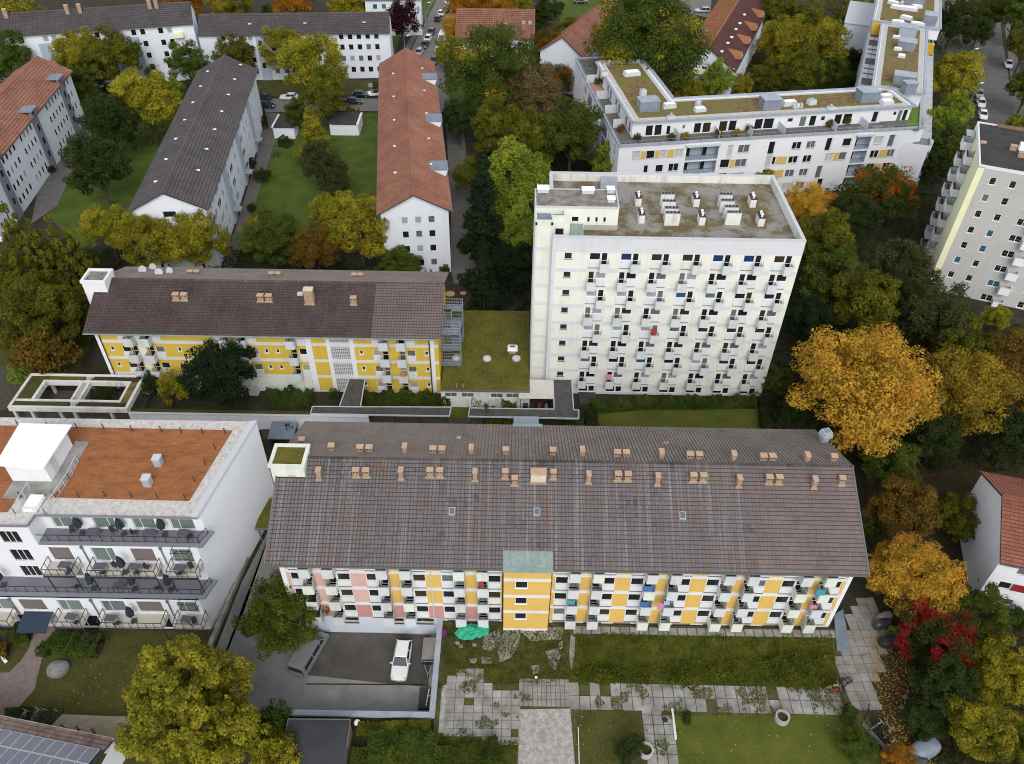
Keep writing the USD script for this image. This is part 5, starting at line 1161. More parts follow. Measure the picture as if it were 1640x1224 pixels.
for i in range(61): x = i * .99; m.bar((x, .08, LZ + .3), (x, .08, LZ + .95), .03)
m.bar((0, .08, LZ + .95), (59.8, .08, LZ + .95), .05); obj('railing', m, 'steel', lb)
m = MB()
for i in range(44): y = i * .99; x = y * 1.6 / 43.5 + .1; m.bar((x, y, LZ + .3), (x, y, LZ + .95), .03)
m.bar((.1, .1, LZ + .95), (1.7, 43.4, LZ + .95), .05); obj('railing', m, 'steel', lb)
# ---- second wing running back
WO, WA = (65.6, 152.4, 0), -21.2
wb = thing('apartment_block', 'long white wing with sedum roof running back from the L shaped block', 'apartment block', WO, WA, world=False)
m = MB(); SWL, SWR = side((0, 95), (0, -1)), side((15, -1), (0, 1)); wlo = [(a, a + 1.8, z, z + 1.6) for z in (1.2, 4, 6.8, 9.5) for a in range(4, 84, 5)]; wro = [(a, a + 1.8, z, z + 1.6) for z in (1.2, 4, 6.8) for a in range(4, 90, 5)]
wall(m, SWL, 0, 90, 0, 12.35, wlo); wall(m, SWR, 0, 96, 0, 9.5, wro); m.quad((0, 5, 0), (6, -2, 0), (6, -2, 11.9), (0, 5, 11.9)); m.quad((6, -2, 0), (15, -1, 0), (15, -1, 9.5), (6, -2, 9.5))
m.quad((15, 95, 0), (0, 95, 0), (0, 95, 12.35), (15, 95, 12.35)); obj('wall', m, 'hotel_white', wb)
for o in wlo: window(wb, SWL, *o, nx=2, pane='pane_grey')
m = MB(); m.poly([(.01, 5.5), (5.8, -1.5), (12.2, -1.2), (12.2, 94.99), (.01, 94.99)], 12.05, 12.33); wdk = obj('terrace_deck', m, 'path_grey', wb)
m = MB(); m.poly([(12.21, -.99), (14.99, -.99), (14.99, 94.99), (12.21, 94.99)], 9.3, 9.49); wd2 = obj('terrace_deck', m, 'slate_edge', wb)
m = MB(); m.quad((12.2, 95, 9.4), (12.2, -1.2, 9.4), (12.2, -1.2, 12.3), (12.2, 95, 12.3)); m2 = MB(); m2.bar((12.2, -1.1, 12.5), (12.2, 95, 12.5), .4, .4); m2.bar((15, -1, 9.7), (15, 95, 9.7), .35, .4); m2.bar((.0, 6, 12.5), (.0, 95, 12.5), .4, .4); obj('coping', m2, 'zinc', wb)
for i in range(14):
    y = 2 + i * 3.4
    if i % 3 != 1:
        for j in (0, 1): m = MB(); m.rbox(12.95 + j * 1.3, y + 1.2, 9.5, 1.22, 2.2, .06); obj('deck_slab', m, 'pale_trim', wd2)
    m = MB(); m.bar((12.3, y, 10.2), (14.9, y, 10.2), .06, 1.4); obj('privacy_screen', m, 'pale_trim', wb)
for i in range(12):
    y = 12 + i * 3.2
    if i % 4 != 2:
        for j in (0, 1): m = MB(); m.rbox(.75 + j * 1.15, y + 1.2, 12.34, 1.05, 2.2, .05); obj('deck_slab', m, 'pale_trim', wdk)
for x, y in ((1.4, 51.8), (13.6, 51.5)): m = MB(); m.rbox(x, y, 12.34 if x < 5 else 9.5, 2.3, 1.0, 2.5); obj('yellow_screen', m, 'yellow_frame', wb)
wp = [(2.6, 9.8), (11.7, 9.8), (11.7, 50.5), (2.3, 50.5)]
m = MB(); m.poly(wp, 12.34, 15.0); wph = obj('penthouse', m, 'hotel_white', wb)
m = MB(); m.poly([(.05, 53.2), (14.95, 53.2), (14.95, 94.9), (.05, 94.9)], 12.36, 14.8); wp2 = obj('upper_storey', m, 'hotel_white', wb)
for pg, par, z in (([(2.3, 9.4), (12.0, 9.4), (12.0, 50.8), (2.0, 50.8)], wph, 15.0), ([(0, 53), (15, 53), (15, 95), (0, 95)], wp2, 14.8)):
    P = sg.Polygon(pg); m = MB(); m.poly(pg, z + .002, z + .08); obj('penthouse_roof', m, 'white_metal', par)
    m = MB(); m.poly(list(P.buffer(-.5, join_style=2).exterior.coords), z + .081, z + .12); obj('gravel_strip', m, 'pale_gravel', par)
    m = MB(); m.poly(list(P.buffer(-1.5, join_style=2).exterior.coords), z + .121, z + .2); obj('sedum_roof', m, 'sedum', par)
    m = MB(); e = pg + [pg[0]]
    for a, b in zip(e, e[1:]): m.bar((*a, z + .2), (*b, z + .2), .5, .3)
    obj('coping', m, 'zinc', par)
for u, v, w, d, h, mt in ((1454, 50, 3.6, 3.0, 2.0, 'zinc'), (1452, 72, 3.6, 3.2, 1.9, 'zinc_dark'), (1448, 126, 4.0, 3.0, 1.8, 'zinc_dark'), (1465, 2, 4.5, 3.5, 2, 'zinc_dark'), (1489, 33, 2.8, 3.6, 2.4, 'zinc_dark')):
    p = loc_at(WO, WA, u, v, 16); m = MB(); m.rbox(p[0], p[1], 15.0, w, d, h + .1); o = obj('roof_plant', m, mt, wb); m = MB(); m.rbox(p[0], p[1], 15.1 + h, w + .2, d + .2, .1); obj('plant_lid', m, 'zinc', o)
for u, v, w, d, a in ((1444, 90, 1.6, 1.4, 0), (1441, 119, 1.6, 1.4, 0), (1431, 4, 2.8, 1.2, -.4), (1436, 11, 2.8, 1.2, -.2), (1448, 5, 1.8, 1.4, 0), (1455, 13, 4.5, 2.0, 0), (1467, 9, 2.6, 2.4, .5), (1452, 28, 2.8, 1.3, -.4), (1438, 35, 3.0, 1.3, .2), (1449, 40, 2.8, 1.2, -.4), (1470, 38, 3.4, 1.3, 0), (1436, 60, 1.8, .8, 0), (1438, 79, 1.8, .8, 0)):
    p = loc_at(WO, WA, u, v, 15.4); m = MB(); m.rbox(p[0], p[1], 14.95, w, d, .75, a, .9); o = obj('roof_light', m, 'pale_trim', wb); m = MB(); m.rbox(p[0], p[1], 15.701, w * .85, d * .85, .1, a, .8); obj('dome_light', m, 'bright_white', o)

# ================================================================== tower on the right edge
RA = -22.07; RO_ = (69.1, 111.93, -.5)
rt = thing('tower_block', 'tall grey panel tower with pale yellow side wall at the right picture edge', 'tower block', RO_, RA, world=False)
RT_W, RT_D, RT_Z = 26.0, 16.8, 22.8
SRF, SRS = side((0, 0), (1, 0)), side((0, RT_D), (0, -1))
z0 = 20.25 + .5; rw = []
d1 = 2.655; 
for k in range(8):
    z = z0 - 2.78 * k
    rw += [(2.15, 3.1, z - .6, z + .65, 1), (2.15 + 2.73, 3.1 + 2.73, z - .6, z + .65, 1), (8.1, 9.9, z - .6, z + .6, 2), (13.6, 14.6, z - .6, z + .6, 1), (16.6, 18.4, z - .6, z + .6, 2), (21, 22, z - .6, z + .6, 1)]
rw = [o for o in rw if o[2] > .2]
m = MB(); wall(m, SRF, 0, RT_W, 0, RT_Z, [o[:4] for o in rw])
wall(m, side((RT_W, 0), (0, 1)), 0, RT_D, 0, RT_Z); wall(m, side((RT_W, RT_D), (-1, 0)), 0, RT_W, 0, RT_Z)
obj('wall', m, 'panel_clad', rt)
sw_ = [(y, y + 1.3, 22.0 - 2.78 * k - 2.1, 22.0 - 2.78 * k - .3) for k in range(8) for y in (2.5, 8.0)]
sw_ = [o for o in sw_ if o[2] > .1]
m = MB(); wall(m, SRS, 0, RT_D, 0, RT_Z, sw_); obj('side_wall', m, 'light_yellow_render', rt)
m = MB(); m.sbox(SRF, .0, .9, .002, .02, 0, RT_Z - .1); obj('corner_strip', m, 'light_yellow_render', rt)
for o in rw: window(rt, SRF, *o[:4], nx=o[4], fw=.09, pane=rng.choice(['pane_dark'] * 6 + ['pane_grey', 'pane_teal']))
for o in sw_: window(rt, SRS, *o, pane='pane_dark', sill=False)
# panel joints of the cladding, each course standing slightly proud
m = MB()
for k in range(44):
    z = .3 + k * .52
    if z < RT_Z - .2: m.sbox(SRF, .92, RT_W, .001, .006, z, z + .02)
obj('panel_joint', m, 'concrete', rt)
for k in range(8):
    zb = 22.0 - 2.78 * k - 2.2
    if zb > 0:
        balcony(rt, SRF, 9.95, 11.5, zb, 1.2, 1.2, panel='white_render')
        for y, w in ((2.0, 2.6), (7.4, 2.8)):
            balcony(rt, SRS, y, y + w, zb, 1.2, 1.5 if w < 2.7 else 1.1, panel='white_render')
            if k < 4 and (k + int(y)) % 2 == 0: q = MB(); q.sbox(SRS, y, y + w, .1, 1.4, zb + 2.3, zb + 2.36); obj('balcony_roof', q, 'zinc', rt)
            elif k < 6: q = MB(); q.sbox(SRS, y + .2, y + w - .2, .75, 1.0, zb + .9, zb + 1.25); obj('flower_box', q, 'leaf_rust' if k % 2 else 'leaf_hedge', rt)
m = MB(); m.poly([(.25, .25), (RT_W - .25, .25), (RT_W - .25, RT_D - .25), (.25, RT_D - .25)], RT_Z - .3, RT_Z - .05); rr = obj('roof', m, 'dark_roof', rt)
m = MB()
for a in ((0, -.02, RT_W, .25), (0, RT_D - .25, RT_W, RT_D + .02), (-.02, .25, .25, RT_D - .25), (RT_W - .25, .25, RT_W + .02, RT_D - .25)): m.box(a[0], a[1], RT_Z - .3, a[2], a[3], RT_Z + .12)
obj('parapet', m, 'spandrel_white', rt)
m = MB(); m.hexa([(3, RT_D - .6, RT_Z - .05), (RT_W, RT_D - 1.6, RT_Z - .05), (RT_W, RT_D - .3, RT_Z - .05), (3, RT_D - .3, RT_Z - .05), (3, RT_D - .6, RT_Z + .3), (RT_W, RT_D - 1.6, RT_Z + .9), (RT_W, RT_D - .3, RT_Z + .9), (3, RT_D - .3, RT_Z + .3)]); obj('roof_upstand', m, 'brown_wood', rt)
for u, v, w, mt in ((1576, 226, .8, 'brick_chimney'), (1623, 237, .9, 'brick_chimney'), (1636, 248, .9, 'brick_chimney')):
    p = loc_at(RO_, RA, u, v, 22.6); m = MB(); m.rbox(p[0], p[1], RT_Z - .05, w, .6, .75 if u > 1600 else .2); o = obj('chimney', m, mt, rt); m = MB(); m.rbox(p[0], p[1], RT_Z + (.7 if u > 1600 else .15), w + .08, .68, .07); obj('chimney_cap', m, 'brown_cap', o)
p = loc_at(RO_, RA, 1638, 236, 22.6); m = MB(); m.rbox(p[0], p[1], RT_Z - .05, 1.0, 1.0, 1.0); obj('roof_vent', m, 'bright_white', rt)

# ================================================================== gabled houses
hs = thing('apartment_house', 'long house with orange red tiled roof, its white gable facing the viewer', 'apartment house', (-21.35, 113.15, 0), 7.3, world=False)
gf = rows([3.2, 5.35, 7.5], [1.6, 4.35, 7.1, 9.7], 1.05, 1.25)
rl = [(a, a + 1.2, z, z + 1.3, 1) for z in (1.5, 4.3, 7.1, 9.6) for a in range(3, 62, 4)]
rf, k, ez = gable_house(hs, 10.8, 64, 12.0, 14.9, 'far_white', 'red_tiles', over=.55, gov=.6, tw=.42, tl=.42, front=gf, right=rl, left=rl)
for y in (12.5, 32, 52.5):     # stair dormers with slate tops
    m = MB(); m.hexa([(8.2, y - 1.6, 12.2), (11.0, y - 1.6, 12.2), (11.0, y + 1.6, 12.2), (8.2, y + 1.6, 12.2), (8.2, y - 1.6, 13.35), (11.4, y - 1.6, 13.25), (11.4, y + 1.6, 13.25), (8.2, y + 1.6, 13.35)]); d = obj('stair_dormer', m, 'far_white', hs)
    m = MB(); m.hexa([(7.6, y - 1.7, 13.36), (11.5, y - 1.7, 13.27), (11.5, y + 1.7, 13.27), (7.6, y + 1.7, 13.36), (7.6, y - 1.7, 13.5), (11.5, y - 1.7, 13.42), (11.5, y + 1.7, 13.42), (7.6, y + 1.7, 13.5)]); obj('dormer_roof', m, 'zinc_dark', d)
for y in (10, 20, 31, 42, 54):
    for x, s in ((2.6, 1), (8.6, -1)):
        m = MB(); z = ez + (x + .55 if s > 0 else 11.35 - x) * k; m.rbox(x, y + (3 if s < 0 else 0), z, .5, .4, .16); obj('roof_hatch', m, 'bright_white', hs)
for z in (2.2, 5.0, 7.8):
    for y in (8, 20, 33, 46): m = MB(); m.box(-1.0, y, z, -.005, y + 2.4, z + 1.0); obj('balcony', m, 'copper_green', hs)

hs = thing('apartment_house', 'long white house with dark grey brown gable roof in the left middle distance', 'apartment house', (-60.9, 113.0, 0), 6.55, world=False)
rl = [(a, a + w, z, z + 1.3, 2) for z in (1.3, 4.1, 6.9, 9.6) for a, w in ((3, 1.2), (5.2, 1.2), (7.8, 2.6), (12, 1.2), (16, 1.2), (18.2, 1.2), (20.6, 2.6), (26, 1.2), (30, 1.2), (33, 2.6), (38, 1.2), (41, 1.2), (44, 2.6), (49, 1.2), (52, 1.2), (55, 1.2))]
rf, k, ez = gable_house(hs, 11.3, 59, 11.7, 14.6, 'far_white', 'grey_tiles', over=.6, gov=.5, tw=.55, tl=.55, right=rl, front=[(4.6, 6.7, 10.2, 11.3, 1)])
for y in (15, 29.5, 44): m = MB(); m.box(11.302, y, 0, 11.6, y + 2.2, 11.4); s = obj('stair_strip', m, 'blue_grey_render', hs); m = MB(); m.box(11.6, y + .3, 2.3, 12.9, y + 1.9, 2.5); obj('door_canopy', m, 'zinc', s)
for y in (6, 14, 22, 30, 38, 46, 54):
    for x, s in ((3.0, 1), (8.8, -1)): m = MB(); z = ez + (x + .6 if s > 0 else 11.9 - x) * k; m.rbox(x, y + (4 if s < 0 else 0), z, .7, .35, .16); obj('roof_hatch', m, 'bright_white', hs)

hs = thing('apartment_house', 'white house with red tiled roof and grey violet stair strips at the left picture edge', 'apartment house', (-107.4 + 6.2, 170.6 - 50, 0), 6.2, world=False)
rl = [(a, a + w, z, z + 1.3, 1) for z in (1.4, 4.1, 6.8, 9.4) for a, w in ((1.5, .8), (3, .8), (4.5, .8), (10.5, .9), (12.2, .9), (14, .9), (15.8, .9), (19.5, .8), (21.2, .8), (22.9, .8), (24.6, .8), (33.8, .9), (35.6, .9), (37.4, .9), (39.2, .9), (41, .9), (45.5, .8), (47.2, .8))]
rl = [o for o in rl if not (25.5 < o[0] < 29.8 or 42.6 < o[0] < 44.9 or 5.8 < o[0] < 10)]
gable_house(hs, 11, 50, 11.3, 14.2, 'far_white', 'red_tiles', over=.5, tw=.55, tl=.55, right=rl)
for y in (26.2, 42.4, 7): m = MB(); m.box(11.002, y, 0, 11.25, y + 2.6, 12.4); s = obj('stair_strip', m, 'violet_grey_render', hs); m = MB(); m.box(8.2, y - .3, 12.41, 11.7, y + 2.9, 12.55); obj('dormer_roof', m, 'zinc_dark', s)
for y in (26.2, 42.4, 7):
    for z in (2.8, 5.5, 8.2, 10.8): m = MB(); m.box(11.251, y + .9, z, 11.27, y + 1.7, z + 1.2); obj('stair_window', m, 'pane_dark', hs)

hs = thing('apartment_house', 'white four storey slab with brown roof, right half of the far row', 'apartment house', (-30.9, 200.3, 0), 95.2, world=False)
rl = [(a, a + 1.15, z, z + 1.35, 1) for z in (1.5, 4.2, 6.9, 9.4) for a in (2.6, 4.7, 6.8, 8.9, 11.0, 16.9, 19, 21.1, 23.2, 25.3, 27.4, 32.5, 34.6, 36.7, 38.8)]
rl = [(45 - b, 45 - a, c, d, n) for a, b, c, d, n in rl]
rf, k, ez = gable_house(hs, 10.0, 45, 11.0, 13.8, 'far_white', 'grey_tiles', over=.5, gov=.15, tw=.6, tl=.6, left=rl)
for y in (13.3, 29.5): m = MB(); m.box(-.2, y, 0, -.002, y + 2.3, 10.6); s = obj('stair_strip', m, 'blue_grey_render', hs)
for y in (14.2, 30.4):
    for z in (3, 5.7, 8.3): m = MB(); m.box(-.22, y, z, -.201, y + .9, z + 1.2); obj('stair_window', m, 'pane_dark', hs)
for y in (6, 20, 33): m = MB(); m.rbox(2.4, y, ez + 2.9 * k, .9, .7, .18); obj('roof_hatch', m, 'pale_trim', hs)

hs = thing('apartment_house', 'white four storey slab with brown roof and brick chimneys, left half of the far row', 'apartment house', (-76.9, 197.6, 0), 105.3, world=False)
rl = [(a, a + 1.15, z, z + 1.35, 1) for z in (3.2, 5.9, 8.6, 11.3) for a in (6.5, 8.3, 10.1, 15.8, 17.6, 19.4, 24.5, 28, 29.8, 35, 36.8, 40, 46, 48, 54, 56, 60, 62)]
rf, k, ez = gable_house(hs, 10.5, 68, 13.2, 16.2, 'far_white', 'grey_tiles', over=.5, gov=.15, tw=.6, tl=.6, left=rl)
for y in (12.6, 32): m = MB(); m.box(-.2, y, 0, -.002, y + 2.4, 11); obj('stair_strip', m, 'blue_grey_render', hs)
for y in (2.6, 21.6, 41): m = MB(); m.box(-1.0, y, 10.3, -.003, y + 2.2, 11.4); obj('balcony', m, 'light_yellow_render', hs)
for y in (7.5, 9, 24.3, 27, 40): m = MB(); m.rbox(4.4, y, 15.5, .9, .8, 2.1); c = obj('chimney', m, 'brick_chimney', hs); m = MB(); m.rbox(4.4, y, 17.6, 1.0, .9, .08); obj('chimney_cap', m, 'brown_cap', c)

hs = thing('house', 'white house with hipped red roof and small roof windows behind the big dark green tree', 'house', (4.0, 203.2, 0), 90, world=False)
rf, k, ez = gable_house(hs, 15.4, 19.1, 9.0, 13.2, 'far_white', ('red_tiles', 'red_tiles'), over=.4, gov=.25, tw=.6, tl=.6, left=[(a, a + 1.1, z, z + 1.3, 1) for z in (1.5, 4.5, 6.9) for a in (3, 7, 11, 15)])
for y, x in ((7.0, 3.6), (5.2, 2.7), (2.6, 4.0), (1.0, 4.0)): m = MB(); m.rbox(x, y, ez + (x + .4) * k - .1, 1.0, .9, .5); o = obj('roof_window', m, 'zinc', hs); m = MB(); m.rbox(x, y, ez + (x + .4) * k + .401, .7, .6, .03); obj('pane', m, 'pane_curtain', o)
hs = thing('house', 'small red roofed house with gabled dormer at the top of the picture', 'house', (5.4, 195.0, 0), -24, world=False)
rf, k, ez = gable_house(hs, 11, 33, 9.0, 13.0, 'far_white', 'red_tiles', over=.4, tw=.6, tl=.6, right=[(a, a + 1.2, 6.3, 7.6, 1) for a in range(2, 31, 4)])
m = MB(); m.hexa([(7.2, 14, 9.2), (11.2, 14, 9.2), (11.2, 18, 9.2), (7.2, 18, 9.2), (7.2, 14, 11.4), (11.2, 14, 11.4), (11.2, 18, 11.4), (7.2, 18, 11.4)]); d = obj('dormer', m, 'light_yellow_render', hs)
m = MB(); m.hexa([(6.4, 13.6, 11.41), (11.5, 13.6, 11.41), (11.5, 18.4, 11.41), (6.4, 18.4, 11.41), (6.4, 13.6, 11.6), (11.5, 13.6, 11.5), (11.5, 18.4, 11.5), (6.4, 18.4, 11.6)]); obj('dormer_roof', m, 'orange_tiles', d)
hs = thing('house', 'white house with orange and maroon roof halves and a glazed gable bay, top right', 'house', (37.3, 189.3, 0), -21.3, world=False)
rf, k, ez = gable_house(hs, 13, 62, 8.8, 13.1, 'far_white', ('orange_tiles', 'maroon_tiles'), over=.4, gov=.4, tw=.6, tl=.6, front=[(5.6, 6.8, 7.6, 9.4, 2), (8.2, 9.4, 7.6, 9.2, 2), (4.9, 6.2, 4.6, 6.2, 2), (11, 12.2, 4.4, 5.8, 2), (5, 6.2, 1.5, 3, 2)], right=[(a, a + 1.0, z, z + 1.3, 1) for z in (1.5, 4.3, 6.8) for a in range(2, 58, 4)])
m = MB(); m.hexa([(3.4, -1.0, 7.3), (7.4, -1.0, 7.3), (7.4, -.005, 7.3), (3.4, -.005, 7.3), (3.4, -1.0, 8.3), (7.4, -1.0, 8.3), (7.4, -.005, 8.3), (3.4, -.005, 8.3)]); b = obj('gable_balcony', m, 'light_yellow_render', hs)
m = MB()
for a, c in (((3.4, -1.05, 9.8), (5.4, -1.05, 11.6)), ((5.4, -1.05, 11.6), (7.4, -1.05, 9.8)), ((3.4, -1.05, 8.3), (3.4, -1.05, 9.8)), ((7.4, -1.05, 8.3), (7.4, -1.05, 9.8)), ((3.4, -1.05, 9.8), (7.4, -1.05, 9.8))): m.bar(a, c, .14)
obj('glazed_frame', m, 'copper_green', b)
for y, x in ((5.5, 10.6), (16.5, 10.6), (27, 10.6), (38, 10.6)):
    m = MB(); m.hexa([(9.0, y, 9.6), (13.2, y, 9.6), (13.2, y + 3.2, 9.6), (9.0, y + 3.2, 9.6), (9.0, y + 1.6, 11.3), (13.3, y + 1.6, 10.9), (13.3, y + 1.62, 10.9), (9.0, y + 1.62, 11.3)]); d = obj('dormer', m, 'orange_tiles', hs); m = MB(); m.tri((13.31, y + .2, 9.6), (13.31, y + 3.0, 9.6), (13.31, y + 1.6, 10.8)); obj('dormer_front', m, 'far_white', d)
for y, x in ((2.8, 9.0), (9.4, 9.2), (14, 9.3), (20, 9.2), (25, 9.3), (32, 9.2)): m = MB(); m.rbox(x, y, ez + (13.4 - x) * k + .05, .8, .9, .18); obj('roof_window', m, 'bright_white', hs)
for y, x in ((4, 2.2), (10, 3.4), (18, 2.6), (27, 3.5)): m = MB(); m.rbox(x, y, ez + (x + .4) * k + .05, .5, 1.6, .2); obj('roof_hatch', m, 'gutter', hs)
hs = thing('house', 'white house with orange tiled roof and red shutters at the right edge', 'house', (54.4, 63.0, 0), -104.6, world=False)
rl = []
for z, n in ((6.4, 0), (3.7, 1), (1.2, 2)):
    for i in range(4): a = (1.2 if n else 2.0) + i * 4.3 + (1.2 if n == 2 else 0); rl.append((a, a + 1.25, z, z + (1.1 if n == 1 else .95), 1))
rf, k, ez = gable_house(hs, 12.5, 20, 8.0, 11.1, 'white_render', 'red_tiles_x', over=.35, gov=.12, tw=.42, tl=.42, right=rl)
for i in range(4): a = 2.5 + i * 4.3; m = MB(); m.box(12.502, a, 3.7, 12.54, a + 1.5, 4.8); obj('red_shutter', m, 'red_shutter', hs)
m = MB(); m.box(11.0, -.06, 2.6, 11.5, -.002, 2.75); obj('wall_vent', m, 'gutter', hs)
hs = thing('apartment_house', 'white block end seen through trees at the top beside the parked car street', 'apartment house', (-26.5, 231.5, 0), 95, world=False)
gable_house(hs, 12, 15, 9.5, 12.5, 'far_white', 'grey_tiles', over=.4, tw=.8, tl=.8, left=[(a, a + 1.2, z, z + 1.3, 1) for z in (1.5, 4.3, 7) for a in (2, 4.4, 6.8, 12)])
hs = thing('garden_house', 'low pale flat roofed annexe at the top, left of the sedum roofed wing', 'annexe', (86.0, 222.0, 0), -21.2, world=False)
m = MB(); m.box(0, 0, 0, 7, 20, 8.0); a = obj('wall', m, 'far_white', hs); m = MB(); m.box(-.2, -.2, 8.001, 7.2, 20.2, 8.2); obj('roof', m, 'pale_trim', hs)
# ================================================================== flat link building and covered walks
lk = thing('link_building', 'low flat building with moss green roof between yellow house and white tower', 'low building', (-3.5, 81.1, 0))
LX0, LX1, LY0, LY1, LZZ = -9.7, 2.45, 81.2, 99.4, 3.1
m = MB(); SK = side((0, LY0), (1, 0)); lo = [(a, a + 1.7, 1.9, 2.7) for a in (-9.2, -6.9, -2.9, -.8)]; wall(m, SK, LX0, LX1, 0, LZZ, lo); m.quad((LX1, LY1, 0), (LX0, LY1, 0), (LX0, LY1, LZZ), (LX1, LY1, LZZ)); m.quad((LX1, LY0, 0), (LX1, LY1, 0), (LX1, LY1, LZZ), (LX1, LY0, LZZ)); m.quad((LX0, LY1, 0), (LX0, LY0, 0), (LX0, LY0, LZZ), (LX0, LY1, LZZ)); obj('wall', m, 'pale_concrete', lk)
for o in lo: window(lk, SK, *o, nx=2, pane='pane_grey', sill=False)
m = MB(); m.poly([(LX0, LY0 - .1), (LX1, LY0 - .1), (LX1, LY1), (LX0, LY1)], LZZ + .001, LZZ + .16); obj('roof', m, 'moss_roof', lk)
m = MB(); m.bar((LX0, LY0 - .15, LZZ + .12), (LX1, LY0 - .15, LZZ + .12), .1, .25); obj('roof_edge', m, 'gutter', lk)
for u, v in ((731, 573), (780, 574), (827, 574)):
    p = at(u, v, LZZ + .3); m = MB(); m.cone((p[0], p[1], LZZ + .16), (p[0], p[1], LZZ + .4), .62, .6, 16); d = obj('roof_light', m, 'pale_trim', lk); m = MB(); m.ball((p[0], p[1], LZZ + .38), .56, 2, (1, 1, .45)); obj('dome', m, 'dish_grey', d)
p = at(821, 558, LZZ + .8); m = MB(); m.rbox(p[0], p[1], LZZ + .16, 1.0, .9, .6); v = obj('roof_vent', m, 'concrete', lk); m = MB(); m.rbox(p[0], p[1], LZZ + .76, 1.5, 1.3, .28, 0, .8); obj('vent_lid', m, 'bright_white', v); m = MB(); m.rbox(p[0], p[1] + .1, LZZ + 1.041, .8, .4, .06); obj('vent_grille', m, 'gutter', v)
# external steel stair at the yellow gable
st = thing('fire_escape', 'grey galvanised outdoor stair tower at the right gable of the yellow house', 'stair tower', (-8.0, 90, 0))
for z in (3.3, 6.1, 8.9):
    for y0, y1 in ((86.2, 87.6), (91.6, 93.0)):
        m = MB(); m.box(-9.9, y0, z - .08, -7.2, y1, z); l = obj('landing', m, 'zinc_dark', st)
        m = MB()
        for a, b in (((-9.9, y0), (-7.2, y0)), ((-7.2, y0), (-7.2, y1)), ((-9.9, y1), (-7.2, y1))):
            for h in (.5, 1.05): m.bar((*a, z + h), (*b, z + h), .05)
            n = int(math.hypot(b[0] - a[0], b[1] - a[1]) / .3)
            for i in range(n + 1): q = (a[0] + (b[0] - a[0]) * i / n, a[1] + (b[1] - a[1]) * i / n); m.bar((*q, z), (*q, z + 1.05), .03)
        obj('railing', m, 'zinc', l)
    m = MB()
    for i in range(11):
        t = i / 10; y = 87.6 + 4.0 * t; m.box(-9.8, y, z - 1.4 + 1.4 * t - .04, -8.7, y + .3, z - 1.4 + 1.4 * t); m.box(-8.4, y, z - 1.4 - 1.4 * t - .04 + 1.4, -7.3, y + .3, z - 1.4 * t)
    f = obj('stair_flight', m, 'zinc_dark', st)
    m = MB()
    for x in (-9.85, -8.65): m.bar((x, 87.6, z - 1.4), (x, 91.8, z), .06, .25)
    for x in (-8.45, -7.25): m.bar((x, 87.6, z), (x, 91.8, z - 1.4), .06, .25)
    obj('stringer', m, 'zinc', f)
for x in (-7.2,):
    for y in (86.2, 87.6, 91.6, 93.0): m = MB(); m.bar((x, y, 0), (x, y, 10), .1); obj('post', m, 'zinc_dark', st)
# ladder on the link roof
m = MB()
p0, p1 = at(738, 640, .3), at(738, 620, 3.4)
for dx in (-.45, .45): m.bar((p0[0] + dx, p0[1], 0.05), (p0[0] + dx, LY0 + .3, 4.1), .06)
for i in range(8): t = i / 8; m.bar((p0[0] - .45, p0[1] + (LY0 - p0[1]) * t, .3 + 2.9 * t), (p0[0] + .45, p0[1] + (LY0 - p0[1]) * t, .3 + 2.9 * t), .05, .12)
single('roof_ladder', m, 'pale_trim', 'short metal steps leading up to the moss green flat roof', 'ladder')
def walk_roof(pts, z, label, posts, mat='bitumen', edge='pale_trim', th=.18, cat='canopy roof'):
    t = thing('covered_walk', label, cat, (pts[0][0], pts[0][1], 0)); m = MB(); m.poly(pts, z - th, z); r = obj('roof', m, mat, t)
    m = MB(); q = list(pts) + [pts[0]]
    for a, b in zip(q, q[1:]): m.bar((*a, z - .02), (*b, z - .02), .12, .2)
    obj('roof_edge', m, edge, r)
    for p in posts: m = MB(); m.bar((*p, 0), (*p, z - th), .12); obj('post', m, 'dark_steel', t)
    return t
walk_roof([(-26.6, 76.5), (-8.2, 76.5), (-8.1, 78.2), (-26.6, 77.9)], 2.8, 'long bitumen covered walk roof below the yellow house, left of the gap', [(-26, 76.7), (-22, 76.7), (-15.5, 76.7), (-12, 76.7), (-8.6, 76.7)])
walk_roof([(-23.0, 77.95), (-20.2, 77.95), (-20.4, 83.6), (-22.6, 83.6)], 2.83, 'dark roof strip leading from the covered walk to the yellow house door', [(-22.8, 79), (-20.4, 79)])
walk_roof([(-5.7, 76.5), (8.9, 76.45), (9.0, 78.1), (8.3, 78.1), (8.3, 84.2), (5.75, 84.2), (5.7, 78.15), (-5.6, 78.1)], 2.8, 'L shaped bitumen covered walk roof leading to the white tower door', [(-5.4, 76.7), (-1, 76.7), (4, 76.7), (8.6, 76.7), (5.9, 80)])
cn = thing('waste_shelter', 'cream canopy over bins at the foot of the white tower', 'canopy', (3.4, 80, 0))
m = MB(); P = [(1.0, 80.0, 3.0), (5.65, 80.05, 3.0), (5.7, 83.6, 3.25), (1.0, 83.6, 3.25)]; m.hexa([(p[0], p[1], p[2] - .1) for p in P] + P); obj('canopy', m, 'canopy_cream', cn)
for x, y in ((1.2, 80.2), (5.5, 80.2), (1.2, 83.4), (5.5, 83.4)): m = MB(); m.bar((x, y, 0), (x, y, 3.0), .1); obj('post', m, 'dark_steel', cn)
m = MB(); m.box(1.1, 83.45, 0, 5.6, 83.55, 2.9); obj('back_wall', m, 'dark_roof', cn)
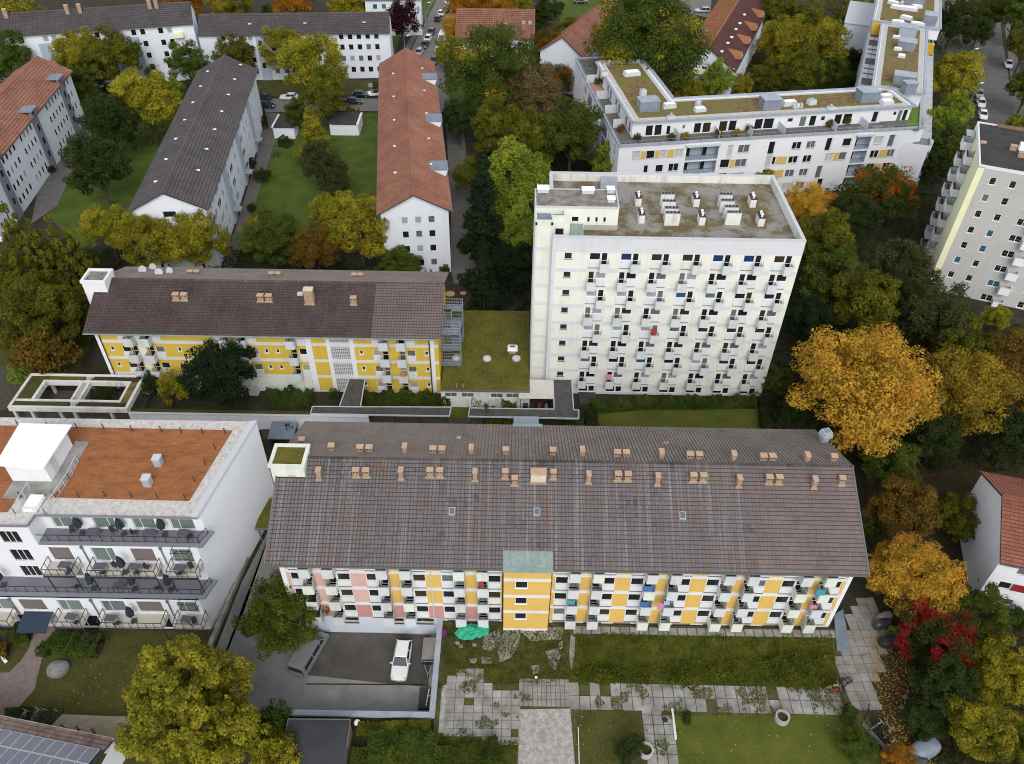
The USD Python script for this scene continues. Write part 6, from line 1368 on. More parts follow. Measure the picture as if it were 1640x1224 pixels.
for i, (x, mt, l) in enumerate(((1.9, 'paint_black', 'black wheeled bin at the left under the cream canopy'), (2.8, 'paint_charcoal', 'dark grey wheeled bin second from the left under the cream canopy'), (3.8, 'magenta_cloth', 'bright magenta cover under the cream canopy'), (4.8, 'grey_cloth', 'grey covered motor scooter under the cream canopy'))):
    t = thing('waste_bin' if i < 2 else 'covered_scooter', l, 'bin' if i < 2 else 'scooter', (x, 80.9, 0)); y = 80.9
    if i < 2:
        m = MB(); m.rbox(x, y, .12, .62, .7, .85, 0, 1.08); obj('body', m, mt, t); m = MB(); m.rbox(x, y, .97, .72, .8, .08); obj('lid', m, mt, t)
    else:
        m = MB(); m.hexa([(x - .3, y - .7, .1), (x + .3, y - .7, .1), (x + .3, y + .7, .1), (x - .3, y + .7, .1), (x - .12, y - .45, 1.15), (x + .12, y - .45, 1.15), (x + .15, y + .5, .85), (x - .15, y + .5, .85)]); obj('cover', m, mt, t)
    for sx in (-.22, .22):
        m = MB(); m.cone((x + sx - .04, y + .3, .11), (x + sx + .04, y + .3, .11), .11, .11); obj('wheel', m, 'tyre', t)
gl = thing('glass_canopy', 'small glass and steel porch canopy behind the front roof ridge', 'canopy', (1.5, 75, 0))
m = MB(); P = [(.3, 75.2, 2.9), (3.6, 75.2, 2.9), (3.6, 76.3, 3.2), (.3, 76.3, 3.2)]; m.hexa([(p[0], p[1], p[2] - .06) for p in P] + P); obj('roof', m, 'zinc', gl)
for x in (.4, 3.5): m = MB(); m.bar((x, 75.3, 0), (x, 75.3, 2.85), .08); obj('post', m, 'dark_steel', gl)
m = MB(); m.poly([(9.4, 82.0), (11.8, 82.0), (11.8, 84.2), (9.4, 84.2)], .03, .5); single('basement_grating', m, 'dark_roof', 'dark cellar entrance pit at the foot of the white tower', 'cellar pit')
# carport with planted roof frame
cp = thing('carport', 'low concrete carport with two open roof wells and planted roof strips', 'carport', (-58, 80, 0))
CX0, CX1, CY0, CY1, CZ = -66.5, -50.7, 76.4, 83.2, 3.0
for a in ((CX0, CY0, CX1, CY0 + .35), (CX0, CY1 - .35, CX1, CY1), (CX0, CY0 + .35, CX0 + .35, CY1 - .35), (CX1 - .4, CY0 + .35, CX1, CY1 - .35), (CX0 + .35, 77.75, CX1 - 1.4, 78.05), (CX0 + 2.4, 81.6, CX1 - 1.4, 81.9), (CX0 + 2.4, 78.06, CX0 + 2.8, 81.59), (-58.9, 78.06, -58.6, 81.59), (-57.9, 78.06, -57.6, 81.59), (CX1 - 1.7, 78.06, CX1 - 1.41, 81.59)):
    m = MB(); m.box(a[0], a[1], CZ - .5, a[2], a[3], CZ + .25); obj('roof_beam', m, 'pale_concrete', cp)
for a, mt in (((CX0 + .36, 76.76, -58.9, 77.74), 'dull_grass'), ((-57.6, 76.76, CX1 - .41, 77.74), 'leaf_litter'), ((CX0 + .36, 77.76 + .3, CX0 + 2.39, 82.8), 'dull_grass'), ((CX0 + 2.4, 81.91, -58.8, 82.84), 'moss_roof'), ((-57.6, 81.91, CX1 - .41, 82.84), 'leaf_litter'), ((CX1 - 1.4, 77.75, CX1 - .41, 81.9), 'sedum')):
    m = MB(); m.box(a[0], a[1], CZ - .3, a[2], a[3], CZ + .1); obj('planted_strip', m, mt, cp)
m = MB(); m.box(-58.6, 76.76, CZ - .4, -57.9, 82.84, CZ + .05); obj('joint_gutter', m, 'concrete', cp)
for x in (CX0 + .2, -64.0, -60.2, -58.3, -53.4, CX1 - .2):
    for y in (CY0 + .6, CY1 - .4): m = MB(); m.box(x - .18, y - .18, 0, x + .18, y + .18, CZ - .5); obj('pillar', m, 'canopy_cream', cp)
m = MB(); m.poly([(CX0, CY0), (CX1, CY0), (CX1, CY1), (CX0, CY1)], .02, .05); obj('floor', m, 'court_paving', cp)
wl = thing('boundary_wall', 'long white wall between hotel and covered walk, dark planted strip behind it', 'wall', (-35, 75.8, 0))
m = MB(); m.box(-50.6, 76.2, 0, -18.9, 76.44, 2.6); obj('wall', m, 'white_render', wl); m = MB(); m.box(-50.6, 76.1, 2.601, -18.9, 76.46, 2.7); obj('coping', m, 'pale_trim', wl)
m = MB(); m.box(-50.6, 76.5, 0, -27, 77.5, 2.3); obj('planter', m, 'dull_grass', wl)
t = thing('bin_shelter', 'dark blue grey pent roof shelter by the white wall behind the hotel', 'shelter', (-30, 73.5, 0)); m = MB(); m.hexa([(-31.5, 72.6, 1.9), (-28.2, 72.6, 1.9), (-28.2, 75.4, 2.3), (-31.5, 75.4, 2.3), (-31.5, 72.6, 2.0), (-28.2, 72.6, 2.0), (-28.2, 75.4, 2.4), (-31.5, 75.4, 2.4)]); obj('roof', m, 'zinc_dark', t)
for x in (-31.3, -28.4): m = MB(); m.box(x - .06, 72.7, 0, x + .06, 75.3, 1.9); obj('side', m, 'dark_steel', t)
# garages in the middle lawn
ga = thing('garage', 'low white garage with dark roof at the right of the middle lawn', 'garage', (-38, 168.5, 0)); m = MB(); m.box(-40.5, 166.9, 0, -34.3, 172.5, 2.5); obj('wall', m, 'far_white', ga); m = MB(); m.box(-40.7, 166.7, 2.501, -34.6, 172.7, 2.7); obj('roof', m, 'dark_roof', ga); m = MB(); m.box(-34.6, 166.7, 2.501, -34.1, 172.7, 2.75); obj('coping', m, 'white_frame', ga)
ga = thing('garage', 'low white garage with dark roof beside the footpath at the left of the middle lawn', 'garage', (-50, 167, 0)); m = MB(); m.box(-52.3, 164.8, 0, -47.8, 171.0, 2.5); obj('wall', m, 'far_white', ga); m = MB(); m.box(-52.1, 164.6, 2.501, -47.6, 171.2, 2.7); obj('roof', m, 'dark_roof', ga); m = MB(); m.box(-52.5, 164.6, 2.501, -52.1, 171.2, 2.75); obj('coping', m, 'white_frame', ga)
# walls of the parking court
pw = thing('court_wall', 'low wall with pale metal coping around the sunken parking court', 'wall', (-7.2, 42, 0))
m = MB(); m.box(-7.44, 36.9, COURT_Z - .2, -7.1, 47.65, .42); m.box(-21.2, 36.9, COURT_Z - .2, -7.45, 37.19, .42); obj('wall', m, 'pale_concrete', pw)
for i in range(10): y = 37.35 + i * 1.035; m = MB(); m.box(-7.56, y, .43, -6.98, y + 1.02, .50); obj('coping_plate', m, 'zinc', pw)
for i in range(6): x = -21.2 + i * 2.38; m = MB(); m.box(x, 36.78, .43, x + 2.36 if i < 5 else -6.98, 37.34, .50); obj('coping_plate', m, 'zinc', pw)
m = MB(); m.box(-9.0, 39.0, COURT_Z, -7.6, 41.2, COURT_Z + .5); single('court_planter', m, 'planter_dark', 'dark soil filled kerb bed in the corner of the parking court', 'planter')
m = MB(); m.bar((-8.2, 39.2, COURT_Z + .55), (-8.0, 40.9, COURT_Z + .8), .08); m.bar((-8.0, 40.2, COURT_Z + .6), (-7.6, 40.2, COURT_Z + .9), .05); single('metal_post', m, 'white_metal', 'white metal pole lying in the corner bed of the parking court', 'pole')
m = MB(); m.bar((-21.0, 41.6, COURT_Z + .02), (-8.8, 41.75, COURT_Z + .02), .12, .06); struct('drain_channel', m, 'leaf_litter')
gwl = thing('garden_wall', 'old rough stone wall along the ramp beside the white building', 'wall', (-30.5, 50, 0))
r_ = random.Random(5); y = 43.0
while y < 59.5:
    l = r_.uniform(.7, 1.1); x = -31.15 + (y - 43.0) * .083; m = MB(); P = [(x - .2, y, 0), (x + .25, y, 0), (x + .25 + l * .083, y + l - .03, 0), (x - .2 + l * .083, y + l - .03, 0)]; h = .62 + r_.uniform(-.05, .05); m.hexa([(p[0], p[1], COURT_Z) for p in P] + [(p[0] + r_.uniform(-.03, .03), p[1], h + r_.uniform(-.04, .04)) for p in P]); obj('stone', m, 'old_stone', gwl); y += l
br = thing('bridge_roof', 'small grey passage roof on beams between white building and long house', 'canopy', (-27, 58, 0)); m = MB(); m.box(-29.2, 57.6, 2.6, -24.2, 62, 2.8); obj('roof', m, 'moss_roof', br); m = MB(); m.bar((-29.2, 57.55, 2.65), (-24.2, 57.55, 2.65), .12, .3); obj('roof_edge', m, 'gutter', br)
for x in (-29, -24.4): m = MB(); m.bar((x, 57.9, -2.2), (x, 57.9, 2.6), .14); obj('post', m, 'gutter', br)
# dark shed and solar roof at the bottom edge
sh = thing('shed', 'dark felt roofed shed with curved roof below the parking court', 'shed', (-17.6, 34, 0))
V, F = [], []; n = 9
for i in range(n):
    t = i / (n - 1); y = 35.4 - t * 5.2; z = 2.45 - 1.5 * t ** 2
    V += [(-20.6, y, z), (-14.7, y + .1, z)]
for i in range(n - 1): F.append([2 * i, 2 * i + 2, 2 * i + 3, 2 * i + 1])
m = MB().add(V, F); obj('roof', m, 'shed_roof', sh); m = MB(); m.box(-20.5, 35.2, 0, -14.8, 35.4, 2.4); m.box(-20.5, 30.4, 0, -20.3, 35.2, 1.0); m.box(-15, 30.4, 0, -14.8, 35.2, 1.0); obj('wall', m, 'brown_wood', sh)
m = MB()
for x in (-20.6, -14.72): m.bar((x, 35.45, 2.48), (x, 33.0, 2.18), .07)
m.bar((-20.6, 35.45, 2.48), (-14.7, 35.5, 2.48), .07); obj('roof_edge', m, 'gutter', sh)
so = thing('solar_roof_building', 'low tiled roof with solar panels in the bottom left corner', 'building', (-42, 30, 0))
A, B = np.array([-48.5, 34.85, 3.9]), np.array([-35.6, 32.6, 3.9]); xd = (B - A) / np.linalg.norm(B - A); dn = np.array([-xd[1] * -1, -xd[0], 0]); dn = np.array([xd[1], -xd[0], 0]) ; up = dn * .93 + np.array([0, 0, .36])
A = A - xd * 6
m = MB(); Q = [A, B, B + up * 8, A + up * 8]; m.hexa([q - [0, 0, .25] for q in Q] + [q - [0, 0, .02] for q in Q]); sr = obj('roof', m, 'dark_roof', so)
obj('roof_tiles', tile_field(B, A, up * 1.3, .36, .43, side_lift=.08, seed=77), 'faded_tiles', sr, kind='stuff')
m = MB(); m.bar(A + [0, 0, -.0], B, .22, .12); obj('gutter', m, 'pale_concrete', so)
m = MB(); e0, e1 = A - np.array([0, 0, .3]), B - np.array([0, 0, .3]); m.quad(e1 - [0, 0, 3.6], e0 - [0, 0, 3.6], e0, e1); m.quad(e1 - [0, 0, 3.6], e1, e1 + dn * 7.5, e1 + dn * 7.5 - [0, 0, 3.6]); obj('wall', m, 'white_render', so)
nn = np.cross(-xd, up); nn = nn / np.linalg.norm(nn); nn = nn if nn[2] > 0 else -nn
for j in range(3):
    for i in range(17):
        a = B - xd * (.35 + i * 1.08) + up * (1.35 + j * 1.75) + nn * .12; P = [a, a - xd * 1.03, a - xd * 1.03 + up * 1.7, a + up * 1.7]
        if P[1][0] < -53: continue
        m = MB(); m.hexa([p - nn * .04 for p in P] + P); s = obj('solar_panel', m, 'solar_line', so)
        m = MB(); c = sum(P) / 4; Q = [c + (p - c) * .95 + nn * .003 for p in P]; m.quad(*Q) if np.dot(np.cross(Q[1] - Q[0], Q[2] - Q[0]), nn) > 0 else m.quad(*Q[::-1]); obj('cells', m, 'solar_cell', s)
# ================================================================== trees
def leaves(R, H, z0, seed, leaf_, n, form='round', nl=14):
    """leaf quads on boughs and twig clumps spread through the crown's volume"""
    r = np.random.default_rng(seed); Hc = H - z0
    if form == 'cone':
        t = np.sort(r.random(nl * 4)) ** .8; ang = r.random(nl * 4) * 6.283; rad = (1 - t) * R * (.55 + .2 * r.random(nl * 4)); C = np.stack([np.cos(ang) * rad, np.sin(ang) * rad, z0 + t * Hc * .97], 1); S = (.26 + .42 * (1 - t)) * R * .62
    elif form == 'column':
        k = nl; g = np.arange(k) + .5; rr = np.sqrt(g / k) * R * .74; th = g * 2.39996 + r.normal(0, .2, k); C, S = [], []
        for i in range(k):
            zt = z0 + Hc * (1 - .82 * (rr[i] / R) ** 1.1) * r.uniform(.88, 1.0)
            for t in np.linspace(.10, .93, 6): q = rr[i] * (.45 + .75 * min(1, t * 1.7)) * (1 - .35 * max(0, t - .6) / .4); C.append((np.cos(th[i]) * q, np.sin(th[i]) * q, z0 * .7 + (zt - z0 * .7) * t)); S.append(R * .235 * (1.12 - .62 * t ** 2) * r.uniform(.85, 1.15))
        C, S = np.array(C), np.array(S)
    elif form == 'plume':
        k = nl * 2; ang = r.random(k) * 6.283; t = r.random(k); rad = np.sqrt(r.random(k)) * R * .78 * np.minimum(1, 1.6 * (1 - t) + .15); C = np.stack([np.cos(ang) * rad, np.sin(ang) * rad, z0 + Hc * (.08 + .84 * t)], 1); S = R * (.30 + .14 * r.random(k)) * (1.05 - .45 * t)
    else:
        k = nl; g = np.arange(k) + .5; ph = np.arccos(1 - 1.75 * g / k); th = g * 2.39996 + r.normal(0, .25, k); q = .60 + .12 * r.random(k)
        C = np.stack([np.cos(th) * np.sin(ph) * R * q, np.sin(th) * np.sin(ph) * R * q, z0 + Hc / 2 + np.cos(ph) * Hc / 2 * q], 1); S = R * (.34 + .12 * r.random(k))
        C = np.vstack([C, [[0, 0, z0 + Hc * .55]]]); S = np.append(S, R * .55)
    # twig clumps
    m = {'cone': 5, 'column': 6}.get(form, 9)
    d = r.normal(size=(len(C), m, 3)); d /= np.linalg.norm(d, axis=2, keepdims=True); d[..., 2] = d[..., 2] * .85 + .12
    C2 = (C[:, None] + d * (S * .78)[:, None, None]).reshape(-1, 3); S2 = np.repeat(S * (.40 if form != 'cone' else .5), m) * (.7 + .6 * r.random(len(C2)))
    if form == 'cone': d2 = np.array([1, 1, .45])
    elif form in ('plume', 'column'): d2 = np.array([.9, .9, 1.35])
    else: d2 = np.array([1, 1, .8])
    w = S2 ** 2; idx = r.choice(len(C2), n, p=w / w.sum()); e = r.normal(size=(n, 3)); e /= np.linalg.norm(e, axis=1, keepdims=True); e[:, 2] += .25
    P = C2[idx] + e * (S2[idx] * (.55 + .55 * r.random(n) ** .6))[:, None] * d2
    keep = P[:, 2] > z0 * .6; P, e = P[keep], e[keep]; n = len(P)
    nrm = e * .95 + r.normal(size=(n, 3)) * .45; nrm[:, 2] += .25; nrm /= np.linalg.norm(nrm, axis=1, keepdims=True)
    a = np.cross(nrm, r.normal(size=(n, 3))); a /= np.linalg.norm(a, axis=1, keepdims=True); b = np.cross(nrm, a)
    s = leaf_ * (.42 + 1.0 * r.random(n) ** 1.4)[:, None]
    V = np.stack([P - a * s * .5, P + b * s * .36 + nrm * s * .08, P + a * s * .62, P - b * s * .36 + nrm * s * .08], 1).reshape(-1, 3)
    F = np.arange(n)[:, None] * 4 + np.array([[0, 1, 2, 0, 2, 3]]); return V, F.reshape(-1, 3), C

TK = {}
def tree_kind(name, mat, R, H, z0, n, leaf_=.27, form='round', nl=14, seed=1, bark='bark', spread=1.0):
    def build(t):
        V, F, C = leaves(R, H, z0, seed, leaf_, n, form, nl)
        m = MB(); r = random.Random(seed); b = max(.12, R * .045); top = H * (.9 if form == 'cone' else .62)
        m.cone((0, 0, -.1), (0, 0, z0 + .2), b * 1.25, b, 8); m.cone((0, 0, z0 + .2), (r.uniform(-.2, .2), r.uniform(-.2, .2), top), b, b * .3, 7)
        obj('trunk', m, bark, t)
        if form != 'cone':
            m = MB()
            for c in C[::2]: z = z0 * .8 + (c[2] - z0 * .8) * .25; m.cone((0, 0, z), c, b * .45, b * .12, 5, cap=False)
            obj('limbs', m, bark, t, kind='stuff')
        obj('crown', MB().add(V, F), mat, t, tone=np.repeat(np.random.default_rng(seed + 99).random(len(V) // 4), 4))
    TK[name] = (kind_class(name + '_kind', build), R, H, z0)

tree_kind('gold_maple', 'leaf_gold', 8, 16, 3.0, 45000, .30, nl=20, seed=2)
tree_kind('yellow_tree', 'leaf_yellow', 4.8, 11, 2.2, 23750, .26, seed=3)
tree_kind('lime_tree', 'leaf_lime', 4.6, 13, 2.2, 22500, .26, 'plume', 11, seed=4)
tree_kind('olive_tree', 'leaf_olive', 4.8, 11, 2.2, 21250, .26, seed=5)
tree_kind('olive_gold_tree', 'leaf_olive_gold', 5.0, 12, 2.2, 23750, .27, nl=16, seed=6)
tree_kind('green_tree', 'leaf_green', 5.0, 11.5, 2.2, 22500, .27, seed=7)
tree_kind('dark_tree', 'leaf_dark', 5.0, 12, 2.0, 21250, .28, seed=8)
tree_kind('yew_tree', 'leaf_black', 4.2, 9.5, .8, 21250, .24, nl=18, seed=9)
tree_kind('pine_tree', 'leaf_pine', 5.0, 14, 3.0, 21250, .28, 'plume', 12, seed=10)
tree_kind('brown_tree', 'leaf_brown', 5.0, 12, 2.4, 21250, .27, nl=16, seed=11)
tree_kind('rust_tree', 'leaf_rust', 5.0, 11, 2.2, 20000, .27, seed=12)
tree_kind('orange_tree', 'leaf_orange', 4.6, 11, 2.2, 20000, .27, seed=13)
tree_kind('ochre_tree', 'leaf_ochre', 6.5, 13, 2.4, 35000, .28, nl=18, seed=25)
tree_kind('turning_tree', 'leaf_turning', 6.5, 13, 2.4, 32500, .28, nl=18, seed=14)
tree_kind('linden_tree', 'leaf_green_gold', 7.5, 15, 2.6, 45000, .29, nl=22, seed=15)
tree_kind('red_tree', 'leaf_red', 5.4, 10, 1.8, 30000, .25, nl=16, seed=16)
tree_kind('copper_beech', 'leaf_crimson', 4.8, 11, 2.2, 18750, .28, seed=17)
tree_kind('fir_tree', 'leaf_black', 3.4, 15, 1.0, 21250, .28, 'cone', 18, seed=18)
tree_kind('spruce_tree', 'leaf_dark', 4.6, 15, 1.2, 23750, .28, 'cone', 18, seed=19)
tree_kind('poplar_tree', 'leaf_poplar', 5.4, 20, 1.0, 92500, .215, 'column', 17, seed=20)
tree_kind('fresh_tree', 'leaf_fresh', 6.0, 12.5, 2.0, 40000, .26, nl=20, seed=24)
tree_kind('tall_olive_tree', 'leaf_olive', 4.4, 18, 2.0, 42500, .27, 'column', 11, seed=21)
tree_kind('thin_tree', 'leaf_olive', 4.0, 9, 2.5, 5250, .24, nl=12, seed=22)
tree_kind('larch_tree', 'leaf_olive_gold', 4.4, 15, 1.4, 21250, .27, 'cone', 18, seed=23)
for nm, mt, sd in (('green_bush', 'leaf_hedge', 31), ('olive_bush', 'leaf_olive', 32), ('gold_bush', 'leaf_yellow', 33), ('rust_bush', 'leaf_rust', 34), ('dark_bush', 'leaf_dark', 35), ('lime_bush', 'leaf_lime', 36), ('red_bush', 'leaf_red', 37)):
    tree_kind(nm, mt, 1.6, 2.4, .15, 3800, .17, nl=11, seed=sd)

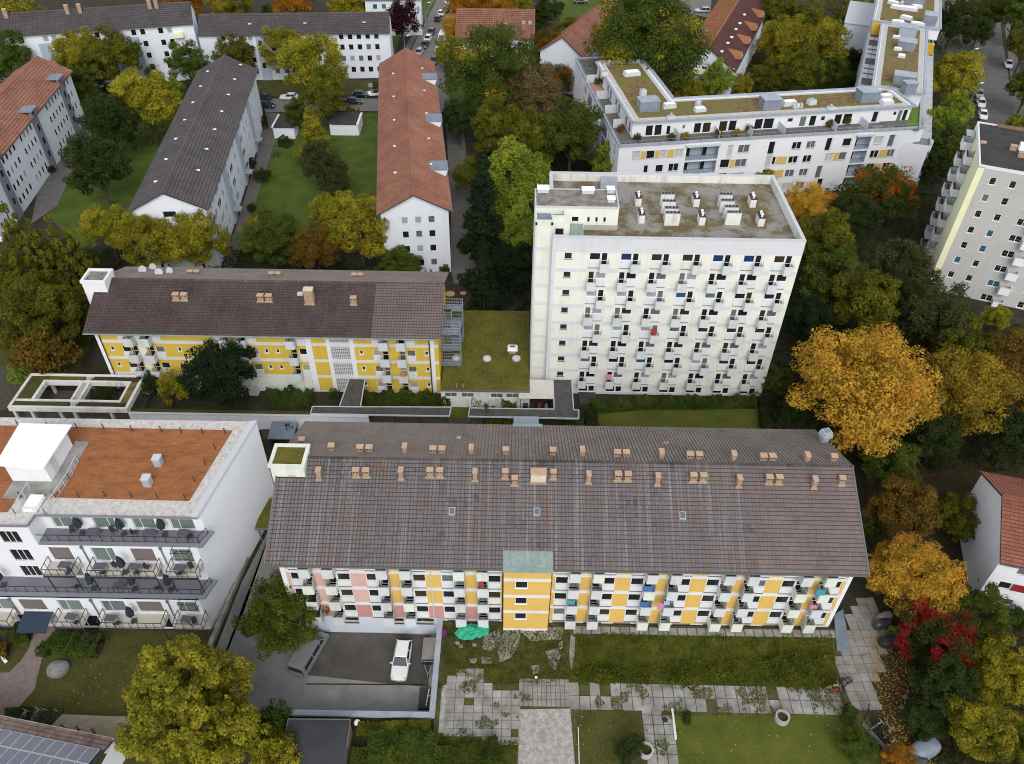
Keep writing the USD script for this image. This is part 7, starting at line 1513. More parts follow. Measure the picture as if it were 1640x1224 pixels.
def tree(u, v, rpx, kind, label, hs=1.0, name=None, cat='tree', zg=0.0, group=None, zc=None):
    """a tree whose crown centre was surveyed at (u, v) with half width rpx in the aerial picture"""
    cls, R, H, z0 = TK[kind]; z = (z0 + H) / 2
    for _ in range(4):
        p = at(u, v, zg + z); dist = (p[1]) * math.cos(PITCH) + (HCAM - zg - z) * math.sin(PITCH); s = rpx * dist / FPX / R / .93; z = (z0 + H) / 2 * s * hs
    place(cls, name or kind, label, cat, (p[0], p[1], zg), (u * 37 + v * 53) % 360, (s, s, s * hs), group)
TREES = [
 # far left
 (25, 45, 46, 'olive_gold_tree', 'yellow olive tree at the far left in front of the brown roofed row'), (5, 95, 42, 'green_tree', 'green tree cut by the left edge above the red roof'), (66, 82, 26, 'dark_tree', 'dark brownish green tree between two yellow olive crowns at far left'),
 (124, 92, 38, 'olive_gold_tree', 'olive gold tree before the left far row, right of the dark tree'), (183, 92, 42, 'olive_tree', 'brownish olive tree before the far row, above the bright yellow round tree'), (128, 140, 28, 'green_tree', 'green tree beside the far end of the red roofed left house'), (150, 118, 26, 'dark_tree', 'dark green tree in the gap between two olive crowns'),
 (232, 165, 50, 'yellow_tree', 'bright yellow round tree left of the grey roofed house'), (278, 142, 20, 'lime_tree', 'small yellow green tree peeking out behind the round yellow tree', .8), (175, 196, 44, 'dark_tree', 'dark sparse tree below left of the round yellow tree'), (155, 268, 48, 'dark_tree', 'dark green tree on the lawn left of the grey roof'), (300, 102, 32, 'green_tree', 'green tree at the gable of the right far row half'), (373, 92, 32, 'olive_tree', 'olive green tree behind the far end of the grey roof'),
 (243, 114, 13, 'thin_tree', 'bare thin tree on the path before the far row'),
 # middle lawn
 (456, 80, 34, 'olive_gold_tree', 'left yellow olive tree of the pair before the right far row'), (505, 108, 50, 'olive_gold_tree', 'broad yellow olive tree before the right far row'), (520, 150, 38, 'olive_tree', 'olive tree with visible trunk by the parked cars'), (476, 182, 22, 'green_tree', 'small green tree by the left white garage'), (501, 215, 34, 'larch_tree', 'golden brown conifer on the middle lawn', .8), (515, 255, 38, 'pine_tree', 'dark pine on the middle lawn before the golden conifer', .9), (535, 292, 28, 'pine_tree', 'lower dark pine at the near end of the middle lawn', .8), (606, 140, 10, 'green_tree', 'green tree tucked behind the far end of the red roof'), (428, 18, 10, 'green_tree', 'tiny tree beside the far row entrance'),
 # top row
 (295, 4, 30, 'orange_tree', 'orange tree behind the far row, top left of it'), (365, 4, 34, 'olive_gold_tree', 'yellow tree behind the brown roof at the top'), (472, 5, 30, 'orange_tree', 'brownish orange tree behind the right far row'), (552, 8, 30, 'yellow_tree', 'bright yellow tree behind the right far row'), (588, 6, 24, 'green_tree', 'green tree behind the far row next to the dark red tree'), (643, 34, 30, 'copper_beech', 'dark crimson copper beech beside the car lined street'),
 (740, 14, 26, 'orange_tree', 'orange tree at the top right of the car street'), (728, 44, 20, 'gold_maple', 'golden orange tree left of the hipped red roof'), (795, 6, 30, 'orange_tree', 'orange tree right behind the hipped red roof ridge'), (765, 2, 22, 'yellow_tree', 'yellow tree behind the hipped red roof, between orange trees'), (828, 6, 22, 'olive_gold_tree', 'yellow olive tree behind the right end of the hipped red roof'), (723, 82, 24, 'yellow_tree', 'thin yellow tree on the car street below the hipped roof', 1.1),
 (785, 115, 72, 'linden_tree', 'huge dark green tree right of the long red roof'), (735, 190, 30, 'dark_tree', 'dark green lower tree beside the long red roof, under the huge one'), (868, 36, 30, 'spruce_tree', 'dark green conifer between two red roofed houses'), (906, 60, 30, 'olive_tree', 'olive tree left of the dome shaped green tree', .9), (880, 82, 34, 'turning_tree', 'orange tipped tree left of the terrace corner of the L block'), (850, 150, 44, 'brown_tree', 'brown withered tree left of the L block'), (893, 128, 26, 'turning_tree', 'dark green tree with orange crown tip behind the brown tree'),
 (800, 205, 44, 'olive_tree', 'yellow olive tree below the brown tree'), (850, 225, 46, 'olive_tree', 'wide feathery olive tree below the brown tree'), (915, 218, 52, 'green_tree', 'green tree against the left front of the L block'), (1030, 82, 88, 'linden_tree', 'huge dome shaped dark green tree with yellow top behind the L block'), (975, 66, 36, 'olive_gold_tree', 'yellow olive tree left behind the dome shaped tree'), (1008, 14, 34, 'dark_tree', 'dark tree at the top behind the dome shaped tree'), (1068, 10, 30, 'dark_tree', 'dark low tree at the top beside the silver car'),
 (818, 285, 62, 'lime_tree', 'bright yellow green tree left of the white tower', .9), (775, 345, 44, 'fir_tree', 'tall dark hanging conifer left of the white tower', 1.15), (838, 372, 42, 'lime_tree', 'slender yellow green tree against the left side of the white tower', 1.2), (757, 285, 32, 'olive_tree', 'yellow olive tree between red roof and bright green tree'), (820, 430, 38, 'yew_tree', 'black green tree mass behind the moss roof', 1.1), (775, 450, 30, 'fir_tree', 'dark conifer behind the moss roof beside the stumps'),
 (972, 258, 30, 'lime_tree', 'pale yellow green birch between white tower and L block', .9),
 (1097, 142, 24, 'yellow_tree', 'small yellow tree in the court behind the L block, leftmost'), (1122, 152, 18, 'yellow_tree', 'small yellow tree in the court behind the L block, second from left'), (1148, 128, 28, 'lime_tree', 'yellow green tree before the glazed gable'), (1183, 140, 20, 'olive_gold_tree', 'yellow tree at the corner of the maroon roofed house'), (1228, 128, 28, 'olive_tree', 'olive tree behind the middle of the L block'), (1250, 66, 36, 'olive_gold_tree', 'large olive gold tree right of the maroon roof'), (1245, 20, 34, 'olive_tree', 'olive tree right of the maroon roof at the top'), (1292, 32, 30, 'olive_tree', 'dark olive tree at the top left of the sedum wing'), (1316, 72, 40, 'olive_gold_tree', 'tall olive gold tree left of the sedum wing'), (1280, 118, 38, 'olive_tree', 'broad olive tree just behind the L block roof'), (1338, 120, 24, 'green_tree', 'green tree against the sedum wing'), (1352, 40, 18, 'green_tree', 'green tree by the flat annexe at the top'),
 # right street
 (1530, 36, 34, 'dark_tree', 'dark green tree right beside the far sedum wing'), (1578, 18, 28, 'green_tree', 'green tree over the street at the top'), (1567, 52, 22, 'dark_tree', 'dark tree leaning over the street with visible trunk'), (1533, 122, 38, 'yellow_tree', 'bright yellow tree along the right street'), (1532, 178, 36, 'lime_tree', 'yellow green tree along the right street, below the bright yellow one', .75), (1528, 240, 40, 'green_tree', 'green tree between the right street and the sedum wing end'), (1500, 265, 26, 'dark_tree', 'dark tree at the corner of the white L block, right side'), (1632, 20, 36, 'green_tree', 'green tree at the top right corner'), (1644, 72, 30, 'olive_tree', 'olive green tree on the right side of the street, second from top'), (1648, 140, 34, 'green_tree', 'green tree on the right of the street above the grey tower'), (1640, 196, 22, 'lime_tree', 'yellow green tree touching the grey tower roof', .7),
 # between tower and right tower
 (1222, 292, 20, 'yellow_tree', 'small yellow tree behind the right end of the white tower roof'), (1295, 335, 42, 'gold_maple', 'orange yellow tree right behind the white tower'), (1408, 312, 52, 'turning_tree', 'tree with red orange top before the right end of the L block'), (1365, 350, 40, 'dark_tree', 'dark green tree left below the red topped tree'), (1322, 385, 46, 'olive_tree', 'brownish olive tree right of the white tower parapet'), (1336, 450, 52, 'green_tree', 'broad green tree right of the white tower'), (1385, 490, 56, 'olive_tree', 'dull olive tree above the great gold maple'), (1300, 520, 38, 'yew_tree', 'black green tree against the right end of the white tower'), (1452, 428, 58, 'pine_tree', 'green pine before the grey panel tower', .8), (1508, 500, 66, 'pine_tree', 'lower broad pine at the foot of the grey panel tower', .8), (1440, 480, 40, 'dark_tree', 'dark tree between the two pines and the olive tree'), (1596, 508, 20, 'olive_gold_tree', 'small yellow green tree at the foot of the grey panel tower'), (1540, 555, 46, 'olive_tree', 'brownish olive tree above the brownish gold round tree'), (1615, 575, 50, 'rust_tree', 'rusty olive tree at the right edge below the grey tower'), (1245, 610, 24, 'green_tree', 'small green tree at the right foot of the white tower'), (1270, 660, 26, 'dark_tree', 'dark bushy tree by the rear right corner of the brown roof'),
 (1382, 622, 102, 'gold_maple', 'largest golden orange maple right of the white tower'), (1541, 632, 74, 'ochre_tree', 'brownish gold round tree right of the largest maple'), (1622, 700, 48, 'dark_tree', 'dark olive tree above the house with red shutters'), (1625, 630, 36, 'rust_tree', 'dark rusty tree at the right edge beside the brownish gold round tree'), (1425, 745, 48, 'green_tree', 'dark green yew like tree under the largest maple', .8), (1500, 705, 40, 'dark_tree', 'dark tree in the shade between the two great orange crowns'),
 (1448, 815, 54, 'rust_tree', 'thinning olive brown tree by the right roof edge'), (1535, 830, 40, 'olive_tree', 'small half bare olive tree before the white gable with red roof', .9), (1465, 925, 66, 'gold_maple', 'golden tree right of the front house gable', .95), (1402, 850, 24, 'green_tree', 'dark green tree squeezed along the right roof edge'), (1500, 1020, 56, 'red_tree', 'tree with bright red boughs beside the shaded yard'), (1572, 985, 46, 'green_tree', 'green tree at the foot of the house with red shutters'), (1608, 1075, 50, 'yellow_tree', 'bright yellow tree at the lower right edge'), (1520, 1100, 52, 'dark_tree', 'dark green tree below the red boughs', .8), (1575, 1160, 52, 'olive_gold_tree', 'yellow olive tree in the lower right corner', .8), (1440, 1218, 26, 'orange_tree', 'orange bush like tree at the bottom edge on the right', .7), (1372, 1195, 30, 'green_tree', 'round green shrub like tree on the lower right lawn', .55), (1432, 1010, 12, 'lime_tree', 'small yellow green sapling at the shaded yard edge', .6), (1408, 935, 16, 'olive_gold_tree', 'small yellow tree in front of the gable corner'), (1625, 1190, 40, 'olive_tree', 'olive tree cut by the lower right corner'), (1480, 1150, 34, 'dark_tree', 'dark shrub like tree by the grey covered scooter', .6),
 # left
 (40, 395, 58, 'tall_olive_tree', 'tall olive poplar at the left edge below the red house', 1.0), (100, 400, 46, 'tall_olive_tree', 'second tall olive poplar right of the edge one', 1.0), (60, 500, 56, 'olive_tree', 'dark olive lower tree in front of the poplars'), (130, 480, 30, 'tall_olive_tree', 'slim poplar behind the white stair head of the yellow house', .9), (15, 470, 50, 'olive_tree', 'olive tree cut by the left edge, lower of the poplar group'), (172, 370, 38, 'yellow_tree', 'golden tree right of the poplars', 1.1), (248, 388, 46, 'olive_gold_tree', 'olive gold tree behind the left part of the yellow house roof'), (315, 385, 46, 'olive_gold_tree', 'olive gold tree before the gable of the grey roofed house'), (432, 385, 48, 'green_tree', 'dark green tree with yellow top behind the yellow house', .9), (420, 365, 28, 'olive_gold_tree', 'yellow crown tip above the green tree behind the yellow house', .8), (506, 400, 40, 'rust_tree', 'brownish tree between green and bright yellow trees'), (575, 365, 52, 'yellow_tree', 'bright yellow tree at the red roofed gable'), (527, 340, 30, 'olive_gold_tree', 'orange yellow tree behind the bright yellow one'), (640, 425, 36, 'green_tree', 'dark green low tree in front of the red roofed gable', .7), (90, 455, 36, 'olive_tree', 'olive tree between the poplars and the white stair head'),
 (350, 602, 54, 'yew_tree', 'black green yew in front of the yellow house'), (277, 622, 24, 'gold_bush', 'bright yellow green shrub left of the black yew', 1.5), (78, 572, 46, 'rust_bush', 'rusty orange shrub left of the carport', 1.1), (40, 598, 24, 'lime_bush', 'pale green shrub left of the carport at the bare ground', 1.2), (240, 618, 16, 'dark_bush', 'dark cypress like shrub between carport and yellow shrub', 1.8), (165, 630, 20, 'dark_tree', 'green tree growing through the carport roof well', .6), (465, 690, 10, 'dark_tree', 'slim dark conifer behind the stair head of the front house', 1.2), (155, 520, 28, 'dark_bush', 'dark bush behind the carport under the poplars'), (30, 545, 30, 'olive_bush', 'olive bush at the left edge of the open ground'),
 # bottom left
 (286, 1094, 116, 'poplar_tree', 'very large yellow green tree in the left foreground', .86), (418, 1178, 34, 'poplar_tree', 'yellow green tree attached right below the large foreground tree', .7), (450, 985, 64, 'fresh_tree', 'green tree over the grey van in the parking court', .95), (140, 1022, 17, 'pine_tree', 'small dark pine in the garden of the white building', .75), (440, 1150, 26, 'green_bush', 'green shrub at the left end of the court wall', 1.3), (448, 1200, 30, 'olive_bush', 'yellow green shrub in front of the dark shed', 1.3), (440, 1215, 34, 'gold_bush', 'bright yellow shrub at the bottom edge left of the shed', 1.2)]
for a in TREES:
    u, v, r_, k, l = a[:5]; sh = 'bush' in k
    tree(u, v, r_, k, l, a[5] if len(a) > 5 else 1.0, cat='shrub' if sh else 'tree', zg=COURT_Z if (u, v) == (450, 985) else 0.0)
# ================================================================== vehicles
def wheel(t, x, y, r=.32, w=.2):
    s = 1 if y > 0 else -1
    m = MB(); m.cone((x, y - s * w, r), (x, y, r), r, r, 14); o = obj('wheel', m, 'tyre', t)
    m = MB(); m.cone((x, y + s * .001, r), (x, y + s * .012, r), r * .62, r * .58, 10); obj('rim', m, 'hub', o)

def car_kind(paint, L=4.4, W=1.8, H=1.5, est=False):
    def build(t):
        st = [(-.5, .74, .50, .66), (-.485, .88, .34, .80), (-.42, .97, .26, .93), (-.2, 1, .24, .96), (.12, 1, .24, .95), (.30, .99, .24, .90), (.42, .95, .26, .82), (.485, .84, .32, .70), (.5, .70, .42, .60)]
        V, F = [], []; n = 10
        for x, w, zb, zt in st:
            hw = W / 2 * w
            for a, z in ((-.82, zb), (-1, zb + .1), (-1, (zb + zt) / 2 + .05), (-.95, zt - .07), (-.80, zt), (.80, zt), (.95, zt - .07), (1, (zb + zt) / 2 + .05), (1, zb + .1), (.82, zb)): V.append((x * L, a * hw, z))
        for i in range(len(st) - 1):
            for j in range(n): k = (j + 1) % n; F.append([i * n + j, i * n + k, (i + 1) * n + k, (i + 1) * n + j])
        F += [[(len(st) - 1) * n + j for j in (0, 3, 6, 9)], [9, 6, 3, 0]]
        m = MB().add(V, F); obj('body', m, paint, t, smooth=40)
        xb = -.47 if est else -.40
        P = [(xb * L, 0), (.20 * L, 0), (.05 * L, 1), ((xb + .08) * L, 1)]; hw0, hw1 = W * .45, W * .36; z0, z1 = .92, H - .06
        m = MB(); m.hexa([(P[0][0], -hw0, z0), (P[1][0], -hw0, z0 - .03), (P[1][0], hw0, z0 - .03), (P[0][0], hw0, z0), (P[3][0], -hw1, z1), (P[2][0], -hw1, z1), (P[2][0], hw1, z1), (P[3][0], hw1, z1)]); obj('windows', m, 'car_glass', t)
        m = MB(); x0, x1 = P[3][0] - .04, P[2][0] - .05; m.hexa([(x0, -hw1 - .02, z1 - .02), (x1, -hw1 - .02, z1 - .02), (x1, hw1 + .02, z1 - .02), (x0, hw1 + .02, z1 - .02), (x0 + .1, -hw1 + .12, H), (x1 - .1, -hw1 + .12, H), (x1 - .1, hw1 - .12, H), (x0 + .1, hw1 - .12, H)])
        for s in (-1, 1):
            m.bar((P[1][0] - .02, s * (hw0 + .005), z0), (P[2][0] - .03, s * (hw1 + .01), z1), .07); m.bar((P[0][0] + .02, s * (hw0 + .005), z0), (P[3][0], s * (hw1 + .01), z1), .1); xm = (P[2][0] + P[3][0]) / 2; m.bar((xm, s * (hw0 + .012), z0), (xm, s * (hw1 + .012), z1), .07)
        obj('roof', m, paint, t)
        for x in (-.30, .305):
            for y in (-W / 2 + .02, W / 2 - .02): wheel(t, x * L, y)
        for s in (-1, 1):
            m = MB(); m.hexa([(.455 * L, s * .62 - .16, .62), (.488 * L, s * .58 - .16, .60), (.488 * L, s * .58 + .16, .60), (.455 * L, s * .66 + .16, .62), (.44 * L, s * .62 - .16, .80), (.478 * L, s * .58 - .16, .74), (.478 * L, s * .58 + .16, .74), (.44 * L, s * .66 + .16, .80)]); obj('headlight', m, 'lamp_clear', t)
            m = MB(); m.box(-.497 * L, s * .66 - .12, .64, -.478 * L, s * .66 + .12, .80); obj('rear_light', m, 'lamp_red', t)
            m = MB(); m.rbox(.13 * L, s * (W / 2 + .09), .93, .12, .2, .13); obj('mirror', m, paint, t)
        m = MB(); m.box(.494 * L, -.26, .42, .503 * L, .26, .53); obj('number_plate', m, 'white_frame', t)
    return kind_class('car_' + paint + ('_estate' if est else '') + '_kind', build)
CK = {}
def car(u, v, du, dv, paint, label, est=False, zg=0.0, sc=1.0, group='cars parked along the streets'):
    k = (paint, est)
    if k not in CK: CK[k] = car_kind('paint_' + paint, 4.6 if est else 4.3, 1.8, 1.52 if est else 1.48, est)
    p, q = at(u, v, zg + .5), at(u + du, v + dv, zg + .5); a = math.degrees(math.atan2(q[1] - p[1], q[0] - p[0]))
    place(CK[k], 'parked_car', label, 'car', (p[0], p[1], zg + .004 * 12 if zg == 0 else zg + .01), a, (sc, sc, sc), group)
for a in ((671, 85, -8, 11, 'silver', 'silver car nearest the red roof in the left row of the car lined street'), (680, 73, -8, 11, 'charcoal', 'dark grey car second from the red roof in the left street row'), (685, 63, -8, 11, 'white', 'white car third from the red roof in the left street row'), (690.5, 52.5, -8, 11, 'charcoal', 'dark grey car behind the white one in the left street row'),
          (702, 30, 7, -11, 'black', 'black car next to the bluish white car at the far end of the street'), (707.5, 21, 7, -11, 'white', 'bluish white car at the far end of the street row'), (718, 2, 5, -11, 'white', 'white car cut by the top picture edge on the street'), (695, 98, -4, 12, 'black', 'black off road car right beside the red roof end'), (703, 80, 5, -11, 'white', 'white car half under the thin yellow tree'),
          (421, 157, -12, 0, 'navy', 'dark van like car beside the grey house, upper of two'), (426, 169, 12, 1, 'black', 'black saloon beside the grey house, lower of two'), (463, 156, -12, 0, 'white', 'white hatchback on the cross street'), (578, 152, 12, 0, 'navy', 'navy car left of the red roof on the cross street'), (567, 163, 12, 0, 'black', 'black car half hidden behind the hedge'), (600, 150, -12, 1, 'white', 'white car half hidden by the red roofed house'),
          (1095, 17, -12, 0, 'navy', 'navy car under the dark tree at the top'), (1125, 17.5, -12, 0, 'silver', 'silver estate car left of the maroon roof', True), (930, 3, 12, 0, 'black', 'dark car at the top edge between red roof and conifer'),
          (1615, 104, 3, 12, 'white', 'white car on the right side of the right street'), (1560, 121, 10, -3, 'white', 'white car beside the bright yellow tree on the right street'), (1568, 152, 3, 12, 'silver', 'silver car half under the yellow trees on the right street'), (1571, 166, 3, 12, 'white', 'white car half under the yellow green tree, middle one'), (1574, 185, 3, 12, 'white', 'white car nearest the grey tower on the right street'), (1556, 28, 3, 12, 'white', 'white car glimpsed under the leaning street tree')):
    car(*a)
car(643, 1058, -4, 24, 'white', 'white estate car with dark windscreen in the sunken parking court', True, COURT_Z, 1.0, group=None)
# grey van, box trailer, white delivery van
def van(loc, rot, paint, label, L=5.2, W=2.0, H=2.05, name='van'):
    t = thing(name, label, 'van', loc, rot, world=False)
    m = MB(); h = W / 2
    pr = [(-L / 2, .35), (L / 2 - .15, .35), (L / 2, .55), (L / 2 - .1, .95), (L / 2 - .75, 1.1), (L / 2 - 1.5, H - .18), (L / 2 - 1.75, H - .03), (-L / 2 + .25, H), (-L / 2 + .05, H - .12)]
    V = []
    for s in (-1, 1):
        for x, z in pr: V.append((x, s * h * (1 - .12 * max(0, (z - 1.0) / (H - 1.0))), z))
    n = len(pr); F = [[i, (i + 1) % n, n + (i + 1) % n, n + i] for i in range(n)]; m.add(V, F)
    for s in (0, n): 
        for i in range(1, n - 1): m.add([V[s], V[s + i], V[s + i + 1]], [[0, 1, 2]])
    obj('body', m, paint, t)
    zs = lambda z: h * (1 - .12 * max(0, (z - 1.0) / (H - 1.0))) + .008
    for s in (-1, 1):
        for x0, x1 in ((-L / 2 + .4, -.7), (-.55, .75), (.9, 1.55)):
            m = MB(); a, b = 1.2, H - .28; q = [(x0, s * zs(a), a), (x1, s * zs(a), a), (x1 - (.35 if x1 > 1 else 0), s * zs(b), b), (x0, s * zs(b), b)]; m.quad(*(q if s < 0 else q[::-1])); obj('side_window', m, 'car_glass', t)
        for x in (-1.6, 1.65): wheel(t, x, s * (h - .02), .34)
        m = MB(); m.rbox(1.75, s * (h + .12), 1.1, .12, .22, .22); obj('mirror', m, paint, t)
        m = MB(); m.box(-L / 2 - .012, s * (h - .12) - .07, .8, -L / 2 + .02, s * (h - .12) + .07, 1.4); obj('rear_light', m, 'lamp_red', t)
    m = MB(); m.quad((-L / 2 - .01, h * .8, 1.1), (-L / 2 - .01, -h * .8, 1.1), (-L / 2 + .028, -h * .78, H - .28), (-L / 2 + .028, h * .78, H - .28)); obj('rear_window', m, 'car_glass', t)
    a, b = np.array((L / 2 - .77, 0, 1.12)), np.array((L / 2 - 1.46, 0, H - .22)); m = MB(); m.quad(a + [.02, -h * .85, .02], a + [.02, h * .85, .02], b + [.02, h * .76, .02], b + [.02, -h * .76, .02]); obj('windscreen', m, 'car_glass', t)
    for i in range(5): m = MB(); y = -.55 + i * .275; m.bar((-L / 2 + .4, y, H + .012), (L / 2 - 1.9, y, H - .012), .05, .025); obj('roof_rib', m, paint, t)
    return t
p, q = at(478, 1055, COURT_Z + 1), at(500, 1018, COURT_Z + 1); van((p[0] + .9, p[1] + .9, COURT_Z + .01), math.degrees(math.atan2(q[1] - p[1], q[0] - p[0])), 'paint_grey', 'grey van half under the tree in the parking court')
p, q = at(709, 62, 1), at(703, 75, 1); van((*p[:2], .05), math.degrees(math.atan2(q[1] - p[1], q[0] - p[0])), 'paint_white', 'white delivery van on the car lined street', 5.6, 2.1, 2.5)
p, q = at(686, 1068, COURT_Z + .6), at(686, 1028, COURT_Z + 1); tr = thing('box_trailer', 'dark blue box trailer with grey cover beside the court wall', 'trailer', (p[0], p[1] + 1.6, COURT_Z), 0, world=False)
m = MB(); m.box(-.68, -1.35, .55, .68, 1.35, 1.25); obj('box', m, 'paint_navy', tr); m = MB(); m.hexa([(-.70, -1.15, 1.251), (.70, -1.15, 1.251), (.70, 1.37, 1.251), (-.70, 1.37, 1.251), (-.66, -1.12, 1.38), (.66, -1.12, 1.38), (.66, 1.33, 1.38), (-.66, 1.33, 1.38)]); obj('cover', m, 'slab_warm', tr)
m = MB()
for a, b in (((-.7, -1.37), (.7, -1.37)), ((.7, -1.37), (.7, 1.38)), ((.7, 1.38), (-.7, 1.38)), ((-.7, 1.38), (-.7, -1.37))): m.bar((*a, 1.27), (*b, 1.27), .05)
obj('rail', m, 'steel', tr)
m = MB(); m.bar((-.45, -1.35, .5), (0, -2.4, .45), .08); m.bar((.45, -1.35, .5), (0, -2.4, .45), .08); m.bar((0, -2.3, .45), (0, -2.75, .45), .07); obj('drawbar', m, 'steel', tr)
for s in (-1, 1): wheel(tr, 0, s * .85, .3); 
m = MB(); m.cone((0, -2.45, .12), (.08, -2.45, .12), .12, .12); m.bar((0.04, -2.45, .12), (0.04, -2.45, .6), .05); obj('jockey_wheel', m, 'tyre', tr)

# bicycles
def bike_kind(paint):
    def build(t):
        for x in (-.52, .52):
            V, F = [], []; n = 18
            for i in range(n):
                a = i * 2 * math.pi / n
                for rr, yy in ((.34, -.02), (.34, .02), (.29, .02), (.29, -.02)): V.append((x + rr * math.cos(a), yy, .34 + rr * math.sin(a)))
            for i in range(n):
                j = (i + 1) % n
                for k in range(4): F.append([i * 4 + k, i * 4 + (k + 1) % 4, j * 4 + (k + 1) % 4, j * 4 + k])
            obj('wheel', MB().add(V, F), 'tyre', t)
        m = MB()
        for a, b in (((-.52, .34), (-.12, .32)), ((-.12, .32), (-.22, .82)), ((-.22, .78), (.34, .80)), ((-.12, .32), (.36, .72)), ((-.52, .34), (-.21, .76)), ((.34, .92), (.52, .34))): m.bar((a[0], 0, a[1]), (b[0], 0, b[1]), .045)
        obj('frame', m, paint, t)
        m = MB(); m.rbox(-.24, 0, .86, .27, .15, .06); obj('saddle', m, 'tyre', t); m = MB(); m.bar((.34, -.28, 1.0), (.34, .28, 1.0), .035); m.bar((.34, 0, .92), (.34, 0, 1.0), .04); obj('handlebar', m, 'steel', t)
    return kind_class('bicycle_' + paint + '_kind', build)
BK = {}
def bike(u, v, rot, paint, label, tilt=0):
    if paint not in BK: BK[paint] = bike_kind(paint)
    p = at(u, v, .3); place(BK[paint], 'bicycle', label, 'bicycle', (p[0], p[1], .12), rot, (1.15, 1.15, 1.15), 'parked bicycles')
for a in ((1350, 1092, 20, 'paint_black', 'black bicycle, rear one of the group at the end of the overgrown bed'), (1356, 1098, 35, 'paint_navy', 'dark blue bicycle in the middle of the group at the overgrown bed'), (1332, 1103, 5, 'yellow_panel', 'yellow green bicycle lying left in the group at the overgrown bed'), (1336, 1109, -5, 'lamp_red', 'red bicycle nearest the long slab path'),
          (1388, 1140, 60, 'paint_black', 'dark bicycle at the upper end of the rack on the right lawn edge'), (1402, 1165, 25, 'paint_silver', 'silver bicycle second in the rack on the right lawn edge'), (1412, 1170, 30, 'paint_charcoal', 'dark grey bicycle third in the rack'), (1420, 1178, 35, 'paint_silver', 'silver bicycle fourth in the rack, nearest the paving edge'), (1424, 1194, 30, 'paint_white', 'pale bicycle at the lower end of the rack'),
          (41, 1150, 70, 'paint_silver', 'silver bicycle leftmost by the wall of the solar roof'), (60, 1148, 60, 'copper_green', 'green bicycle by the wall of the solar roof'), (73, 1150, 75, 'paint_black', 'black bicycle right of the green one by the solar roof'), (89, 1150, 60, 'paint_charcoal', 'dark bicycle nearest the sand bed'), (442, 250, 20, 'paint_navy', 'dark bicycle on the middle lawn beside the footpath'), (444, 246, 100, 'paint_black', 'black bicycle leaning in the pair on the middle lawn'),
          (1206, 634, 0, 'paint_black', 'dark bicycle at the right foot of the white tower')): bike(*a)
m = MB()
a, b = at(1383, 1160, .4), at(1432, 1212, .4); m.bar((a[0], a[1], .55), (b[0], b[1], .55), .06); m.bar((a[0], a[1], .2), (b[0], b[1], .2), .06)
for i in range(8): c = a + (b - a) * i / 7; m.bar((c[0], c[1], .05), (c[0], c[1], .6), .05)
single('bicycle_rack', m, 'steel', 'long low steel bicycle rack between right lawn and side paving', 'bicycle rack')

# street lamps
def build_lamp(t):
    m = MB(); m.cone((0, 0, 0), (0, 0, 7.2), .09, .05); obj('post', m, 'steel', t); m = MB(); m.bar((0, 0, 7.15), (1.0, 0, 7.4), .06); obj('arm', m, 'steel', t); m = MB(); m.hexa([(.7, -.16, 7.3), (1.7, -.14, 7.42), (1.7, .14, 7.42), (.7, .16, 7.3), (.75, -.12, 7.45), (1.65, -.1, 7.53), (1.65, .1, 7.53), (.75, .12, 7.45)]); obj('lamp_head', m, 'white_metal', t)
c_lamp = kind_class('street_lamp_kind', build_lamp)
for u, v, r, l in ((654, 57, 20, 'street lamp with white head before the crimson beech'), (1565, 78, 20, 'street lamp with white head above the bright yellow tree on the right street'), (1573, 133, 20, 'street lamp with white head beside the lower yellow green tree on the right street'), (687, 4, 20, 'street lamp at the top edge beside the car lined street')):
    p = at(u, v, 7.4); a = math.radians(r); place(c_lamp, 'street_lamp', l, 'street lamp', (p[0] - 1.2 * math.cos(a), p[1] - 1.2 * math.sin(a), 0), r, group='street lamps')

# ================================================================== garden things
t = thing('tarpaulin_heap', 'crumpled bright green tarpaulin weighted with pale slabs', 'tarpaulin', at(751, 1022, 0))
c = at(750, 1022, 0); n = 22; V, F = [], []
for j in range(n):
    for i in range(n):
        x, y = (i / (n - 1) - .5) * 2, (j / (n - 1) - .5) * 2; k = math.sqrt(max(1 - .5 * x * x, .2) * 1), math.sqrt(max(1 - .5 * y * y, .2)); X, Y = x * k[1] * 1.75, y * k[0] * 1.0
        V.append((c[0] + X + .25 * Y, c[1] + Y, 0))
V = np.array(V); d = ((V[:, 0] - c[0]) / 1.9) ** 2 + ((V[:, 1] - c[1]) / 1.1) ** 2; V[:, 2] = .10 + np.clip(1 - d, 0, 1) ** .6 * .55 + meshkit.fbm(V * 2.0) * .42 * (d < 1.3) + meshkit.fbm(V * 5) * .22
V[:, :2] += np.column_stack([meshkit.fbm(V * 1.1), meshkit.fbm(V * 1.1 + 7)]) * .8
for j in range(n - 1):
    for i in range(n - 1): F.append([j * n + i, j * n + i + 1, (j + 1) * n + i + 1, (j + 1) * n + i])
obj('tarpaulin', MB().add(V, F), 'tarp_green', t)
for u, v in ((752, 1012), (732, 1028), (738, 1033), (760, 1031)): p = at(u, v, .5); m = MB(); m.rbox(p[0], p[1], .42 if v < 1020 else .22, .42, .38, .08, .3); obj('weight_slab', m, 'slab_warm', t)
def stump(u, v, r, l):
    p = at(u, v, .3); m = MB(); m.cone((p[0], p[1], 0), (p[0], p[1], .35), r * 1.15, r, 10); t = single('tree_stump', m, 'bark', l, 'tree stump', 'tree stumps'); m2 = MB(); m2.cone((p[0], p[1], .351), (p[0], p[1], .36), r * .95, r * .95, 10); obj('cut_face', m2, 'stump_wood', t)
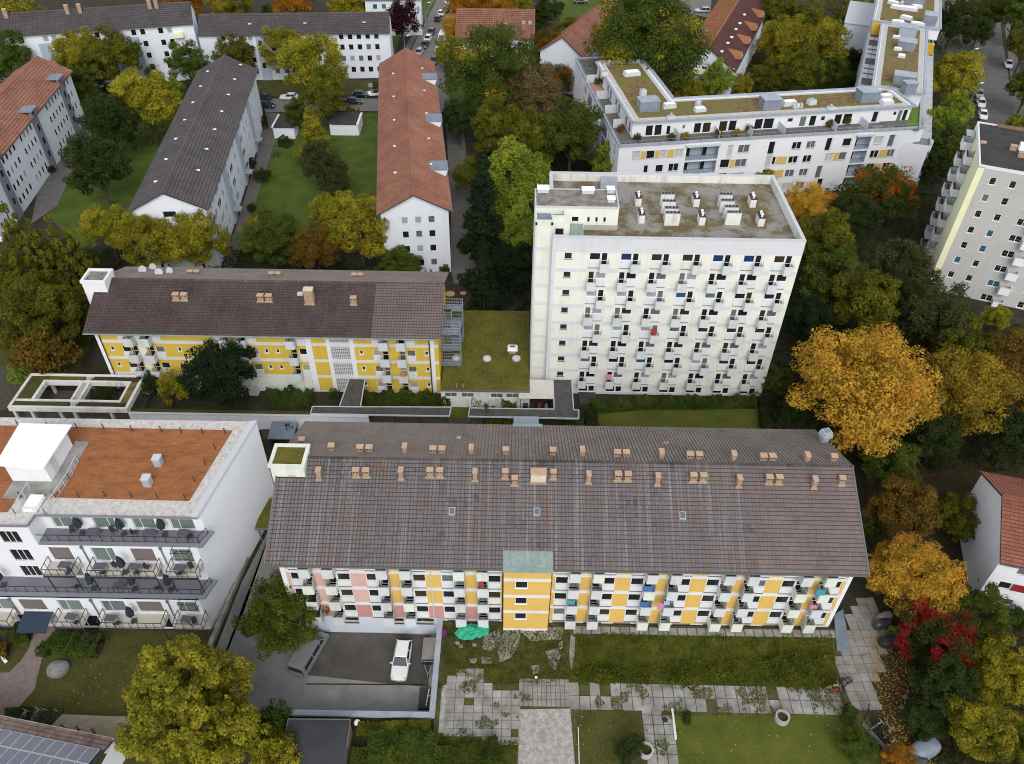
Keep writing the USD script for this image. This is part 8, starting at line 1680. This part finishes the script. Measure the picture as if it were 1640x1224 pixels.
stump(721, 471, .85, 'largest freshly cut tree stump on bare earth behind the moss roof'); stump(742, 470, .55, 'small cut tree stump right of the largest one'); stump(712, 478, .4, 'small cut stump left below the largest one')
def ring(u, v, ro, h, l):
    p = at(u, v, h); t = thing('planter_ring', l, 'planter', (p[0], p[1], 0)); m = MB(); V, F = [], []; n = 24
    for i in range(n):
        a = i * 2 * math.pi / n
        for r, z in ((ro, 0), (ro, h), (ro - .18, h), (ro - .18, h - .3)): V.append((p[0] + r * math.cos(a), p[1] + r * math.sin(a), z))
    for i in range(n):
        for k in range(3): j = (i + 1) % n; F.append([i * 4 + k, j * 4 + k, j * 4 + k + 1, i * 4 + k + 1])
    obj('ring', m.add(V, F), 'concrete', t); m = MB(); m.cone((p[0], p[1], h - .35), (p[0], p[1], h - .25), ro - .15, ro - .15, 20); obj('soil', m, 'leaf_litter', t)
ring(1035, 1200, .72, .75, 'round concrete planter ring beside the slab steps'); ring(1254, 1147, .70, .75, 'round concrete planter ring at the top of the right lawn')
m = MB(); a, b = at(926, 1165, .1), at(928, 1240, .1); m.bar((a[0], a[1], .12), (b[0], b[1], .12), .08, .12); single('edging_rail', m, 'pale_concrete', 'pale straight edging rail left of the small lawn', 'edging')
m = MB()
for u0, v0, u1, v1 in ((1076, 1136, 1078, 1150), (1078, 1150, 1082, 1185)):
    a, b = at(u0, v0, .1), at(u1, v1, .1); m.bar((a[0], a[1], .18), (b[0], b[1], .18), .2, .25)
single('kerb_stones', m, 'pale_concrete', 'pale rough kerb stones right of the slab steps', 'kerb')
p = at(1064, 1156, .3); t = thing('charcoal_grill', 'small black grill on legs beside the pale kerb stones', 'grill', (p[0], p[1], 0)); m = MB(); m.cone((p[0], p[1], .55), (p[0], p[1], .75), .18, .3, 12); obj('bowl', m, 'paint_black', t)
for k in range(3): a = k * 2.1; m = MB(); m.bar((p[0] + .25 * math.cos(a), p[1] + .25 * math.sin(a), .05), (p[0] + .1 * math.cos(a), p[1] + .1 * math.sin(a), .6), .03); obj('leg', m, 'dark_steel', t)
m = MB(); p = at(871, 1182, .05); m.rbox(p[0], p[1], .14, .4, 1.0, .05, .1); single('iron_cover', m, 'court_asphalt', 'small dark plate lying in the gravel square', 'plate')
m = MB(); p = at(859, 1086, .1); m.rbox(p[0], p[1], .1, .3, .22, .15); single('white_box', m, 'bright_white', 'tiny white box in the moss above the small slabs', 'box')
m = MB(); p = at(712, 1016, .5); m.rbox(p[0], p[1], .08, .45, .5, .9, 0, 1.1); single('purple_bin', m, 'purple', 'purple bin in the corner between court wall and pink facade', 'bin')
m = MB(); p = at(572, 1158, .3); m.ball((p[0], p[1], .35), .32, 2); single('globe_lamp', m, 'bright_white', 'white globe garden lamp below the court wall', 'lamp')
t = thing('boulder', 'large grey boulder on the lawn beside the curved path', 'boulder', at(94, 1073, 0)); c = at(94, 1073, .2); s = trimesh.creation.icosphere(subdivisions=3); w = s.vertices * (1 + .35 * meshkit.fbm(s.vertices * 1.3)[:, None]); obj('stone', MB().add(w * [.95, .8, .6] + [c[0], c[1], .35], s.faces), 'boulder_stone', t, smooth=50)
m = MB(); c = at(82, 1079, .1); m.ball((c[0], c[1], .2), .2, 1, (1.3, .8, .8)); m.ball((c[0] + .25, c[1], .4), .1); single('garden_figure', m, 'white_metal', 'small white bird shaped garden figure left of the boulder', 'garden figure')
m = MB()
a = at(6, 1055, .1); b = at(18, 1072, .1); m.bar((a[0], a[1], .45), ((a[0] + b[0]) / 2, (a[1] + b[1]) / 2, .4), .3, .12); m.bar((a[0] - .12, a[1], .45), ((a[0] + b[0]) / 2 - .12, (a[1] + b[1]) / 2, .9), .1, .3); single('garden_bench', m, 'bright_white', 'white garden seat beside the path at the left edge', 'garden seat')
for i, (u, v) in enumerate(((105, 1170), (128, 1172), (153, 1176))):
    p = at(u, v, 0); m = MB(); m.bar((p[0], p[1], 0), (p[0] - .1, p[1] + .1, 1.0), .14); single('wooden_post', m, 'brown_wood', ('left', 'middle', 'right')[i] + ' of three wooden posts in the sand bed', 'post', 'rope posts in the sand bed')
m = MB(); a, b, c = at(105, 1170, 0), at(128, 1172, 0), at(153, 1176, 0); m.bar((a[0] - .08, a[1] + .08, .85), (b[0] - .08, b[1] + .08, .85), .03); m.bar((b[0] - .08, b[1] + .08, .85), (c[0] - .08, c[1] + .08, .85), .03); single('rope', m, 'canopy_cream', 'pale rope strung along the three wooden posts', 'rope')
def covered(u, v, L, W, H, rot, mat, l):
    p = at(u, v, .4); t = thing('covered_motorbike', l, 'covered motorbike', (p[0], p[1], 0)); n = 14; s = trimesh.creation.icosphere(subdivisions=3); w = s.vertices.copy(); w[:, 2] = np.where(w[:, 2] < -.2, -.2, w[:, 2]); w = np.sign(w) * np.abs(w) ** .7; w *= (1 + .12 * meshkit.fbm(s.vertices * 2.2)[:, None]); a = math.radians(rot); w = w * [L / 2, W / 2, H * .8]; w = np.stack([w[:, 0] * math.cos(a) - w[:, 1] * math.sin(a), w[:, 0] * math.sin(a) + w[:, 1] * math.cos(a), w[:, 2] - w[:, 2].min() + .05], 1)
    obj('cover', MB().add(w + [p[0], p[1], 0], s.faces), mat, t, smooth=30)
covered(1424, 1028, 2.2, 1.2, .9, 10, 'dark_cloth', 'black tarpaulin covered motorbike at the edge of the side paving'); covered(1412, 1000, 2.0, 1.0, 1.0, 20, 'paint_charcoal', 'dark scooter under the golden tree by the gable'); covered(1416, 990, 1.8, .9, 1.1, 20, 'grey_cloth', 'pale grey covered scooter behind the dark one'); covered(1480, 1201, 3.0, 1.6, 1.3, 22, 'zinc_dark', 'large grey tarpaulin hump in the shaded lower right corner'); covered(1468, 1221, 2.2, 1.2, .9, 30, 'paint_charcoal', 'dark covered shape in front of the grey tarpaulin hump')
for u, v, l in ((1444, 1133, 'pale flat stone in the dark leaf litter, lower one'), (1449, 1117, 'pale flat stone in the dark leaf litter, upper one')): p = at(u, v, .1); m = MB(); m.rbox(p[0], p[1], .1, .5, .45, .1, .5, .8); single('flat_stone', m, 'slab_warm', l, 'stone')
m = MB(); a, b = at(1468, 1160, .1), at(1482, 1197, .1)
for o in (-.15, .15): m.bar((a[0] + o, a[1], .8), (b[0] + o, b[1], .8), .05)
for i in range(7): c = a + (b - a) * i / 6; m.bar((c[0] - .15, c[1], .1), (c[0] - .15, c[1], .85), .05); m.bar((c[0] - .15, c[1], .8), (c[0] + .15, c[1], .8), .05)
single('steel_rail', m, 'dark_steel', 'dark ladder like steel rail in the shaded corner', 'rail')
# washing and cloths hung over balconies
def cloth(u, v, Y, w, h, mat, l, cat='cloth'):
    p = on_plane(u, v, (0, Y - 1.32, 0), np.array([0, 1., 0])); m = MB(); n = 5
    for i in range(n): a, b = p[0] - w / 2 + w * i / n, p[0] - w / 2 + w * (i + 1) / n; o = .05 * (i % 2); m.hexa([(a, p[1] - .03 - o, p[2] - h / 2 + .04 * (i % 3)), (b, p[1] - .03 - .05 + o, p[2] - h / 2), (b, p[1] + .03, p[2] - h / 2), (a, p[1] + .03, p[2] - h / 2), (a, p[1] - .02, p[2] + h / 2), (b, p[1] - .02, p[2] + h / 2), (b, p[1] + .14, p[2] + h / 2 + .03), (a, p[1] + .14, p[2] + h / 2 + .03)])
    single('hanging_cloth', m, mat, l, cat)
for a in ((1037, 944, YF, 1.0, .6, 'blue_cloth', 'bright blue cloth over an upper balcony right of the stairwell bay'), (1032, 969, YF, .95, .6, 'blue_cloth', 'dark blue cloth over a lower balcony right of the stairwell bay'), (1058, 972, YF, .6, .7, 'pink_cloth', 'pink cloth over the balcony right of the dark blue cloth'), (1068, 967, YF, .6, .4, 'sky_cloth', 'pale blue washing beside the pink cloth'), (1314, 950, YF, .9, .7, 'teal_cloth', 'teal blue cloth on a balcony near the right gable'), (1303, 973, YF, .7, .3, 'pink_cloth', 'violet flowers on a balcony near the right gable'), (771, 937, YF, .5, .5, 'red_cloth', 'dark red cloth on a balcony left of the stairwell bay'), (914, 966, YF, .8, .4, 'teal_cloth', 'turquoise patterned cloth on the first balcony right of the bay'),
          (1047, 532, YT, .8, .7, 'red_cloth', 'red brown cloth on a middle balcony of the white tower'), (975, 605, YT, .8, .8, 'pink_cloth', 'lilac cloth on a low balcony of the white tower'), (646, 601, YY, .6, .5, 'orange_cloth', 'orange cloth on a balcony of the yellow house right part')): cloth(*a)

# ================================================================== hedges, beds, fallen leaves
def hedge(pts, w, h, mat, label, dens=150, z=0.0, leaf_=.2, name='hedge', cat='hedge', jag=.25):
    r = np.random.default_rng(int(pts[0][0] * 7 + pts[0][1])); W = [at(u, v, z + h * .6)[:2] for u, v in pts]; P, N = [], []
    for a, b in zip(W, W[1:]):
        L = np.linalg.norm(b - a); n = int(L * (w + 2 * h) * dens); t = r.random(n); d = (b - a) / L; q = np.array([-d[1], d[0]]); s = r.uniform(-1, 1, n); zz = r.random(n)
        bulge = 1 + jag * np.sin(t * L * 2.1 + r.random()) + jag * .6 * np.sin(t * L * 5.3)
        top = r.random(n) < w / (w + 2 * h) * 1.3; s = np.where(top, s, np.sign(s) * (.8 + .25 * r.random(n))); zz = np.where(top, .86 + .2 * r.random(n), zz)
        P.append(np.column_stack([a + t[:, None] * (b - a) + (s * w / 2)[:, None] * q, z + zz * h * bulge])); N.append(np.column_stack([s[:, None] * q * (~top)[:, None], .4 + top * 1.0]))
    P, N = np.vstack(P), np.vstack(N); n = len(P); N = N + r.normal(size=(n, 3)) * .5; N /= np.linalg.norm(N, axis=1, keepdims=True); a = np.cross(N, r.normal(size=(n, 3))); a /= np.linalg.norm(a, axis=1, keepdims=True); b = np.cross(N, a); s = leaf_ * (.6 + .7 * r.random(n))[:, None]
    V = np.stack([P - a * s * .5, P + b * s * .4, P + a * s * .6, P - b * s * .4], 1).reshape(-1, 3); F = (np.arange(n)[:, None] * 4 + np.array([[0, 1, 2, 0, 2, 3]])).reshape(-1, 3)
    c = np.array([*W[0], z]); t = thing(name, label, cat, c); m = MB().add(V, F); obj('foliage', m, mat, t, tone=np.repeat(r.random(n), 4))
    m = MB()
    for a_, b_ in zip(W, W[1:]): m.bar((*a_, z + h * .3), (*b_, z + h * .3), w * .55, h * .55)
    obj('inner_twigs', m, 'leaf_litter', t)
for a in (([(582, 640), (640, 637), (722, 640)], 1.6, 1.5, 'leaf_hedge', 'dark green clipped hedge in front of the right part of the yellow house'), ([(755, 640), (800, 640), (828, 645)], 1.5, 1.4, 'leaf_green', 'green hedge below the moss roof, right of the roof steps'), ([(428, 640), (460, 634), (500, 640)], 2.0, 1.8, 'leaf_hedge', 'loose green shrub row before the cream ground floor of the yellow house'), ([(948, 652), (1030, 645), (1110, 645), (1210, 643)], 1.6, 1.2, 'leaf_hedge', 'long low hedge along the foot of the white tower'), ([(945, 660), (950, 690)], 1.6, 1.4, 'leaf_dark', 'short dark hedge at the left end of the tower lawn'), ([(1228, 640), (1232, 690)], 2.0, 1.6, 'leaf_dark', 'short dark hedge at the right end of the tower lawn'),
          ([(556, 180), (575, 181)], 1.6, 1.6, 'leaf_rust', 'brown clipped hedge by the cross street'), ([(449, 226), (465, 229)], 2, 1.5, 'leaf_dark', 'dark hedge at the near end of the left garage'), ([(417, 178), (422, 200)], 1.8, 1.8, 'leaf_dark', 'dark hedge at the far gable of the grey house'), ([(22, 1016), (50, 1012)], 1.8, 1.1, 'leaf_hedge', 'green shrubs left of the awning in front of the white building'), ([(86, 1025), (115, 1034), (160, 1036)], 2.0, 1.3, 'leaf_hedge', 'green shrubs right of the awning in front of the white building'), ([(66, 1050), (78, 1030)], 1.2, .8, 'leaf_hedge', 'low shrubs along the curved garden path'), ([(-5, 1045), (12, 1040)], 1.5, 1.0, 'leaf_rust', 'rusty shrub at the left edge by the garden path'), ([(8, 1150), (45, 1142)], 1.4, .8, 'leaf_hedge', 'low shrubs above the tiled solar roof'),
          ([(590, 1198), (640, 1190), (700, 1200)], 2.6, 1.1, 'leaf_hedge', 'wild green shrubs below the courtyard path'), ([(560, 1222), (650, 1220), (740, 1218), (800, 1200)], 2.4, .9, 'leaf_green', 'green undergrowth along the bottom edge under the courtyard'), ([(572, 1168), (640, 1166), (690, 1162)], 1.2, .5, 'leaf_olive', 'low weeds along the outside of the court wall'), ([(1000, 1190), (1020, 1215)], 2.4, 1.3, 'leaf_dark', 'dark grey green shrub left of the round planter'), ([(1095, 1150), (1105, 1152)], 1.2, .6, 'leaf_dark', 'small dark round shrub at the corner of the right lawn'), ([(1350, 1140), (1372, 1150)], 1.4, 1.2, 'leaf_hedge', 'green shrub at the upper right corner of the right lawn'), ([(775, 668), (815, 664)], 1.6, 2.2, 'leaf_olive', 'olive shrub growing through the gap before the covered walk'), ([(905, 672), (935, 676)], 1.2, 1.6, 'leaf_hedge', 'green shrub behind the front roof by the tower path'), ([(780, 1200), (790, 1204)], 2.2, 1.2, 'leaf_dark', 'dark bush at the left of the gravel square')):
    hedge(*a)
for u, v, r_, k, l, hs in ((81, 272, 8, 'dark_bush', 'round clipped dark bush at the red roofed left house', 1), (402, 262, 9, 'dark_bush', 'round dark bush at the grey house wall', 1.2), (403, 334, 8, 'dark_bush', 'round dark bush at the near end of the grey house wall', 1.2), (420, 282, 14, 'dark_bush', 'low dark young fir on the middle lawn', .9), (712, 433, 9, 'green_bush', 'small bush at the corner of the red roofed gable', 1.2), (1362, 88, 12, 'red_bush', 'small red shrub beside the sedum wing', 1), (1372, 95, 16, 'dark_bush', 'dark shrub in the gardens left of the sedum wing', 1), (1365, 130, 14, 'green_bush', 'green shrub in the gardens left of the sedum wing, nearest the L block', 1), (890, 15, 14, 'dark_bush', 'round dark shrub on the lawn at the top', 1), (535, 632, 10, 'green_bush', 'small green bush beside the yellow house entrance', 1), (202, 616, 11, 'olive_bush', 'olive bush at the rear corner of the carport', 1.2), (545, 168, 10, 'dark_bush', 'dark bush behind the brown clipped hedge', 1), (1630, 990, 20, 'green_bush', 'green bush at the right edge before the red shutters', 1.2)):
    tree(u, v, r_, k, l, hs, name='garden_bush', cat='shrub')
# potted plants on the roof terrace of the L block
for u, v, mt, l in ((1021, 220, 'green_bush', 'green potted shrub at the corner of the roof terrace'), (1075, 219, 'green_bush', 'wide green potted shrub on the roof terrace, second from the corner'), (1098, 217, 'gold_bush', 'yellow orange potted shrub on the roof terrace'), (1150, 214, 'olive_bush', 'olive potted shrub in the middle of the roof terrace'), (1180, 212, 'gold_bush', 'yellow potted shrub right of the olive one on the roof terrace'), (1200, 206, 'olive_bush', 'climbing plant by the glass screen of the roof terrace'), (1296, 190, 'gold_bush', 'tall yellow potted plant on the right part of the roof terrace'), (1330, 197, 'rust_bush', 'reddish potted plant on the right part of the roof terrace'), (1357, 193, 'olive_bush', 'olive potted plant by the right glass screen of the roof terrace'), (994, 205, 'rust_bush', 'rusty plant on the left roof terrace strip'), (958, 130, 'olive_bush', 'olive plant at the far end of the left roof terrace'), (1492, 180, 'gold_bush', 'orange plant on the terrace of the sedum wing')):
    p = at(u, v, LZ + .8); place(TK[mt][0], 'potted_plant', l, 'plant', (p[0], p[1], LZ - .05), (u * 31) % 360, (.55, .55, .6), 'plants on the roof terrace')
def scatter(poly, n, seed, hfun, size, flat_=False, world=None, mask=None):
    r = np.random.default_rng(seed); P = sg.Polygon(world or px_poly(poly)); x0, y0, x1, y1 = P.bounds; import shapely
    X = r.uniform(x0, x1, n * 3); Y = r.uniform(y0, y1, n * 3); k = shapely.contains_xy(P, X, Y)
    if mask is not None: k &= meshkit.fbm(np.column_stack([X, Y, 0 * X]) * .55 + seed) > mask
    X, Y = X[k][:n], Y[k][:n]; n = len(X); h = hfun(X, Y, r)
    N = r.normal(size=(n, 3)) * (.25 if flat_ else .6) + [0, 0, 1]; N /= np.linalg.norm(N, axis=1, keepdims=True); a = np.cross(N, r.normal(size=(n, 3))); a /= np.linalg.norm(a, axis=1, keepdims=True); b = np.cross(N, a); s = size * (.5 + .8 * r.random(n))[:, None]; C = np.column_stack([X, Y, h])
    V = np.stack([C - a * s * .5, C + b * s * .38, C + a * s * .6, C - b * s * .38], 1).reshape(-1, 3); m = MB().add(V, (np.arange(n)[:, None] * 4 + np.array([[0, 1, 2, 0, 2, 3]])).reshape(-1, 3)); m.tone = np.repeat(r.random(n), 4); return m
def bedh(top, edge=None, base=.1):
    P = sg.Polygon(px_poly(edge)) if edge else None
    def f(X, Y, r):
        import shapely
        e = meshkit.fbm(np.column_stack([X, Y, X * 0]) * .45 + 3.0) - .48; k = np.clip(.5 + 3.4 * e, .08, 1.6)
        if P is not None: k = k * np.clip(shapely.distance(P.exterior, shapely.points(X, Y)) / 1.2, .15, 1)
        return base + r.random(len(X)) ** .7 * top * k
    return f
bed = [(918, 1014), (1334, 1018), (1334, 1100), (1200, 1098), (914, 1092)]
bs = [(914, 1075), (960, 1060), (1040, 1066), (1120, 1052), (1200, 1056), (1270, 1040), (1336, 1048), (1340, 1104), (1290, 1112), (1200, 1102), (1110, 1108), (1020, 1098), (914, 1099)]
def stuff(name, mb, mat, label, cat): t = obj(name, mb, mat); meta(t.prim, label, cat, None, 'stuff')
stuff('bed_plants', scatter(bed, 15000, 41, bedh(.32, bed, .16), .17), 'leaf_bed', 'dense overgrown ground plants in the bed along the yellow facade', 'ground plants')
stuff('bed_shrubs', scatter(bs, 12000, 42, bedh(.95, bs), .20), 'leaf_fresh', 'darker bushy plants along the front edge of the overgrown bed', 'ground plants')
stuff('fallen_leaves', scatter([(1392, 1010), (1440, 1000), (1475, 1100), (1500, 1240), (1430, 1240), (1398, 1120)], 1500, 43, lambda X, Y, r: .245 + 0 * X, .16, True), 'leaf_gold', 'yellow fallen leaves on the dark shaded ground at the lower right', 'fallen leaves')
stuff('fallen_leaves', scatter([(1400, 740), (1600, 740), (1560, 1000), (1400, 930)], 1800, 44, lambda X, Y, r: .2 + 0 * X, .2, True), 'leaf_rust', 'brown fallen leaves under the great maple', 'fallen leaves')
for q, n, sd, z, l in (([(-9.5, 81.4), (2.2, 81.4), (2.2, 99), (-9.5, 99)], 230, 61, 3.29, 'pale fallen leaves lying on the moss green flat roof'), (px_poly([(85, 1045), (260, 1045), (260, 1140), (90, 1140)]), 130, 62, .17, 'pale fallen leaves on the lawn before the white building'), (px_poly([(924, 1140), (1345, 1148), (1400, 1224), (924, 1224)]), 150, 63, .19, 'pale fallen leaves on the lawns at the bottom')):
    stuff('fallen_leaves', scatter(None, n, sd, lambda X, Y, r, z=z: z + 0 * X, .16, True, world=q), 'leaf_yellow', l, 'fallen leaves')
stuff('moss_tufts', scatter([(712, 1000), (912, 1006), (912, 1096), (790, 1098), (708, 1070)], 8000, 45, bedh(.16, None, .17), .15), 'leaf_bed', 'low moss and weed tufts below the stairwell bay', 'weeds')
stuff('courtyard_weeds', scatter([(690, 1188), (830, 1188), (830, 1240), (560, 1240), (580, 1190)], 6000, 46, bedh(.35), .18), 'leaf_bed', 'weeds and moss at the bottom of the courtyard', 'weeds')
stuff('joint_weeds', scatter([(700, 1072), (790, 1072), (915, 1094), (1345, 1104), (1350, 1148), (1080, 1148), (1090, 1240), (1035, 1240), (1030, 1142), (912, 1140), (832, 1138), (830, 1192), (700, 1192)], 15000, 55, lambda X, Y, r: .245 + r.random(len(X)) * .05, .13, True, mask=.60), 'leaf_bed', 'weeds and moss creeping over the slab path and its joints', 'weeds')
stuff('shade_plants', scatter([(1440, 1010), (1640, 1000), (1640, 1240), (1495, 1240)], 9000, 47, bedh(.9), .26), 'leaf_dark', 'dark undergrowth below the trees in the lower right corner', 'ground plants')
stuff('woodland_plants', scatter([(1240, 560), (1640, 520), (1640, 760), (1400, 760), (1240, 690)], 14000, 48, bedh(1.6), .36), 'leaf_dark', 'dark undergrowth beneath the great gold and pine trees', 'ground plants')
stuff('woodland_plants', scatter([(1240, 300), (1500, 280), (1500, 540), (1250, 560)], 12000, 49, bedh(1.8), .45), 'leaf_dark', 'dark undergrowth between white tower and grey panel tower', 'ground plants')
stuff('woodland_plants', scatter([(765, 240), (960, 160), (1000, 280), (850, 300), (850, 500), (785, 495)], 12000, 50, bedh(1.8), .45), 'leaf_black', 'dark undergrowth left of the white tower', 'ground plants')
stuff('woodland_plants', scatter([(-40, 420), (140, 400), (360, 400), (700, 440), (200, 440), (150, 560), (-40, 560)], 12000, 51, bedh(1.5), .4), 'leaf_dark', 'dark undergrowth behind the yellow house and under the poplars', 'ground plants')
stuff('woodland_plants', scatter([(-60, 40), (380, 90), (380, 130), (210, 260), (120, 290), (100, 130), (-60, 160)], 9000, 52, bedh(1.2), .5), 'leaf_green', 'undergrowth in the far left court', 'ground plants')
stuff('woodland_plants', scatter([(1100, 100), (1380, -20), (1400, 150), (1200, 160)], 9000, 53, bedh(2.0), .6), 'leaf_olive', 'undergrowth in the court behind the L shaped block', 'ground plants')
stuff('woodland_plants', scatter([(1495, 20), (1560, 60), (1570, 260), (1480, 300)], 6000, 54, bedh(1.6), .5), 'leaf_green', 'undergrowth between sedum wing and right street', 'ground plants')
